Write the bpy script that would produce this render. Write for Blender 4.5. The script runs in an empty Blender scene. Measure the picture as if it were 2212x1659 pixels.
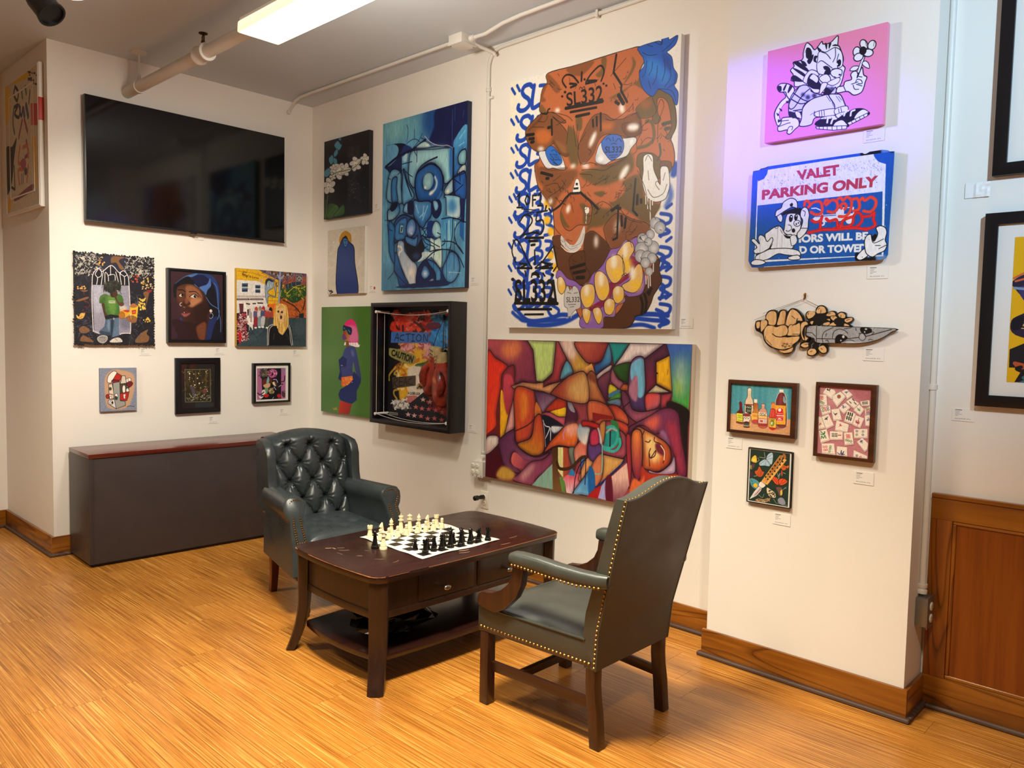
import bpy, bmesh, math, random
import numpy as np
from mathutils import Vector, Matrix
random.seed(7); np.random.seed(7)
PI = math.pi
sc = bpy.context.scene
COL = sc.collection
# ---------------------------------------------------------------- camera
cd = bpy.data.cameras.new('camera'); cam = bpy.data.objects.new('camera', cd); COL.objects.link(cam); sc.camera = cam
def cam_axes(yaw, pitch, roll):
    y, p, r = (math.radians(a) for a in (yaw, pitch, roll))
    f = Vector((-math.sin(y)*math.cos(p), math.cos(y)*math.cos(p), math.sin(p)))
    rt = Vector((math.cos(y), math.sin(y), 0)); up = rt.cross(f)
    return rt*math.cos(r)+up*math.sin(r), -rt*math.sin(r)+up*math.cos(r), f
CAMYPR = (43.3963, -3.527, 1.2043)
rt, up, fw = cam_axes(*CAMYPR)
m = Matrix((rt, up, -fw)).transposed().to_4x4(); m.translation = (5.742, -3.602, 1.538)
cam.matrix_world = m
cd.sensor_width = 36; cd.lens = 1680.07/2212*36; cd.clip_start = .05
# ---------------------------------------------------------------- colour management, world, lights
vs = sc.view_settings; vs.view_transform = 'Standard'; vs.look = 'None'; vs.gamma = 1; vs.use_curve_mapping = False
vs.exposure = 0.0
w = bpy.data.worlds.new('room_air'); sc.world = w; w.use_nodes = True
w.node_tree.nodes['Background'].inputs[0].default_value = (.9, .95, 1, 1); w.node_tree.nodes['Background'].inputs[1].default_value = .15
WARM = (1.0, .80, .58); NEUT = (1.0, .92, .86); COOL = (.86, .92, 1.0)
def area(name, loc, size, power, color, rot=(0, 0, 0), spread=180):
    l = bpy.data.lights.new(name, 'AREA'); l.shape = 'RECTANGLE'; l.size, l.size_y = size; l.energy = power; l.color = color
    l.spread = math.radians(spread)
    o = bpy.data.objects.new(name, l); COL.objects.link(o); o.location = loc; o.rotation_euler = rot; return o
def spot(name, loc, target, power, color, angle=60, blend=.6, rad=.04):
    l = bpy.data.lights.new(name, 'SPOT'); l.energy = power; l.color = color; l.spot_size = math.radians(angle); l.spot_blend = blend; l.shadow_soft_size = rad
    o = bpy.data.objects.new(name, l); COL.objects.link(o); o.location = loc
    o.rotation_euler = (Vector(target)-Vector(loc)).to_track_quat('-Z', 'Y').to_euler(); return o
# ceiling fluorescents (the one in view and its row-mates) and track spots of the gallery
def tube_light(name, x, y, power, color, z=2.975):
    """light of one fluorescent wrap: glows down and sideways"""
    l = bpy.data.lights.new(name, 'POINT'); l.energy = power; l.color = color; l.shadow_soft_size = .12
    o = bpy.data.objects.new(name, l); COL.objects.link(o); o.location = (x, y, z); return o
LIGHTS = {}
def L_(k, o): LIGHTS[k] = o
L_('A2', tube_light('fluorescent_light', 2.60, -1.565, 90, (1, .965, .86), 2.95))
L_('F', spot('track_spot_light', (2.3, -2.33, 3.1), (0, -1.1, 1.2), 318, (1, .96, .84), 70, 1, .06))
L_('G', spot('track_spot_light', (6.6, -2.3, 3.1), (5.2, 0, 2.5), 420, (.50, .76, 1.0), 56, 1, .06))
L_('H', spot('track_spot_light', (1.42, -2.27, 3.02), (4.08, -.228, 2.47), 1700, (.10, .05, 1), 14.5, 1, .03))
L_('I', spot('track_spot_light', (5.6, -2.5, 3.1), (4.3, -.2, .6), 160, (1, .89, .71), 50, 1, .08))
L_('J', spot('track_spot_light', (3.9, -2.15, 3.1), (3.75, -2.05, 0), 860, (1, .92, .72), 105, 1, .30))
L_('K', spot('track_spot_light', (1.0, -4.0, 3.1), (1.2, -2.6, 0), 250, (1, .92, .72), 100, 1, .30))

# ---------------------------------------------------------------- mesh helpers
def link(o, parent=None):
    COL.objects.link(o)
    if parent is not None: o.parent = parent
    return o
def tag(o, label=None, cat=None, group=None, kind=None):
    if label: o['label'] = label
    if cat: o['category'] = cat
    if group: o['group'] = group
    if kind: o['kind'] = kind
    return o
def thing(name, label, cat, loc=(0, 0, 0), rz=0.0, group=None):
    o = bpy.data.objects.new(name, None); o.empty_display_size = .1; COL.objects.link(o)
    o.location = loc; o.rotation_euler = (0, 0, rz)
    return tag(o, label, cat, group)
class MB:
    def __init__(s): s.v = []; s.f = []; s.uv = {}
    def add(s, v, f, uv=None):
        b = len(s.v); s.v += [tuple(map(float, p)) for p in v]
        for i, q in enumerate(f):
            s.f.append(tuple(b+k for k in q))
            if uv is not None and uv[i] is not None: s.uv[len(s.f)-1] = uv[i]
        return s
    def box(s, x0, x1, y0, y1, z0, z1):
        v = [(x, y, z) for z in (z0, z1) for y in (y0, y1) for x in (x0, x1)]
        return s.add(v, [(0, 2, 3, 1), (4, 5, 7, 6), (0, 1, 5, 4), (2, 6, 7, 3), (0, 4, 6, 2), (1, 3, 7, 5)])
    def prism(s, poly, axis, a, b, uvf=None):
        """a closed outline in the two other axes, extruded along axis from a (front) to b"""
        n = len(poly)
        def P(p, t):
            q = list(p); q.insert(axis, t); return q
        v = [P(p, a) for p in poly]+[P(p, b) for p in poly]
        f = [tuple(range(n)), tuple(range(2*n-1, n-1, -1))]+[(i, i+n, (i+1) % n+n, (i+1) % n) for i in range(n)]
        uv = None
        if uvf:
            uu = [uvf(p) for p in poly]
            uv = [uu, uu[::-1]]+[[uu[i], uu[i], uu[(i+1) % n], uu[(i+1) % n]] for i in range(n)]
        return s.add(v, f, uv)
    def loft(s, rings, cap=True, closed=True):
        n = len(rings[0]); v = [p for r in rings for p in r]; f = []
        for k in range(len(rings)-1):
            for i in range(n if closed else n-1):
                j = (i+1) % n
                f.append((k*n+i, k*n+j, (k+1)*n+j, (k+1)*n+i))
        if cap and closed: f += [tuple(range(n-1, -1, -1)), tuple((len(rings)-1)*n+i for i in range(n))]
        return s.add(v, f)
    def tube(s, path, r, n=10, cap=True):
        path = [Vector(p) for p in path]; rr = r if isinstance(r, (list, tuple)) else [r]*len(path)
        rings = []; prev = None
        for i, p in enumerate(path):
            t = (path[min(i+1, len(path)-1)]-path[max(i-1, 0)]).normalized()
            if prev is None:
                u = t.orthogonal().normalized()
            else:
                u = (prev-t*prev.dot(t)); u = u.normalized() if u.length > 1e-6 else t.orthogonal().normalized()
            prev = u; w = t.cross(u)
            rings.append([p+(u*math.cos(2*PI*k/n)+w*math.sin(2*PI*k/n))*rr[i] for k in range(n)])
        return s.loft(rings, cap)
    def lathe(s, prof, n=16, c=(0, 0, 0), ax=2):
        rings = []
        for r, z in prof:
            ring = []
            for k in range(n):
                a = 2*PI*k/n; p = [r*math.cos(a), r*math.sin(a), z]
                if ax == 0: p = [z, p[0], p[1]]
                elif ax == 1: p = [p[1], z, p[0]]
                ring.append((p[0]+c[0], p[1]+c[1], p[2]+c[2]))
            rings.append(ring)
        return s.loft(rings)
    def ball(s, c, r, n=8, m=5, half=None):
        r = (r, r, r) if not isinstance(r, (tuple, list)) else r
        rings = []
        for j in range(m+1):
            ph = PI*j/m; ph = min(max(ph, .02), PI-.02)
            rings.append([(c[0]+r[0]*math.sin(ph)*math.cos(2*PI*k/n), c[1]+r[1]*math.sin(ph)*math.sin(2*PI*k/n), c[2]-r[2]*math.cos(ph)) for k in range(n)])
        return s.loft(rings)
    def nail(s, c, nrm, r=.0045):
        nrm = Vector(nrm).normalized(); u = nrm.orthogonal().normalized(); w = nrm.cross(u); c = Vector(c)
        a = [c+(u*math.cos(k*PI/3)+w*math.sin(k*PI/3))*r for k in range(6)]
        b = [c+(u*math.cos(k*PI/3)+w*math.sin(k*PI/3))*r*.6+nrm*r*.6 for k in range(6)]
        v = a+b; return s.add(v, [(k, (k+1) % 6, (k+1) % 6+6, k+6) for k in range(6)]+[tuple(range(6, 12))])
    def sheet(s, g):
        """grid of points g[i][j]"""
        n, m_ = len(g), len(g[0]); v = [p for r in g for p in r]
        return s.add(v, [(i*m_+j, i*m_+j+1, (i+1)*m_+j+1, (i+1)*m_+j) for i in range(n-1) for j in range(m_-1)])
    def quad_uv(s, p):
        return s.add(p, [(0, 1, 2, 3)], [[(0, 0), (1, 0), (1, 1), (0, 1)]])
    def mesh(s, name, mat, bevel=0.0, seg=2, angle=35, smooth=True):
        me = bpy.data.meshes.new(name); me.from_pydata(s.v, [], s.f)
        if s.uv:
            ul = me.uv_layers.new(name='UVMap')
            for pi, uv in s.uv.items():
                for k, li in enumerate(me.polygons[pi].loop_indices): ul.data[li].uv = uv[k]
        bm = bmesh.new(); bm.from_mesh(me)
        bmesh.ops.recalc_face_normals(bm, faces=bm.faces)
        if bevel > 0:
            ed = [e for e in bm.edges if len(e.link_faces) == 2 and e.calc_face_angle(0) > math.radians(angle)]
            bmesh.ops.bevel(bm, geom=ed, offset=bevel, segments=seg, affect='EDGES', profile=.6, clamp_overlap=True)
        bm.to_mesh(me); bm.free()
        if smooth:
            for p in me.polygons: p.use_smooth = True
            me.set_sharp_from_angle(angle=math.radians(40))
        for mm in (mat if isinstance(mat, (list, tuple)) else [mat]): me.materials.append(mm)
        return me
    def build(s, name, mat, parent=None, off=(0, 0, 0), **k):
        if off != (0, 0, 0): s.v = [(p[0]-off[0], p[1]-off[1], p[2]-off[2]) for p in s.v]
        return link(bpy.data.objects.new(name, s.mesh(name, mat, **k)), parent)
def copy_tree(o, parent=None):
    c = o.copy(); COL.objects.link(c); c.parent = parent
    for ch in list(o.children): copy_tree(ch, c)
    return c
# ---------------------------------------------------------------- materials
def lin(h):
    c = [int(h[i:i+2], 16)/255 for i in (0, 2, 4)]
    return tuple(x/12.92 if x <= .04045 else ((x+.055)/1.055)**2.4 for x in c)+(1,)
class Mat:
    def __init__(s, name, col='808080', rough=.5, metal=0, spec=.5, coat=0):
        s.m = bpy.data.materials.new(name); s.m.use_nodes = True; s.t = s.m.node_tree; s.b = s.t.nodes['Principled BSDF']
        s.set('Base Color', lin(col) if isinstance(col, str) else col); s.set('Roughness', rough); s.set('Metallic', metal)
        s.set('Specular IOR Level', spec); s.set('Coat Weight', coat); s.set('Coat Roughness', .12)
    def set(s, k, v): s.b.inputs[k].default_value = v
    def n(s, kind, **kw):
        x = s.t.nodes.new(kind)
        for k, v in kw.items():
            if k in x.inputs: x.inputs[k].default_value = v
            else: setattr(x, k, v)
        return x
    def l(s, a, ao, b, bi): s.t.links.new(a.outputs[ao], b.inputs[bi]); return b
    def coord(s, scale=(1, 1, 1), kind='Object', rot=(0, 0, 0)):
        c = s.n('ShaderNodeTexCoord'); mp = s.n('ShaderNodeMapping'); mp.inputs['Scale'].default_value = scale; mp.inputs['Rotation'].default_value = rot
        s.l(c, kind, mp, 'Vector'); return mp
    def world(s, scale=(1, 1, 1)):
        c = s.n('ShaderNodeNewGeometry'); mp = s.n('ShaderNodeMapping'); mp.inputs['Scale'].default_value = scale
        s.l(c, 'Position', mp, 'Vector'); return mp
    def noise(s, mp, scale=1, detail=4, rough=.5, dist=0):
        x = s.n('ShaderNodeTexNoise'); x.inputs['Scale'].default_value = scale; x.inputs['Detail'].default_value = detail
        x.inputs['Roughness'].default_value = rough; x.inputs['Distortion'].default_value = dist
        s.l(mp, 0, x, 'Vector'); return x
    def ramp(s, src, stops, out='Fac'):
        r = s.n('ShaderNodeValToRGB'); e = r.color_ramp.elements
        while len(e) < len(stops): e.new(.5)
        for i, (p, c) in enumerate(stops): e[i].position = p; e[i].color = lin(c) if isinstance(c, str) else c
        s.l(src, out, r, 'Fac'); return r
    def mix(s, a, ao, b, bo, fac=None, fo=0, mode='MIX', f=.5):
        x = s.n('ShaderNodeMix'); x.data_type = 'RGBA'; x.blend_type = mode; x.inputs[0].default_value = f
        if a is not None: s.t.links.new(a.outputs[ao], x.inputs[6])
        if b is not None: s.t.links.new(b.outputs[bo], x.inputs[7])
        if fac is not None: s.t.links.new(fac.outputs[fo], x.inputs[0])
        return x
    def color(s, node, out): s.t.links.new(node.outputs[out], s.b.inputs['Base Color']); return s
    def bump(s, src, out='Fac', strength=.2, dist=.01):
        b = s.n('ShaderNodeBump'); b.inputs['Strength'].default_value = strength; b.inputs['Distance'].default_value = dist
        s.l(src, out, b, 'Height'); s.l(b, 'Normal', s.b, 'Normal'); return s
def plain(name, col, rough=.5, metal=0, spec=.5, coat=0, bump=0, bscale=60, var=0):
    M = Mat(name, col, rough, metal, spec, coat)
    if bump or var:
        nz = M.noise(M.coord(), bscale, 3)
        if bump: M.bump(nz, 'Fac', bump, .004)
        if var:
            c = lin(col); a = tuple(x*(1-var) for x in c[:3])+(1,); b = tuple(min(1, x*(1+var)) for x in c[:3])+(1,)
            n2 = M.noise(M.coord(), bscale*.15, 5); r = M.ramp(n2, [(.3, a), (.7, b)]); M.color(r, 'Color')
    return M.m
def wood(name, dark, mid, light, axis='x', fine=60, rough=.35, coat=.2, figure=0, coords='Object', spec=.5, fscale=1.0):
    M = Mat(name, mid, rough, 0, spec, coat)
    sc_ = {'x': (1.2, fine, fine), 'y': (fine, 1.2, fine), 'z': (fine, fine, 1.2)}[axis]
    mp = M.coord(sc_, coords)
    nz = M.noise(mp, 1, 5, .6, .3)
    r = M.ramp(nz, [(.25, dark), (.5, mid), (.78, light)])
    src, out = r, 'Color'
    if figure:
        s2 = {'x': (.8*fscale, 7*fscale, 7*fscale), 'y': (7*fscale, .8*fscale, 7*fscale), 'z': (7*fscale, 7*fscale, .8*fscale)}[axis]
        n2 = M.noise(M.coord(s2, coords), 1, 1.0, .4, .5)
        mm = M.n('ShaderNodeMath', operation='MULTIPLY'); mm.inputs[1].default_value = figure; M.l(n2, 'Fac', mm, 0)
        fr = M.n('ShaderNodeMath', operation='FRACT'); M.l(mm, 0, fr, 0)
        r2 = M.ramp(fr, [(0, (.16, .09, .05, 1)), (.07, (.5, .42, .36, 1)), (.3, (1, 1, 1, 1)), (.86, (1.0, .97, .93, 1)), (1, (.55, .44, .36, 1))], 0)
        x = M.mix(r, 'Color', r2, 'Color', mode='MULTIPLY', f=.85); src, out = x, 2
    M.color(src, out); M.bump(nz, 'Fac', .08, .002)
    return M.m
def image_mat(name, im, rough=.45, spec=.3, coat=0, bump=.1):
    M = Mat(name, 'ffffff', rough, 0, spec, coat)
    t = M.n('ShaderNodeTexImage'); t.image = im; t.interpolation = 'Cubic' if False else 'Linear'
    uv = M.n('ShaderNodeUVMap'); M.l(uv, 0, t, 'Vector'); M.color(t, 'Color')
    if bump: M.bump(M.noise(M.coord(), 420, 2), 'Fac', bump, .001)
    return M.m

# ---------------------------------------------------------------- painting engine (draws the flat art in code)
def hexc(c):
    if isinstance(c, str):
        return np.array([int(c[i:i+2], 16)/255 for i in (0, 2, 4)], np.float32)
    return np.array(c, np.float32)
def pts_of(s):
    if isinstance(s, str):
        v = s.replace(',', ' ').split()
        return np.array([float(t) for t in v]).reshape(-1, 2)
    return np.array(s, float).reshape(-1, 2)
def spline(p, closed, n=6):
    m = len(p)
    if m < 3: return p
    out = []
    rng = range(m) if closed else range(m-1)
    t = np.linspace(0, 1, n, endpoint=False)[:, None]
    for i in rng:
        if closed: a, b, c, d = p[i-1], p[i], p[(i+1) % m], p[(i+2) % m]
        else: a, b, c, d = p[max(i-1, 0)], p[i], p[i+1], p[min(i+2, m-1)]
        out.append(.5*((2*b)+(c-a)*t+(2*a-5*b+4*c-d)*t*t+(3*b-a-3*c+d)*t**3))
    if not closed: out.append(p[-1:])
    return np.concatenate(out)
def homog(src, dst):
    A = []; b = []
    for (x, y), (u, v) in zip(src, dst):
        A += [[x, y, 1, 0, 0, 0, -u*x, -u*y], [0, 0, 0, x, y, 1, -v*x, -v*y]]; b += [u, v]
    return np.append(np.linalg.solve(np.array(A, float), np.array(b, float)), 1).reshape(3, 3)
def blur(m, r):
    r = max(1, int(round(r)))
    for ax in (0, 1):
        for _ in range(2):
            pad = [(r+1, r) if k == ax else (0, 0) for k in (0, 1)]
            c = np.cumsum(np.pad(m, pad, mode='edge'), axis=ax)
            n = m.shape[ax]
            m = (np.take(c, range(2*r+1, 2*r+1+n), ax)-np.take(c, range(0, n), ax))/(2*r+1)
    return m
def vnoise(h, w, sy, sx, rs):
    gy, gx = int(h/sy)+3, int(w/sx)+3
    g = rs.rand(gy, gx).astype(np.float32)
    y = np.arange(h)/sy; x = np.arange(w)/sx
    iy = y.astype(int); ix = x.astype(int)
    fy = (y-iy)[:, None]; fx = (x-ix)[None, :]
    fy = fy*fy*(3-2*fy); fx = fx*fx*(3-2*fx)
    a = g[iy][:, ix]; b = g[iy][:, ix+1]; c = g[iy+1][:, ix]; d = g[iy+1][:, ix+1]
    return ((a*(1-fx)+b*fx)*(1-fy)+(c*(1-fx)+d*fx)*fy)*2-1
FONT_CACHE = {}
def text_tris(s, bold=0.0):
    k = (s, bold)
    if k not in FONT_CACHE:
        cu = bpy.data.curves.new('lettering', 'FONT'); cu.body = s; cu.offset = bold; cu.resolution_u = 4
        cu.fill_mode = 'FRONT'
        ob = bpy.data.objects.new('lettering', cu); bpy.context.scene.collection.objects.link(ob)
        dg = bpy.context.evaluated_depsgraph_get(); me = bpy.data.meshes.new_from_object(ob.evaluated_get(dg))
        me.calc_loop_triangles()
        v = np.array([x.co[:2] for x in me.vertices], float)
        t = np.array([x.vertices[:] for x in me.loop_triangles], int)
        lo, hi = v.min(0), v.max(0)
        v = (v-lo)/(hi-lo); v[:, 1] = 1-v[:, 1]
        bpy.data.objects.remove(ob); bpy.data.curves.remove(cu); bpy.data.meshes.remove(me)
        FONT_CACHE[k] = (v, t)
    return FONT_CACHE[k]
class Art:
    SS = 2; glow = 0; gw = 5
    def __init__(s, w, h, quad=None, bg='ffffff', seed=1):
        s.w, s.h = w*s.SS, h*s.SS
        s.a = np.ones((s.h, s.w, 3), np.float32)*hexc(bg)
        s.rs = np.random.RandomState(seed)
        s.quad = quad; s.off = (0, 0, 1)
        s.H = None if quad is None else homog(quad, [(0, 0), (s.w, 0), (s.w, s.h), (0, s.h)])
        s.sc = 1.0 if quad is None else s.w/np.hypot(quad[1][0]-quad[0][0], quad[1][1]-quad[0][1])
    def src(s, x0, y0, k): s.off = (x0, y0, k); return s
    def M(s, p):
        p = pts_of(p)
        if s.H is None: return p*s.SS
        q = np.c_[p/s.off[2]+np.array(s.off[:2]), np.ones(len(p))] @ s.H.T
        return q[:, :2]/q[:, 2:]
    def k(s, w):                    # a width in traced units -> canvas px
        return w*s.SS if s.H is None else w/s.off[2]*s.sc
    def comp(s, y0, x0, m, col, op=1, grad=None):
        h, w = m.shape
        if h < 1 or w < 1: return
        sub = s.a[y0:y0+h, x0:x0+w]
        c = hexc(col)
        if grad is not None:
            (p0, p1, c1) = grad
            a, b = s.M([p0, p1]); d = b-a; L = max(d@d, 1e-6)
            yy, xx = np.mgrid[y0:y0+h, x0:x0+w]
            t = np.clip(((xx-a[0])*d[0]+(yy-a[1])*d[1])/L, 0, 1)[..., None].astype(np.float32)
            c = c*(1-t)+hexc(c1)*t
        mm = (m*op)[..., None]
        sub[...] = sub*(1-mm)+c*mm
    def fill(s, q, col, op=1, soft=0, grad=None):
        pad = int(soft*2)+2
        x0 = max(int(q[:, 0].min())-pad, 0); x1 = min(int(q[:, 0].max())+pad+1, s.w)
        y0 = max(int(q[:, 1].min())-pad, 0); y1 = min(int(q[:, 1].max())+pad+1, s.h)
        if x1 <= x0 or y1 <= y0: return
        W, Hh = x1-x0, y1-y0
        acc = np.zeros((Hh, W+1), np.int32)
        a = q; b = np.roll(q, -1, 0)
        for (ax, ay), (bx, by) in zip(a, b):
            if ay == by: continue
            if ay > by: ax, ay, bx, by = bx, by, ax, ay
            r0 = max(int(np.ceil(ay-.5)), y0); r1 = min(int(np.ceil(by-.5)), y1)
            if r1 <= r0: continue
            ys = np.arange(r0, r1)
            xs = ax+(ys+.5-ay)*(bx-ax)/(by-ay)
            ci = np.clip(np.ceil(xs-.5).astype(int)-x0, 0, W)
            np.add.at(acc, (ys-y0, ci), 1)
        m = (np.cumsum(acc, 1)[:, :W] & 1).astype(np.float32)
        if soft >= 1: m = blur(m, soft/2)
        s.comp(y0, x0, m, col, op, grad)
    def P(s, col, p, op=1, soft=0, grad=None, ol=None, sm=True):
        q = pts_of(p)
        if sm: q = spline(q, True)
        s.fill(s.M(q), col, op, s.k(soft), grad)
        if ol:
            if s.glow: s.stroke(np.r_[q, q[:1]], ol[0], ol[1]*s.gw, op=s.glow, soft=ol[1]*s.gw)
            s.stroke(np.r_[q, q[:1]], ol[0], ol[1])
        return s
    def Q(s, col, p, **k): return s.P(col, p, sm=False, **k)
    def stroke(s, q, col, w, w2=None, op=1, soft=0):
        c = s.M(q); n = len(c)
        r0 = s.k(w)/2; r1 = s.k(w2)/2 if w2 is not None else r0
        sf = max(s.k(soft), 1.0)
        pad = max(r0, r1)+sf+2
        x0 = max(int(c[:, 0].min()-pad), 0); x1 = min(int(c[:, 0].max()+pad)+1, s.w)
        y0 = max(int(c[:, 1].min()-pad), 0); y1 = min(int(c[:, 1].max()+pad)+1, s.h)
        if x1 <= x0 or y1 <= y0: return
        m = np.zeros((y1-y0, x1-x0), np.float32)
        for i in range(n-1):
            a, b = c[i], c[i+1]
            ra = r0+(r1-r0)*(i+.5)/(n-1)
            bx0 = max(int(min(a[0], b[0])-pad), x0); bx1 = min(int(max(a[0], b[0])+pad)+1, x1)
            by0 = max(int(min(a[1], b[1])-pad), y0); by1 = min(int(max(a[1], b[1])+pad)+1, y1)
            if bx1 <= bx0 or by1 <= by0: continue
            yy, xx = np.ogrid[by0:by1, bx0:bx1]
            d = b-a; L = max(d@d, 1e-9)
            t = np.clip(((xx+.5-a[0])*d[0]+(yy+.5-a[1])*d[1])/L, 0, 1)
            dist = np.hypot(xx+.5-a[0]-t*d[0], yy+.5-a[1]-t*d[1])
            v = np.clip((ra-dist)/sf+.5, 0, 1)
            if soft: v = v*v*(3-2*v)
            sub = m[by0-y0:by1-y0, bx0-x0:bx1-x0]
            np.maximum(sub, v, out=sub)
        s.comp(y0, x0, m, col, op)
    def S(s, col, w, p, w2=None, op=1, soft=0, closed=False):
        if isinstance(p, str) and '|' in p: return s.SS_(col, w, p, w2=w2, op=op, soft=soft)
        q = pts_of(p); q = spline(q, closed) if len(q) > 2 else q
        if closed: q = np.r_[q, q[:1]]
        s.stroke(q, col, w, w2, op, soft); return s
    def L(s, col, w, p, **k): s.stroke(pts_of(p), col, w, **k); return s
    def SS_(s, col, w, many, **k):
        for p in many.split('|'): s.S(col, w, p, **k)
        return s
    def LL(s, col, w, many, **k):
        for p in many.split('|'): s.L(col, w, p, **k)
        return s
    def B(s, col, x, y, rx, ry=None, ang=0, soft=0, op=1, ol=None, grad=None):
        ry = rx if ry is None else ry
        t = np.linspace(0, 2*np.pi, 36, endpoint=False); a = np.radians(ang)
        X, Y = rx*np.cos(t), ry*np.sin(t)
        q = np.c_[x+X*np.cos(a)-Y*np.sin(a), y+X*np.sin(a)+Y*np.cos(a)]
        return s.P(col, q, op=op, soft=soft, sm=False, ol=ol, grad=grad)
    def T(s, col, txt, quad, bold=0.0, op=1):
        v, t = text_tris(txt, bold)
        q = pts_of(quad); u, w = v[:, :1], v[:, 1:]
        p = (q[0]*(1-u)+q[1]*u)*(1-w)+(q[3]*(1-u)+q[2]*u)*w
        c = s.M(p)
        x0 = max(int(c[:, 0].min())-1, 0); x1 = min(int(c[:, 0].max())+2, s.w)
        y0 = max(int(c[:, 1].min())-1, 0); y1 = min(int(c[:, 1].max())+2, s.h)
        if x1 <= x0 or y1 <= y0: return s
        m = np.zeros((y1-y0, x1-x0), np.float32)
        for tri in c[t]:
            bx0 = max(int(tri[:, 0].min())-1, x0); bx1 = min(int(tri[:, 0].max())+2, x1)
            by0 = max(int(tri[:, 1].min())-1, y0); by1 = min(int(tri[:, 1].max())+2, y1)
            if bx1 <= bx0 or by1 <= by0: continue
            yy, xx = np.ogrid[by0:by1, bx0:bx1]; yy = yy+.5; xx = xx+.5
            e = []
            for i in range(3):
                a, b = tri[i], tri[(i+1) % 3]
                e.append((b[0]-a[0])*(yy-a[1])-(b[1]-a[1])*(xx-a[0]))
            ins = ((e[0] >= 0) & (e[1] >= 0) & (e[2] >= 0)) | ((e[0] <= 0) & (e[1] <= 0) & (e[2] <= 0))
            sub = m[by0-y0:by1-y0, bx0-x0:bx1-x0]; np.maximum(sub, ins, out=sub)
        s.comp(y0, x0, m, col, op); return s
    def grain(s, amp=.05, sy=6, sx=2, col=None):
        n = vnoise(s.h, s.w, sy*s.SS, sx*s.SS, s.rs)[..., None]
        s.a = np.clip(s.a*(1+amp*n), 0, 1); return s
    def scatter(s, cols, n, box, r, soft=0, op=1, asp=1.0, ang=None):
        for _ in range(n):
            x = box[0]+s.rs.rand()*(box[2]-box[0]); y = box[1]+s.rs.rand()*(box[3]-box[1])
            rr = r[0]+s.rs.rand()*(r[1]-r[0]); c = cols[s.rs.randint(len(cols))]
            s.B(c, x, y, rr, rr*asp, s.rs.rand()*180 if ang is None else ang, soft=soft, op=op)
        return s
    def squig(s, cols, n, box, size, w, op=1):
        for _ in range(n):
            x = box[0]+s.rs.rand()*(box[2]-box[0]); y = box[1]+s.rs.rand()*(box[3]-box[1])
            q = np.array([x, y])+np.cumsum((s.rs.rand(4, 2)-.5)*size, 0)
            s.S(cols[s.rs.randint(len(cols))], w, q, op=op)
        return s
    def out(s):
        a = s.a.reshape(s.h//s.SS, s.SS, s.w//s.SS, s.SS, 3).mean((1, 3))
        return np.clip(a, 0, 1)
    def image(s, name):
        a = s.out(); h, w, _ = a.shape
        im = bpy.data.images.new(name, w, h)
        px = np.ones((h, w, 4), np.float32); px[..., :3] = a[::-1]
        im.pixels.foreach_set(px.ravel()); im.update(); im.pack()
        return im

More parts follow.
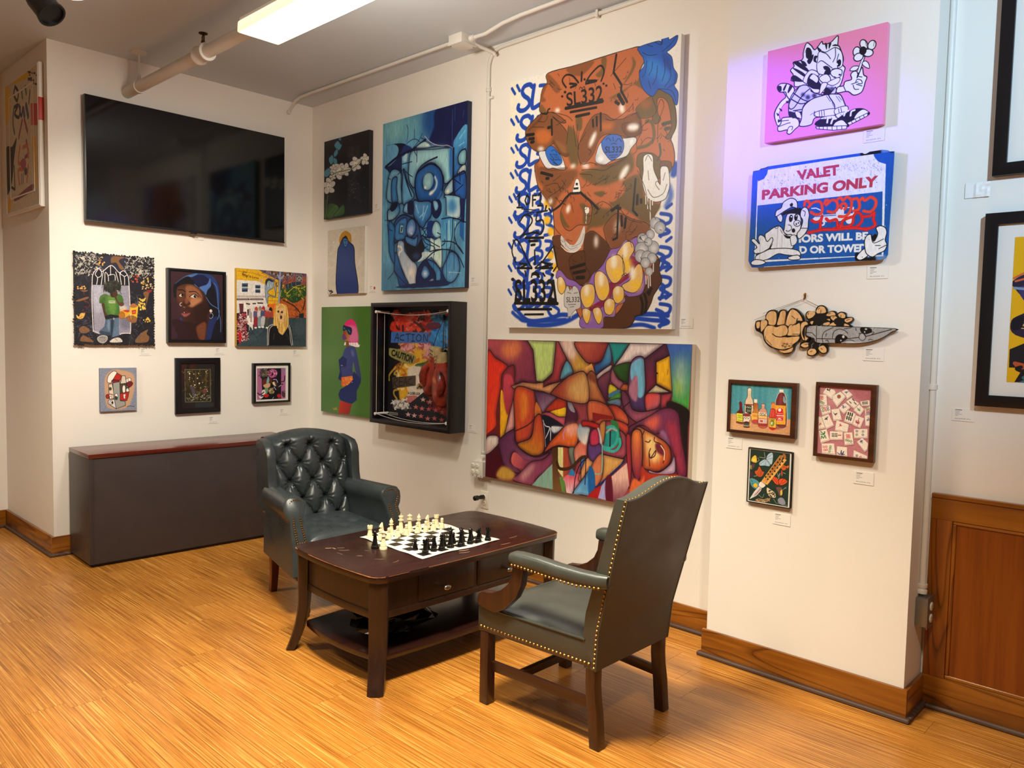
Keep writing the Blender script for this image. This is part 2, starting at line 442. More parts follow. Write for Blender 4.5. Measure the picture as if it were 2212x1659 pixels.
# ---------------------------------------------------------------- the paintings
def art_face():
    A = Art(620, 775, [(1101.5,178.9),(1469.4,72.3),(1453.4,708.7),(1094.3,709.7)], 'ece5da', 3)
    Z1 = lambda: A.src(1080, 60, 4.879)
    Z2 = lambda: A.src(1080, 390, 4.879)
    Z1()
    A.P('f0e4c6', '90,600 200,600 180,1600 90,1650', soft=60, op=.7)
    bl = '1b43a6'
    # blue sprayed tags down the left side
    def tag(x, y, k=1.0, n=4):
        g = lambda t: [(x+a*k, y+b*k) for a, b in pts_of(t)]
        A.S(bl, 26*k, g('20,50 50,100'), soft=8); A.S(bl, 26*k, g('70,20 95,70'), soft=8)
        A.S(bl, 38*k, g('215,30 190,10 140,30 120,80 140,120 180,150 190,200 150,250 105,262 80,240 85,210'), soft=8)
        A.S(bl, 38*k, g('235,20 225,90 215,180 225,235 290,200 330,190'), soft=8)
        if n > 2: A.S(bl, 30*k, g('290,20 350,20 350,80 310,110 370,130 370,190 310,235'), soft=8)
        if n > 3: A.S(bl, 30*k, g('410,20 470,30 460,90 420,110 480,140 460,210 400,230'), soft=8)
    tag(95, 590, 1.1); tag(90, 920, 1.05); tag(95, 1225, .95); tag(90, 1490, .98)
    Z2()
    for i, y in enumerate((130, 350, 620, 860, 1110)): tag(75, y, 1.0)
    A.S(bl, 40, '150,1330 300,1480 500,1470 640,1420 740,1420', soft=14)
    A.S(bl, 44, '310,1525 500,1530 700,1490 860,1400', soft=22); A.S(bl, 36, '140,1400 200,1450 300,1490 700,1470', soft=20)
    A.S(bl, 30, '500,1330 540,1420 600,1440 630,1370 560,1320', soft=10)
    for x, y in ((500,250),(540,540),(540,790),(500,420),(590,920)): A.B('f2b92c', x, y, 34, 46, soft=14)
    for y in (340, 690, 1000, 1290): # right side tags
        A.S(bl, 30, [(1700,y),(1800,y+20),(1790,y+90),(1700,y+130),(1790,y+190),(1690,y+230)], soft=10)
        A.S(bl, 26, [(1760,y-60),(1810,y-100)], soft=8); A.S(bl, 28, [(1660,y+60),(1740,y+110),(1700,y+240)], soft=10)
    A.S(bl, 40, '1480,1400 1640,1400 1780,1410', soft=12); A.S(bl, 36, '1400,1440 1600,1460 1770,1470', soft=12); A.S(bl, 34, '1300,1540 1500,1510 1640,1545', soft=16)
    A.S(bl, 50, '1780,60 1800,150 1760,260', soft=40, op=.7)
    Z1()
    A.S(bl, 60, '1840,1440 1830,1530', soft=30)
    or_, br, ol, dk = 'b7653a', '7d4a28', '6a5029', '53301a'
    bk = '1d1512'
    # head
    A.P(or_, '500,480 800,395 1100,300 1465,200 1510,340 1490,400 1460,470 1480,560 1500,640 1590,720 1640,650 1700,645 1760,680 1790,740 1830,800 1850,900 1850,1040 1800,1160 1820,1230 1838,1330 1830,1440 1790,1510 1690,1850 1640,1960 1580,2080 1560,2240 1480,2250 1600,2330 1690,2440 1680,2530 1715,2650 1680,2730 1630,2810 1600,2900 1540,3000 1440,3040 1420,3090 1330,3160 900,3165 860,3070 640,2600 560,2250 575,2170 560,1910 530,1850 460,1770 400,1670 365,1490 370,1440 410,1400 405,1320 330,1270 275,1180 265,1130 270,1080 330,1000 400,930 430,905 410,870 415,800 440,650 490,580', ol=(bk, 7))
    A.P('a85a34', '700,700 1000,600 1300,800 1100,950 800,950', soft=120, op=.6)
    for p in ('500,490 610,600 630,660 590,690 540,640 495,560','700,430 960,350 970,390 860,500 760,500','1060,330 1110,310 1110,420 1060,520 1000,500 1060,430','1380,300 1425,370 1390,470 1330,560 1290,600 1360,470 1390,380','430,810 480,870 500,920 430,905 410,870','500,580 440,650 420,780 480,770 450,720 480,640','1150,740 1300,650 1440,560 1470,480 1500,640 1400,600 1300,680 1210,740'):
        A.P(ol if p[0] in '41' else br, p, soft=10, op=.85)
    A.P(br, '270,1080 330,1000 430,910 560,900 690,990 640,1000 550,940 700,1100 720,1340 640,1330 570,1220 480,1290 400,1310 330,1270 275,1180', soft=14, ol=(bk, 5))
    A.P('b9642c', '370,1100 470,1070 550,1130 500,1220 400,1220', soft=40)
    A.P('8a5a30', '560,1190 680,1240 700,1330 640,1330', soft=20)
    A.P(ol, '720,1040 800,1120 830,1400 790,1470 740,1420 700,1250', soft=20)
    A.P(ol, '800,950 860,950 860,1060 830,1090 800,1060', soft=8)
    A.P(br, '980,930 1100,910 1180,960 1290,960 1450,900 1480,1000 1480,1100 1380,1150 1240,1130 1120,1120 1040,1180 980,1330 870,1440 820,1300 880,1100', soft=14, ol=(bk, 4))
    A.P('b9642c', '1050,1000 1200,1000 1150,1080 1060,1070', soft=40); A.P('6a3a20', '1290,1010 1460,1000 1490,1090 1400,1150 1310,1110', soft=20, ol=(bk, 3))
    A.P(ol, '1440,830 1600,720 1640,840 1600,930 1480,950 1440,900', soft=16, ol=(bk, 3)); A.B('9a5a2a', 1530, 800, 60, 50, soft=40)
    A.P(ol, '1600,720 1640,655 1700,645 1780,700 1830,800 1850,950 1840,1060 1790,1160 1740,1150 1800,1060 1790,900 1760,780 1700,730 1650,760 1660,900 1690,960 1640,1010 1600,950 1640,860', soft=8, ol=(bk, 4))
    A.S(bk, 4, '1660,1200 1665,1000 1720,820 1690,750 1660,820 1640,900'); A.S(ol, 30, '1540,980 1600,1000 1620,1150 1560,1230 1460,1260', soft=10)
    A.P(ol, '1460,1330 1560,1310 1640,1340 1700,1420 1690,1560 1640,1600 1600,1500 1500,1590 1470,1480 1440,1440', soft=10, ol=(bk, 4)); A.P('6e4424', '1700,1400 1800,1410 1800,1500 1740,1510 1690,1470', ol=(bk, 3))
    A.P(br, '380,1400 420,1480 560,1500 700,1500 800,1490 820,1560 700,1640 560,1690 440,1660 380,1560', soft=30)
    A.P(ol, '980,1480 1200,1430 1330,1300 1400,1340 1400,1500 1260,1600 1100,1660 960,1640 840,1540', soft=24)
    A.P(ol, '1300,1620 1450,1540 1500,1650 1540,1800 1690,1860 1640,1960 1560,2060 1400,1960 1300,1900 1180,1880 1160,1800 1260,1760', soft=16)
    A.P('7d4b27', '480,1640 700,1560 760,1640 640,1760 560,1900 460,1770', soft=20); A.P(ol, '860,1740 980,1830 1100,1900 1200,1890 1240,1960 1100,2080 960,2110 900,2180 960,1960 940,1830', soft=20)
    A.P(or_, '1130,1720 1290,1650 1320,1720 1200,1830 1130,1800', soft=10); A.P(ol, '990,1740 1060,1720 1110,1730 1080,1780 1030,1770', soft=8)
    # nose
    A.P('a9572c', '760,1740 840,1740 960,1850 970,1960 940,2070 830,2080 740,2140 670,2090 640,1960 680,1850', ol=(bk, 5)); A.P('6a5029', '650,1940 700,2050 740,2100 690,2100 640,2020', soft=10)
    A.P(ol, '840,1860 880,1950 880,2060 930,2070 960,1980 900,1860', soft=14); A.B('f0e6d8', 722, 1910, 22, 46, 12, soft=24)
    A.P('f2efe6', '780,1670 800,1600 830,1600 850,1690 840,1740 770,1740', ol=(bk, 3)); A.Q(bk, '800,1635 822,1635 822,1660 800,1660'); A.Q(bk, '778,1685 830,1680 828,1702 778,1706'); A.Q(bk, '745,1735 840,1728 842,1755 745,1760')
    A.S(bk, 20, '745,1745 690,1800 640,1870 560,1930'); A.S(bk, 22, '850,1735 900,1780 960,1830 1035,1905')
    # eyes
    A.P('d9d8d6', '405,1320 470,1300 560,1300 640,1340 690,1480 640,1500 560,1480 500,1490 450,1430', ol=(bk, 5)); A.P('2c66bd', '480,1290 540,1245 610,1310 655,1400 620,1450 540,1440 490,1360', ol=(bk, 4)); A.B('ffffff', 665, 1465, 20, 14, soft=10)
    A.P('dcdcdc', '1040,1240 1100,1180 1200,1150 1310,1160 1420,1150 1435,1200 1380,1270 1330,1350 1180,1400 1100,1445 1020,1420 1005,1370', ol=(bk, 5)); A.P('b9bfc6', '1020,1330 1090,1400 1060,1440 1010,1400', soft=14)
    A.P('4068c0', '1070,1200 1120,1140 1190,1120 1270,1140 1305,1220 1290,1310 1230,1370 1170,1395 1110,1330 1080,1280', ol=(bk, 4)); A.B('f4f4f4', 1385, 1200, 18, 34, 15, soft=14); A.B('f4f4f4', 1060, 1380, 34, 36, soft=20)
    nv = '14203a'
    A.T(nv, 'SL332', [(1108,1250),(1285,1245),(1285,1310),(1105,1318)], .01); A.SS_(nv, 5, '1150,1345 1240,1335|1165,1365 1215,1360|1115,1180 1140,1160 1165,1190|1215,1200 1250,1165 1280,1200|1190,1150 1195,1190|1170,1225 1200,1215 1225,1225')
    A.T(nv, 'SL332', [(520,1330),(600,1330),(640,1400),(560,1400)]); A.SS_(nv, 5, '540,1300 570,1290 600,1320|530,1380 600,1440|560,1420 610,1450')
    # highlights
    for x, y, a, b, r in ((600,872,26,22,0),(1280,850,28,50,-10),(1400,1045,66,40,-8),(975,1175,22,90,22),(770,1458,30,20,-20),(905,1458,40,22,10),(1310,1520,30,90,30),(428,1278,34,20,0),(535,1830,20,30,0)):
        A.B('f4efe9', x, y, a, b, r, soft=26)
    # black dashes and tag on the forehead
    A.SS_(bk, 16, '690,630 650,560 690,500 760,510 820,580|900,570 960,480 1050,400 1090,460 1060,560'); A.S(bk, 20, '855,470 852,560'); A.SS_(bk, 20, '730,590 800,600 740,630|920,560 1010,560 900,590'); A.B(bk, 680, 680, 14); A.B(bk, 650, 725, 12); A.B(bk, 1085, 590, 12); A.B(bk, 1115, 610, 12); A.B(bk, 808, 560, 10); A.B(bk, 885, 545, 12)
    A.T(bk, 'SL332', [(690,690),(1075,600),(1080,770),(700,830)], .012); A.S(bk, 6, '830,650 840,625 860,640 880,620 890,650 860,660'); A.L(bk, 30, '690,850 1075,775'); A.L(bk, 22, '740,890 1010,840'); A.L(bk, 26, '800,935 935,905')
    A.L(bk, 20, '1218,285 1190,470 1275,600 1270,660 1335,780'); A.L(bk, 34, '1245,710 1295,795'); A.L(bk, 28, '1215,780 1245,800')
    A.LL(bk, 20, '540,970 545,1130|975,970 980,1040|1015,940 1018,1030|1057,900 1060,1080'); A.LL(bk, 28, '275,1135 350,1125|305,1175 350,1170|325,1210 350,1205|505,1055 525,1050|435,1530 550,1560|490,1590 510,1590'); A.S(bk, 14, '430,905 490,910 500,870 520,855')
    A.LL('4a4434', 30, '1715,1010 1790,990|1740,1060 1780,1055'); A.S('4a4434', 20, '1680,1220 1690,1320 1660,1390')
    # hair
    A.P('1f56b4', '1455,205 1660,140 1690,175 1695,120 1760,100 1775,125 1860,80 1840,170 1780,230 1750,260 1800,310 1820,420 1860,490 1850,570 1830,610 1870,680 1865,790 1840,805 1800,720 1720,670 1660,650 1600,720 1500,640 1460,480 1510,400 1500,320 1460,260', ol=('10224c', 5))
    A.P('2f86d6', '1520,330 1640,340 1720,420 1790,520 1720,600 1640,520 1560,520', soft=60, op=.8); A.P('1a3f96', '1700,270 1780,320 1800,440 1740,400', soft=20)
    A.SS_('0f2350', 5, '1490,260 1560,290 1640,280|1540,180 1600,200|1620,150 1690,180 1700,130|1700,250 1780,180 1850,90|1540,350 1520,480 1490,520|1600,360 1590,440 1560,500|1650,400 1640,520 1600,600|1720,330 1730,450 1700,560|1780,420 1790,520 1730,620|1560,560 1580,640|1840,480 1830,580 1760,630|1660,640 1800,660 1850,780')
    # white glove hands on the ear
    A.P('efece2', '1510,1360 1560,1325 1610,1350 1620,1480 1660,1580 1690,1640 1690,1480 1730,1450 1775,1480 1790,1640 1775,1720 1740,1800 1640,1830 1560,1790 1530,1740 1500,1620 1510,1500', ol=(bk, 5)); A.SS_(bk, 4, '1530,1400 1560,1340 1600,1400|1560,1500 1570,1600|1680,1700 1640,1640 1660,1610 1690,1650|1560,1700 1620,1780 1720,1740 1760,1640|1720,1600 1740,1520')
    A.LL('ece8dd', 9, '1540,1760 1540,1850|1560,1770 1560,1900|1585,1780 1590,2080|1610,1790 1610,1860')
    Z2()
    # cheeks and jaw
    A.P(br, '1110,470 1240,340 1400,400 1560,450 1590,560 1450,580 1330,640 1250,720 1160,700 1110,560', soft=20, ol=(bk, 4)); A.P(dk, '900,580 980,530 1080,600 1160,700 1130,830 1040,930 980,980 920,1090 860,1100 760,1020 740,850 780,770 880,740 890,680', soft=12, ol=(bk, 5))
    A.P('5f381f', '560,620 650,590 680,740 780,770 740,850 760,960 780,1060 660,980 600,840', soft=12, ol=(bk, 5)); A.P('573219', '750,800 890,740 910,900 960,1000 870,1100 790,1040 745,930', ol=(bk, 4))
    A.P(dk, '1680,820 1690,940 1715,1040 1680,1120 1630,1200 1600,1290 1540,1390 1440,1420 1420,1480 1330,1550 1090,1552 1110,1440 1240,1400 1320,1280 1330,1210 1500,1190 1560,1050 1600,900', ol=(bk, 5)); A.P(dk, '940,1530 1010,1500 1010,1552 920,1552')
    A.B('efe6dc', 1020, 640, 20, 66, 0, soft=34); A.B('c9b8a4', 1240, 480, 26, 70, 5, soft=44)
    A.P('cfcac2', '650,580 700,640 780,680 840,600 890,480 900,560 870,680 780,760 700,720 650,660'); A.SS_('8d877c', 5, '670,620 740,720 820,700|800,620 870,520|700,560 760,600|760,700 850,660 890,560|680,600 700,700'); A.S('efece4', 8, '650,690 720,750 800,750 860,700')
    A.P('ece6d6', '895,290 915,275 945,290 940,340 905,345', ol=(bk, 3)); A.L('ece6d6', 7, '918,340 910,450')
    A.LL(bk, 20, '1430,-20 1405,310 1450,360|1250,310 1240,600 1200,620'); A.LL(bk, 28, '1185,310 1245,265|1240,285 1270,290'); A.LL(bk, 24, '1285,370 1290,470|1330,395 1320,490'); A.L(bk, 26, '1452,150 1448,240'); A.L(bk, 24, '1490,195 1492,225')
    A.LL(bk, 28, '755,925 900,880|785,975 905,950'); A.L(bk, 32, '820,1025 892,1020'); A.SS_(bk, 26, '1495,1220 1515,1300 1505,1400|1535,1190 1555,1280 1540,1380'); A.LL(bk, 26, '1565,1170 1590,1150|1580,1190 1605,1130')
    # gums, mouth, teeth
    A.P('8d62ae', '610,960 650,950 720,1030 800,1060 870,1110 940,1080 980,990 1040,940 1100,870 1150,770 1180,720 1260,700 1330,620 1370,630 1450,590 1460,690 1420,750 1500,900 1540,1030 1510,1180 1380,1220 1320,1190 1330,1270 1240,1320 1220,1430 1110,1440 1090,1552 880,1552 850,1480 880,1420 870,1340 850,1180 800,1130 700,1100 680,1040 600,1030', ol=(bk, 4)); A.P('862040', '1380,830 1410,790 1490,870 1440,960 1300,1070 1200,1150 1180,1240 1080,1340 970,1370 960,1330 1060,1270 1150,1200 1160,1080 1300,1010 1390,950')
    tee = ['1280,700 1340,640 1400,650 1420,730 1370,830 1390,930 1340,990 1310,960 1290,830 1240,780','1130,850 1180,800 1260,780 1310,850 1320,950 1260,1060 1190,1070 1130,960','1010,990 1060,950 1130,1000 1160,1090 1160,1180 1110,1260 1050,1240 1010,1120','870,1130 940,1090 1000,1110 1010,1240 960,1330 900,1330 860,1230','1420,930 1470,870 1510,920 1510,1060 1440,1170 1340,1160 1295,1100 1380,1040','1200,1150 1250,1105 1310,1130 1315,1230 1260,1290 1210,1260','1110,1290 1160,1240 1215,1260 1220,1340 1180,1410 1120,1390','880,1360 930,1350 970,1380 960,1450 930,1510 890,1450','990,1360 1050,1335 1085,1380 1090,1440 1060,1510 1020,1470','615,1040 650,1015 690,1060 700,1140 660,1200 620,1150']
    for t in tee:
        q = pts_of(t); c = q.mean(0); r = q.std(0)
        A.P('e3b56a', t, ol=(bk, 5)); A.B('f3c22e', c[0]+r[0]*.3, c[1]+r[1]*.6, r[0]*.9, r[1]*.6, soft=40, op=.8); A.B('f6ecd2', c[0]-r[0]*.2, c[1]-r[1]*.6, r[0]*.45, r[1]*.7, soft=30)
    A.SS_(bk, 4, '1290,1000 1330,970 1350,990|1380,640 1400,700|1300,780 1310,960|1010,1110 1020,1180|970,1340 980,1380')
    # grey bubbles
    for x, y, r in ((1640,440,56),(1690,490,58),(1590,560,44),(1510,610,56),(1620,700,64),(1500,720,70),(1570,640,40),(1490,790,60),(1560,800,60),(1610,810,50),(1540,860,50),(1580,950,40)):
        A.B('a7a5a3', x, y, r, r*1.12, ol=('4a4848', 4)); A.B('d6d4d0', x+r*.1, y+r*.1, r*.5, r*.6, soft=24)
    A.LL('e6e2d8', 10, '1545,1000 1550,1080|1570,1000 1575,1120|1590,990 1595,1100|1625,870 1625,950'); A.SS_('2a2522', 5, '1475,590 1500,610|1485,580 1490,615|1690,510 1705,515|1635,380 1645,400|1490,800 1500,830')
    # drawn ghost and tags in black
    A.P('c9c6c0', '690,1190 720,1110 750,1150 790,1110 830,1140 850,1200 860,1330 800,1370 740,1440 720,1350 690,1320', ol=('3a3634', 4)); A.T('2a2624', 'SL332', [(710,1230),(850,1225),(850,1280),(710,1285)]); A.SS_('2a2624', 4, '720,1180 760,1190|790,1190 830,1180|730,1310 810,1305|750,1335 790,1330|740,1120 745,1165|775,1115 770,1160')
    A.LL('c9c6c0', 7, '728,1360 730,1440|760,1370 762,1450')
    kb = '14110f'
    A.LL(kb, 16, '205,140 200,280|205,145 180,175|180,290 240,290|285,160 265,215 280,260 310,240 315,190 285,160|345,160 345,272|345,162 385,160|345,208 375,206|425,130 428,268|425,135 405,160|400,270 450,268'); A.LL(kb, 8, '230,305 380,315|270,330 360,340|290,350 330,350')
    A.S(kb, 16, '210,440 260,370 320,380 340,440 270,540 215,610'); A.LL(kb, 16, '240,580 350,550 400,560'); A.L(kb, 16, '390,340 500,320'); A.S(kb, 16, '395,350 385,430 450,420 465,500 430,570 390,540'); A.LL(kb, 24, '275,610 460,605|310,645 395,640|335,685 370,680'); A.LL(kb, 18, '490,270 480,310|520,300 540,330')
    A.S(kb, 15, '170,870 130,760 150,650 200,650 300,860 340,920'); A.S(kb, 15, '570,690 460,850 380,930 560,880'); A.L(kb, 15, '570,690 610,900 570,960'); A.L(kb, 18, '370,740 375,890'); A.LL(kb, 20, '210,880 290,890 230,920|440,860 540,890 470,930|190,930 340,930|430,930 560,925'); A.P(kb, '330,1030 340,980 380,960 420,980 430,1030', sm=False); A.B('f0f0ee', 370, 1020, 26, 16); A.B(kb, 560, 1000, 18); A.B(kb, 140, 1050, 18); A.S(kb, 18, '270,960 280,1010'); A.S(kb, 18, '460,980 480,1010')
    A.T(kb, 'SL332', [(160,1050),(580,1040),(590,1290),(165,1290)], .02); A.L(kb, 30, '165,1300 615,1300'); A.L(kb, 24, '200,1365 550,1360'); A.L(kb, 20, '270,1420 465,1415'); A.L(kb, 26, '180,1180 170,1280'); A.L(kb, 26, '570,1060 600,1280')
    Z1()
    # darker folds and more wrinkle lines
    A.S('4a2a16', 26, '430,900 420,960 300,1080|560,1200 640,1320 720,1340|700,1480 560,1500 430,1480|1440,900 1480,1000 1460,1120|1010,1440 1180,1450 1330,1370', op=.5, soft=20)
    for bx_, n_ in (((430,1560,800,1960),26),((860,1560,1400,2060),40),((1480,980,1800,1300),16),((540,500,1100,700),10),((1150,400,1440,900),14),((1150,2100,1560,2240),14),((600,2240,900,2560),10)):
        for _ in range(n_):
            x = bx_[0]+A.rs.rand()*(bx_[2]-bx_[0]); y = bx_[1]+A.rs.rand()*(bx_[3]-bx_[1]); a_ = A.rs.randn()*.5+(.9 if x > 850 else 2.2); L_2 = 20+A.rs.rand()*60
            A.S(bk, 4, [(x, y), (x+L_2*.5*math.cos(a_)+6, y-L_2*.5*math.sin(a_)+8), (x+L_2*math.cos(a_), y-L_2*math.sin(a_))], op=.85)
    # wrinkle lines
    A.SS_(bk, 4, '540,890 700,930 760,980|830,1100 820,1300 850,1450|720,1030 700,1230|770,1030 800,1250|900,1100 870,1160 820,1240|880,1440 960,1420 1020,1440|1150,1440 1260,1400 1330,1360|1400,1330 1440,1290 1440,1200 1490,1100|860,1500 980,1490 1100,1500 1200,1440|840,1540 960,1550 970,1570|700,1600 640,1700 520,1780|640,1560 560,1620|1000,1660 1090,1600 1160,1560|1110,960 1200,970 1350,860 1400,790|1300,960 1350,920 1440,890|940,1340 960,1300 930,1280|1160,510 1200,460 1320,320|830,1280 810,1150 815,1020|1500,1030 1560,985|590,1030 690,970|340,1050 460,1050|400,990 470,990 500,930|1480,1230 1540,1160 1600,1160|1450,1500 1530,1680 1560,1850 1600,1950|1260,1890 1360,2010 1500,2050|970,1900 1080,1830 1180,1890 1120,1960|1010,1960 1060,1900|480,1670 600,1640 640,1730')
    A.S('3d2614', 5, '560,1930 580,2100 650,2190')
    A.grain(.025, 3, 3)
    return A

def art_cubist():
    A = Art(760, 456, [(1053,735.2),(1497,740),(1480.5,1113),(1049,1030)], '8e3a42', 5)
    A.src(1030, 720, 4.484)
    K = '2a0f1c'; o = (K, 8); A.glow = .32; A.gw = 5
    A.Q('4a0a1c', '80,1180 230,1030 330,1200 250,1380 180,1420 80,1400')
    A.P('b04a52', '95,60 480,70 540,170 560,330 565,490 440,470 350,490 250,330 180,250 95,225', grad=((120,100),(540,400),'7d3048'), ol=o)
    A.P('d8784a', '250,110 400,90 420,180 340,260 240,220', soft=60)
    A.P('e8301e', '95,225 180,250 300,335 245,430 225,560 190,760 185,920 90,1010', grad=((100,300),(200,800),'f0431f'), ol=o)
    A.P('8e2c38', '300,335 360,330 350,490 260,520 240,420', ol=o); A.P('6e1d22', '245,430 225,560 190,760 185,900 90,1000 215,1030 225,780 250,540')
    A.P('f2b21c', '232,560 280,640 330,640 300,800 265,1000 230,1030 225,780'); A.P('cf4458', '262,430 330,420 360,560 300,800 255,640', soft=14, grad=((280,440),(310,780),'a8323a'))
    A.P('e7a49a', '365,600 370,780 355,930 270,1000 300,850', ol=(K, 6)); A.P('ead8cc', '95,1020 180,995 215,1030 200,1090 90,1180', soft=4, grad=((120,1020),(100,1180),'caa39a'), ol=(K, 6))
    A.P('bfd67a', '480,70 770,78 750,220 740,380 630,480 570,470 555,330 540,170', sm=False, ol=o)
    A.P('d29a8c', '770,75 990,80 1080,240 1090,290 1000,400 920,385 880,280 830,180', grad=((830,120),(1050,380),'b8862c'), ol=o); A.P('e6c9b8', '800,90 950,90 960,220 900,240 830,170', soft=50); A.P('c89a3e', '1010,140 1080,250 1060,340 960,390 930,330', soft=40)
    A.P('b4484a', '770,75 830,180 860,260 820,340 800,460 700,490 640,525 630,490 720,410 750,220', grad=((800,150),(650,520),'8e2a30'), ol=o)
    A.P('5fa7bd', '870,265 925,385 805,450 825,340', ol=o)
    A.P('d8945e', '330,520 440,480 560,490 640,480 640,525 700,500 850,455 830,560 760,620 640,570 460,540 350,545', sm=False, grad=((400,500),(820,560),'d99a62'), ol=(K, 6))
    A.P('c3566a', '850,455 930,405 1120,380 1000,420 920,500 880,590 800,590', grad=((1050,390),(820,580),'7e1e22'), ol=o)
    A.P('cf4f24', '370,540 560,570 565,650 555,830 520,1000 450,1060 380,1055 365,900', grad=((380,700),(540,760),'b8402e'), ol=o); A.P('e07a2a', '420,600 480,600 490,760 430,860', soft=40); A.S('5a1a1c', 12, '375,950 480,900 550,840')
    A.P('5a3455', '565,570 760,620 680,720 630,770 575,660', grad=((600,590),(660,720),'8a6a80'), ol=(K, 6)); A.P('d0742c', '570,670 625,780 620,810 560,820')
    A.P('b9351f', '860,600 860,720 660,760 760,640', ol=(K, 6)); A.P('f2c021', '700,770 800,735 860,725 855,815 780,810'); A.P('cf5a6c', '625,790 700,770 780,810 860,820 850,910 720,890', ol=(K, 6)); A.P('4a1d34', '865,600 880,650 960,760 960,850 850,910 860,760', ol=(K, 6)); A.P('8d8a98', '880,620 945,760 900,750 875,690')
    A.P('101522', '625,800 850,915 760,980 700,1060 660,1120', ol=(K, 5)); A.SS_('ece8ea', 8, '630,840 660,900 700,920 660,1020|640,850 660,1100|710,920 705,1160|720,910 840,915'); A.P('d8d8dc', '720,905 840,918 740,970', soft=14)
    A.P('c4452a', '555,830 620,810 650,1120 560,1190 460,1150 390,1075 520,1010', grad=((600,850),(500,1150),'c27a22'), ol=o); A.P('da6a2a', '700,1060 780,970 850,900 960,870 980,960 940,1110 780,1090 650,1160', grad=((900,900),(700,1120),'d8542a'), ol=o); A.P('e89a84', '850,900 960,880 970,960 880,1000', soft=40)
    A.S('b88ad0', 8, '960,920 1000,950|850,930 830,980 840,1030'); A.S(K, 16, '640,1170 780,1095 960,1130 1060,1170 1120,1170')
    A.P('5e2b4e', '355,940 370,1060 460,1160 580,1200 700,1150 720,1130 640,1220 520,1250 420,1230 360,1150 325,1210 330,1260 390,1310 420,1350 360,1345 260,1270 215,1080 230,1020', grad=((250,1080),(500,1240),'8c4a6a'), ol=o)
    A.P('d4605a', '335,1200 370,1155 460,1230 520,1250 480,1300 400,1310 340,1270', soft=6, grad=((340,1190),(480,1290),'8e3a52')); A.P('9c4a62', '520,1250 640,1220 720,1160 725,1270 580,1400 520,1470 350,1420 420,1350', grad=((420,1400),(700,1200),'7e3350'), ol=(K, 6)); A.P('c6963e', '250,1290 360,1350 330,1420 190,1390', soft=20); A.P('e0b0a4', '420,1380 520,1280 560,1290 460,1420', soft=40, op=.6)
    A.P('86a894', '725,1265 730,1510 530,1470 600,1390', sm=False)
    # middle bottom
    A.P('4a2c14', '725,1115 780,1105 780,1300 820,1540 730,1510', sm=False, grad=((740,1150),(790,1500),'77502a')); A.P('d9d08a', '780,1105 830,1105 830,1400 780,1330', sm=False); A.P('a8462a', '830,1105 885,1115 880,1260 850,1420 830,1400', sm=False); A.P('5d8a3a', '790,1390 850,1390 850,1540 820,1530', sm=False); A.P('7a8a72', '885,1110 950,1120 950,1260 930,1320 890,1200', grad=((890,1120),(940,1300),'4c5a4c'), ol=(K, 5)); A.P('d85a6a', '830,1400 900,1360 1000,1380 960,1550 870,1550 850,1450', grad=((900,1380),(900,1540),'e8c4c8')); A.Q('2f78b0', '880,1370 910,1300 945,1350 940,1380'); A.P('c74a3a', '940,1110 1060,1000 1090,1100 1050,1190 1000,1200 950,1260', grad=((1040,960),(960,1200),'e08a70'), ol=(K, 5)); A.P('8fa4b4', '990,880 1090,930 1090,1010 1040,1080 970,1000', soft=12, grad=((1000,900),(1060,1040),'e2d4c8')); A.P('3474b8', '1000,1220 1090,1215 1050,1400 1000,1400'); A.P('e09a5e', '1050,1215 1120,1200 1120,1290 1020,1420 980,1400', ol=(K, 5)); A.P('2a78b8', '1120,1290 1120,1550 1000,1560 920,1550 1000,1430', grad=((1100,1320),(950,1550),'83b6d8'), ol=(K, 6)); A.P('7a1a1c', '1080,1560 1120,1500 1130,1600'); A.S('3d2412', 26, '770,1250 800,1310 900,1300 1000,1210 1040,1195'); A.SS_(K, 8, '930,1540 950,1380 1000,1260 1080,1190|1050,1210 1040,1460|1000,1220 1000,1420'); A.S('58b0ae', 12, '1075,1330 1120,1360')
    A.P('44324e', '1090,940 1130,930 1130,1170 1060,1160', ol=(K, 5))
    # right of left crop : the second tracing frame
    A.src(1270, 720, 4.484)
    A.P('b5553f', '-130,80 185,85 180,180 110,270 30,290 -40,260', grad=((0,100),(120,260),'8a2e30'), ol=o); A.P('5ba3c4', '200,90 225,180 215,290 130,350 70,400 60,310 130,260', grad=((200,120),(90,360),'1d4e8a'), ol=(K, 6)); A.P('1f8b86', '200,85 405,88 320,220 245,310 228,200', sm=False, ol=(K, 5)); A.P('ead9d2', '405,88 745,88 545,240 245,320 320,220', sm=False, ol=(K, 6)); A.P('e8dcd6', '75,410 130,360 220,300 215,350 140,410 90,445', ol=(K, 6))
    A.P('dfa24e', '-30,330 30,290 60,380 0,385 -170,400', sm=False); A.P('c98a50', '0,385 60,390 90,500 170,680 60,670 0,655 -100,640', grad=((40,400),(60,660),'a85c34'), ol=o); A.P('7a3a26', '0,385 60,390 70,480 0,440', soft=20); A.P('9a3a2a', '-350,560 -270,480 -160,400 -30,385 0,655 -160,670 -350,600', grad=((-300,560),(-50,600),'c98d4e'), ol=o); A.P('d0a060', '-200,520 -40,430 -30,620 -160,620', soft=60); A.P('733a4a', '90,450 215,360 200,480 175,650 120,560', ol=(K, 6), grad=((150,430),(170,620),'4a1d3a'))
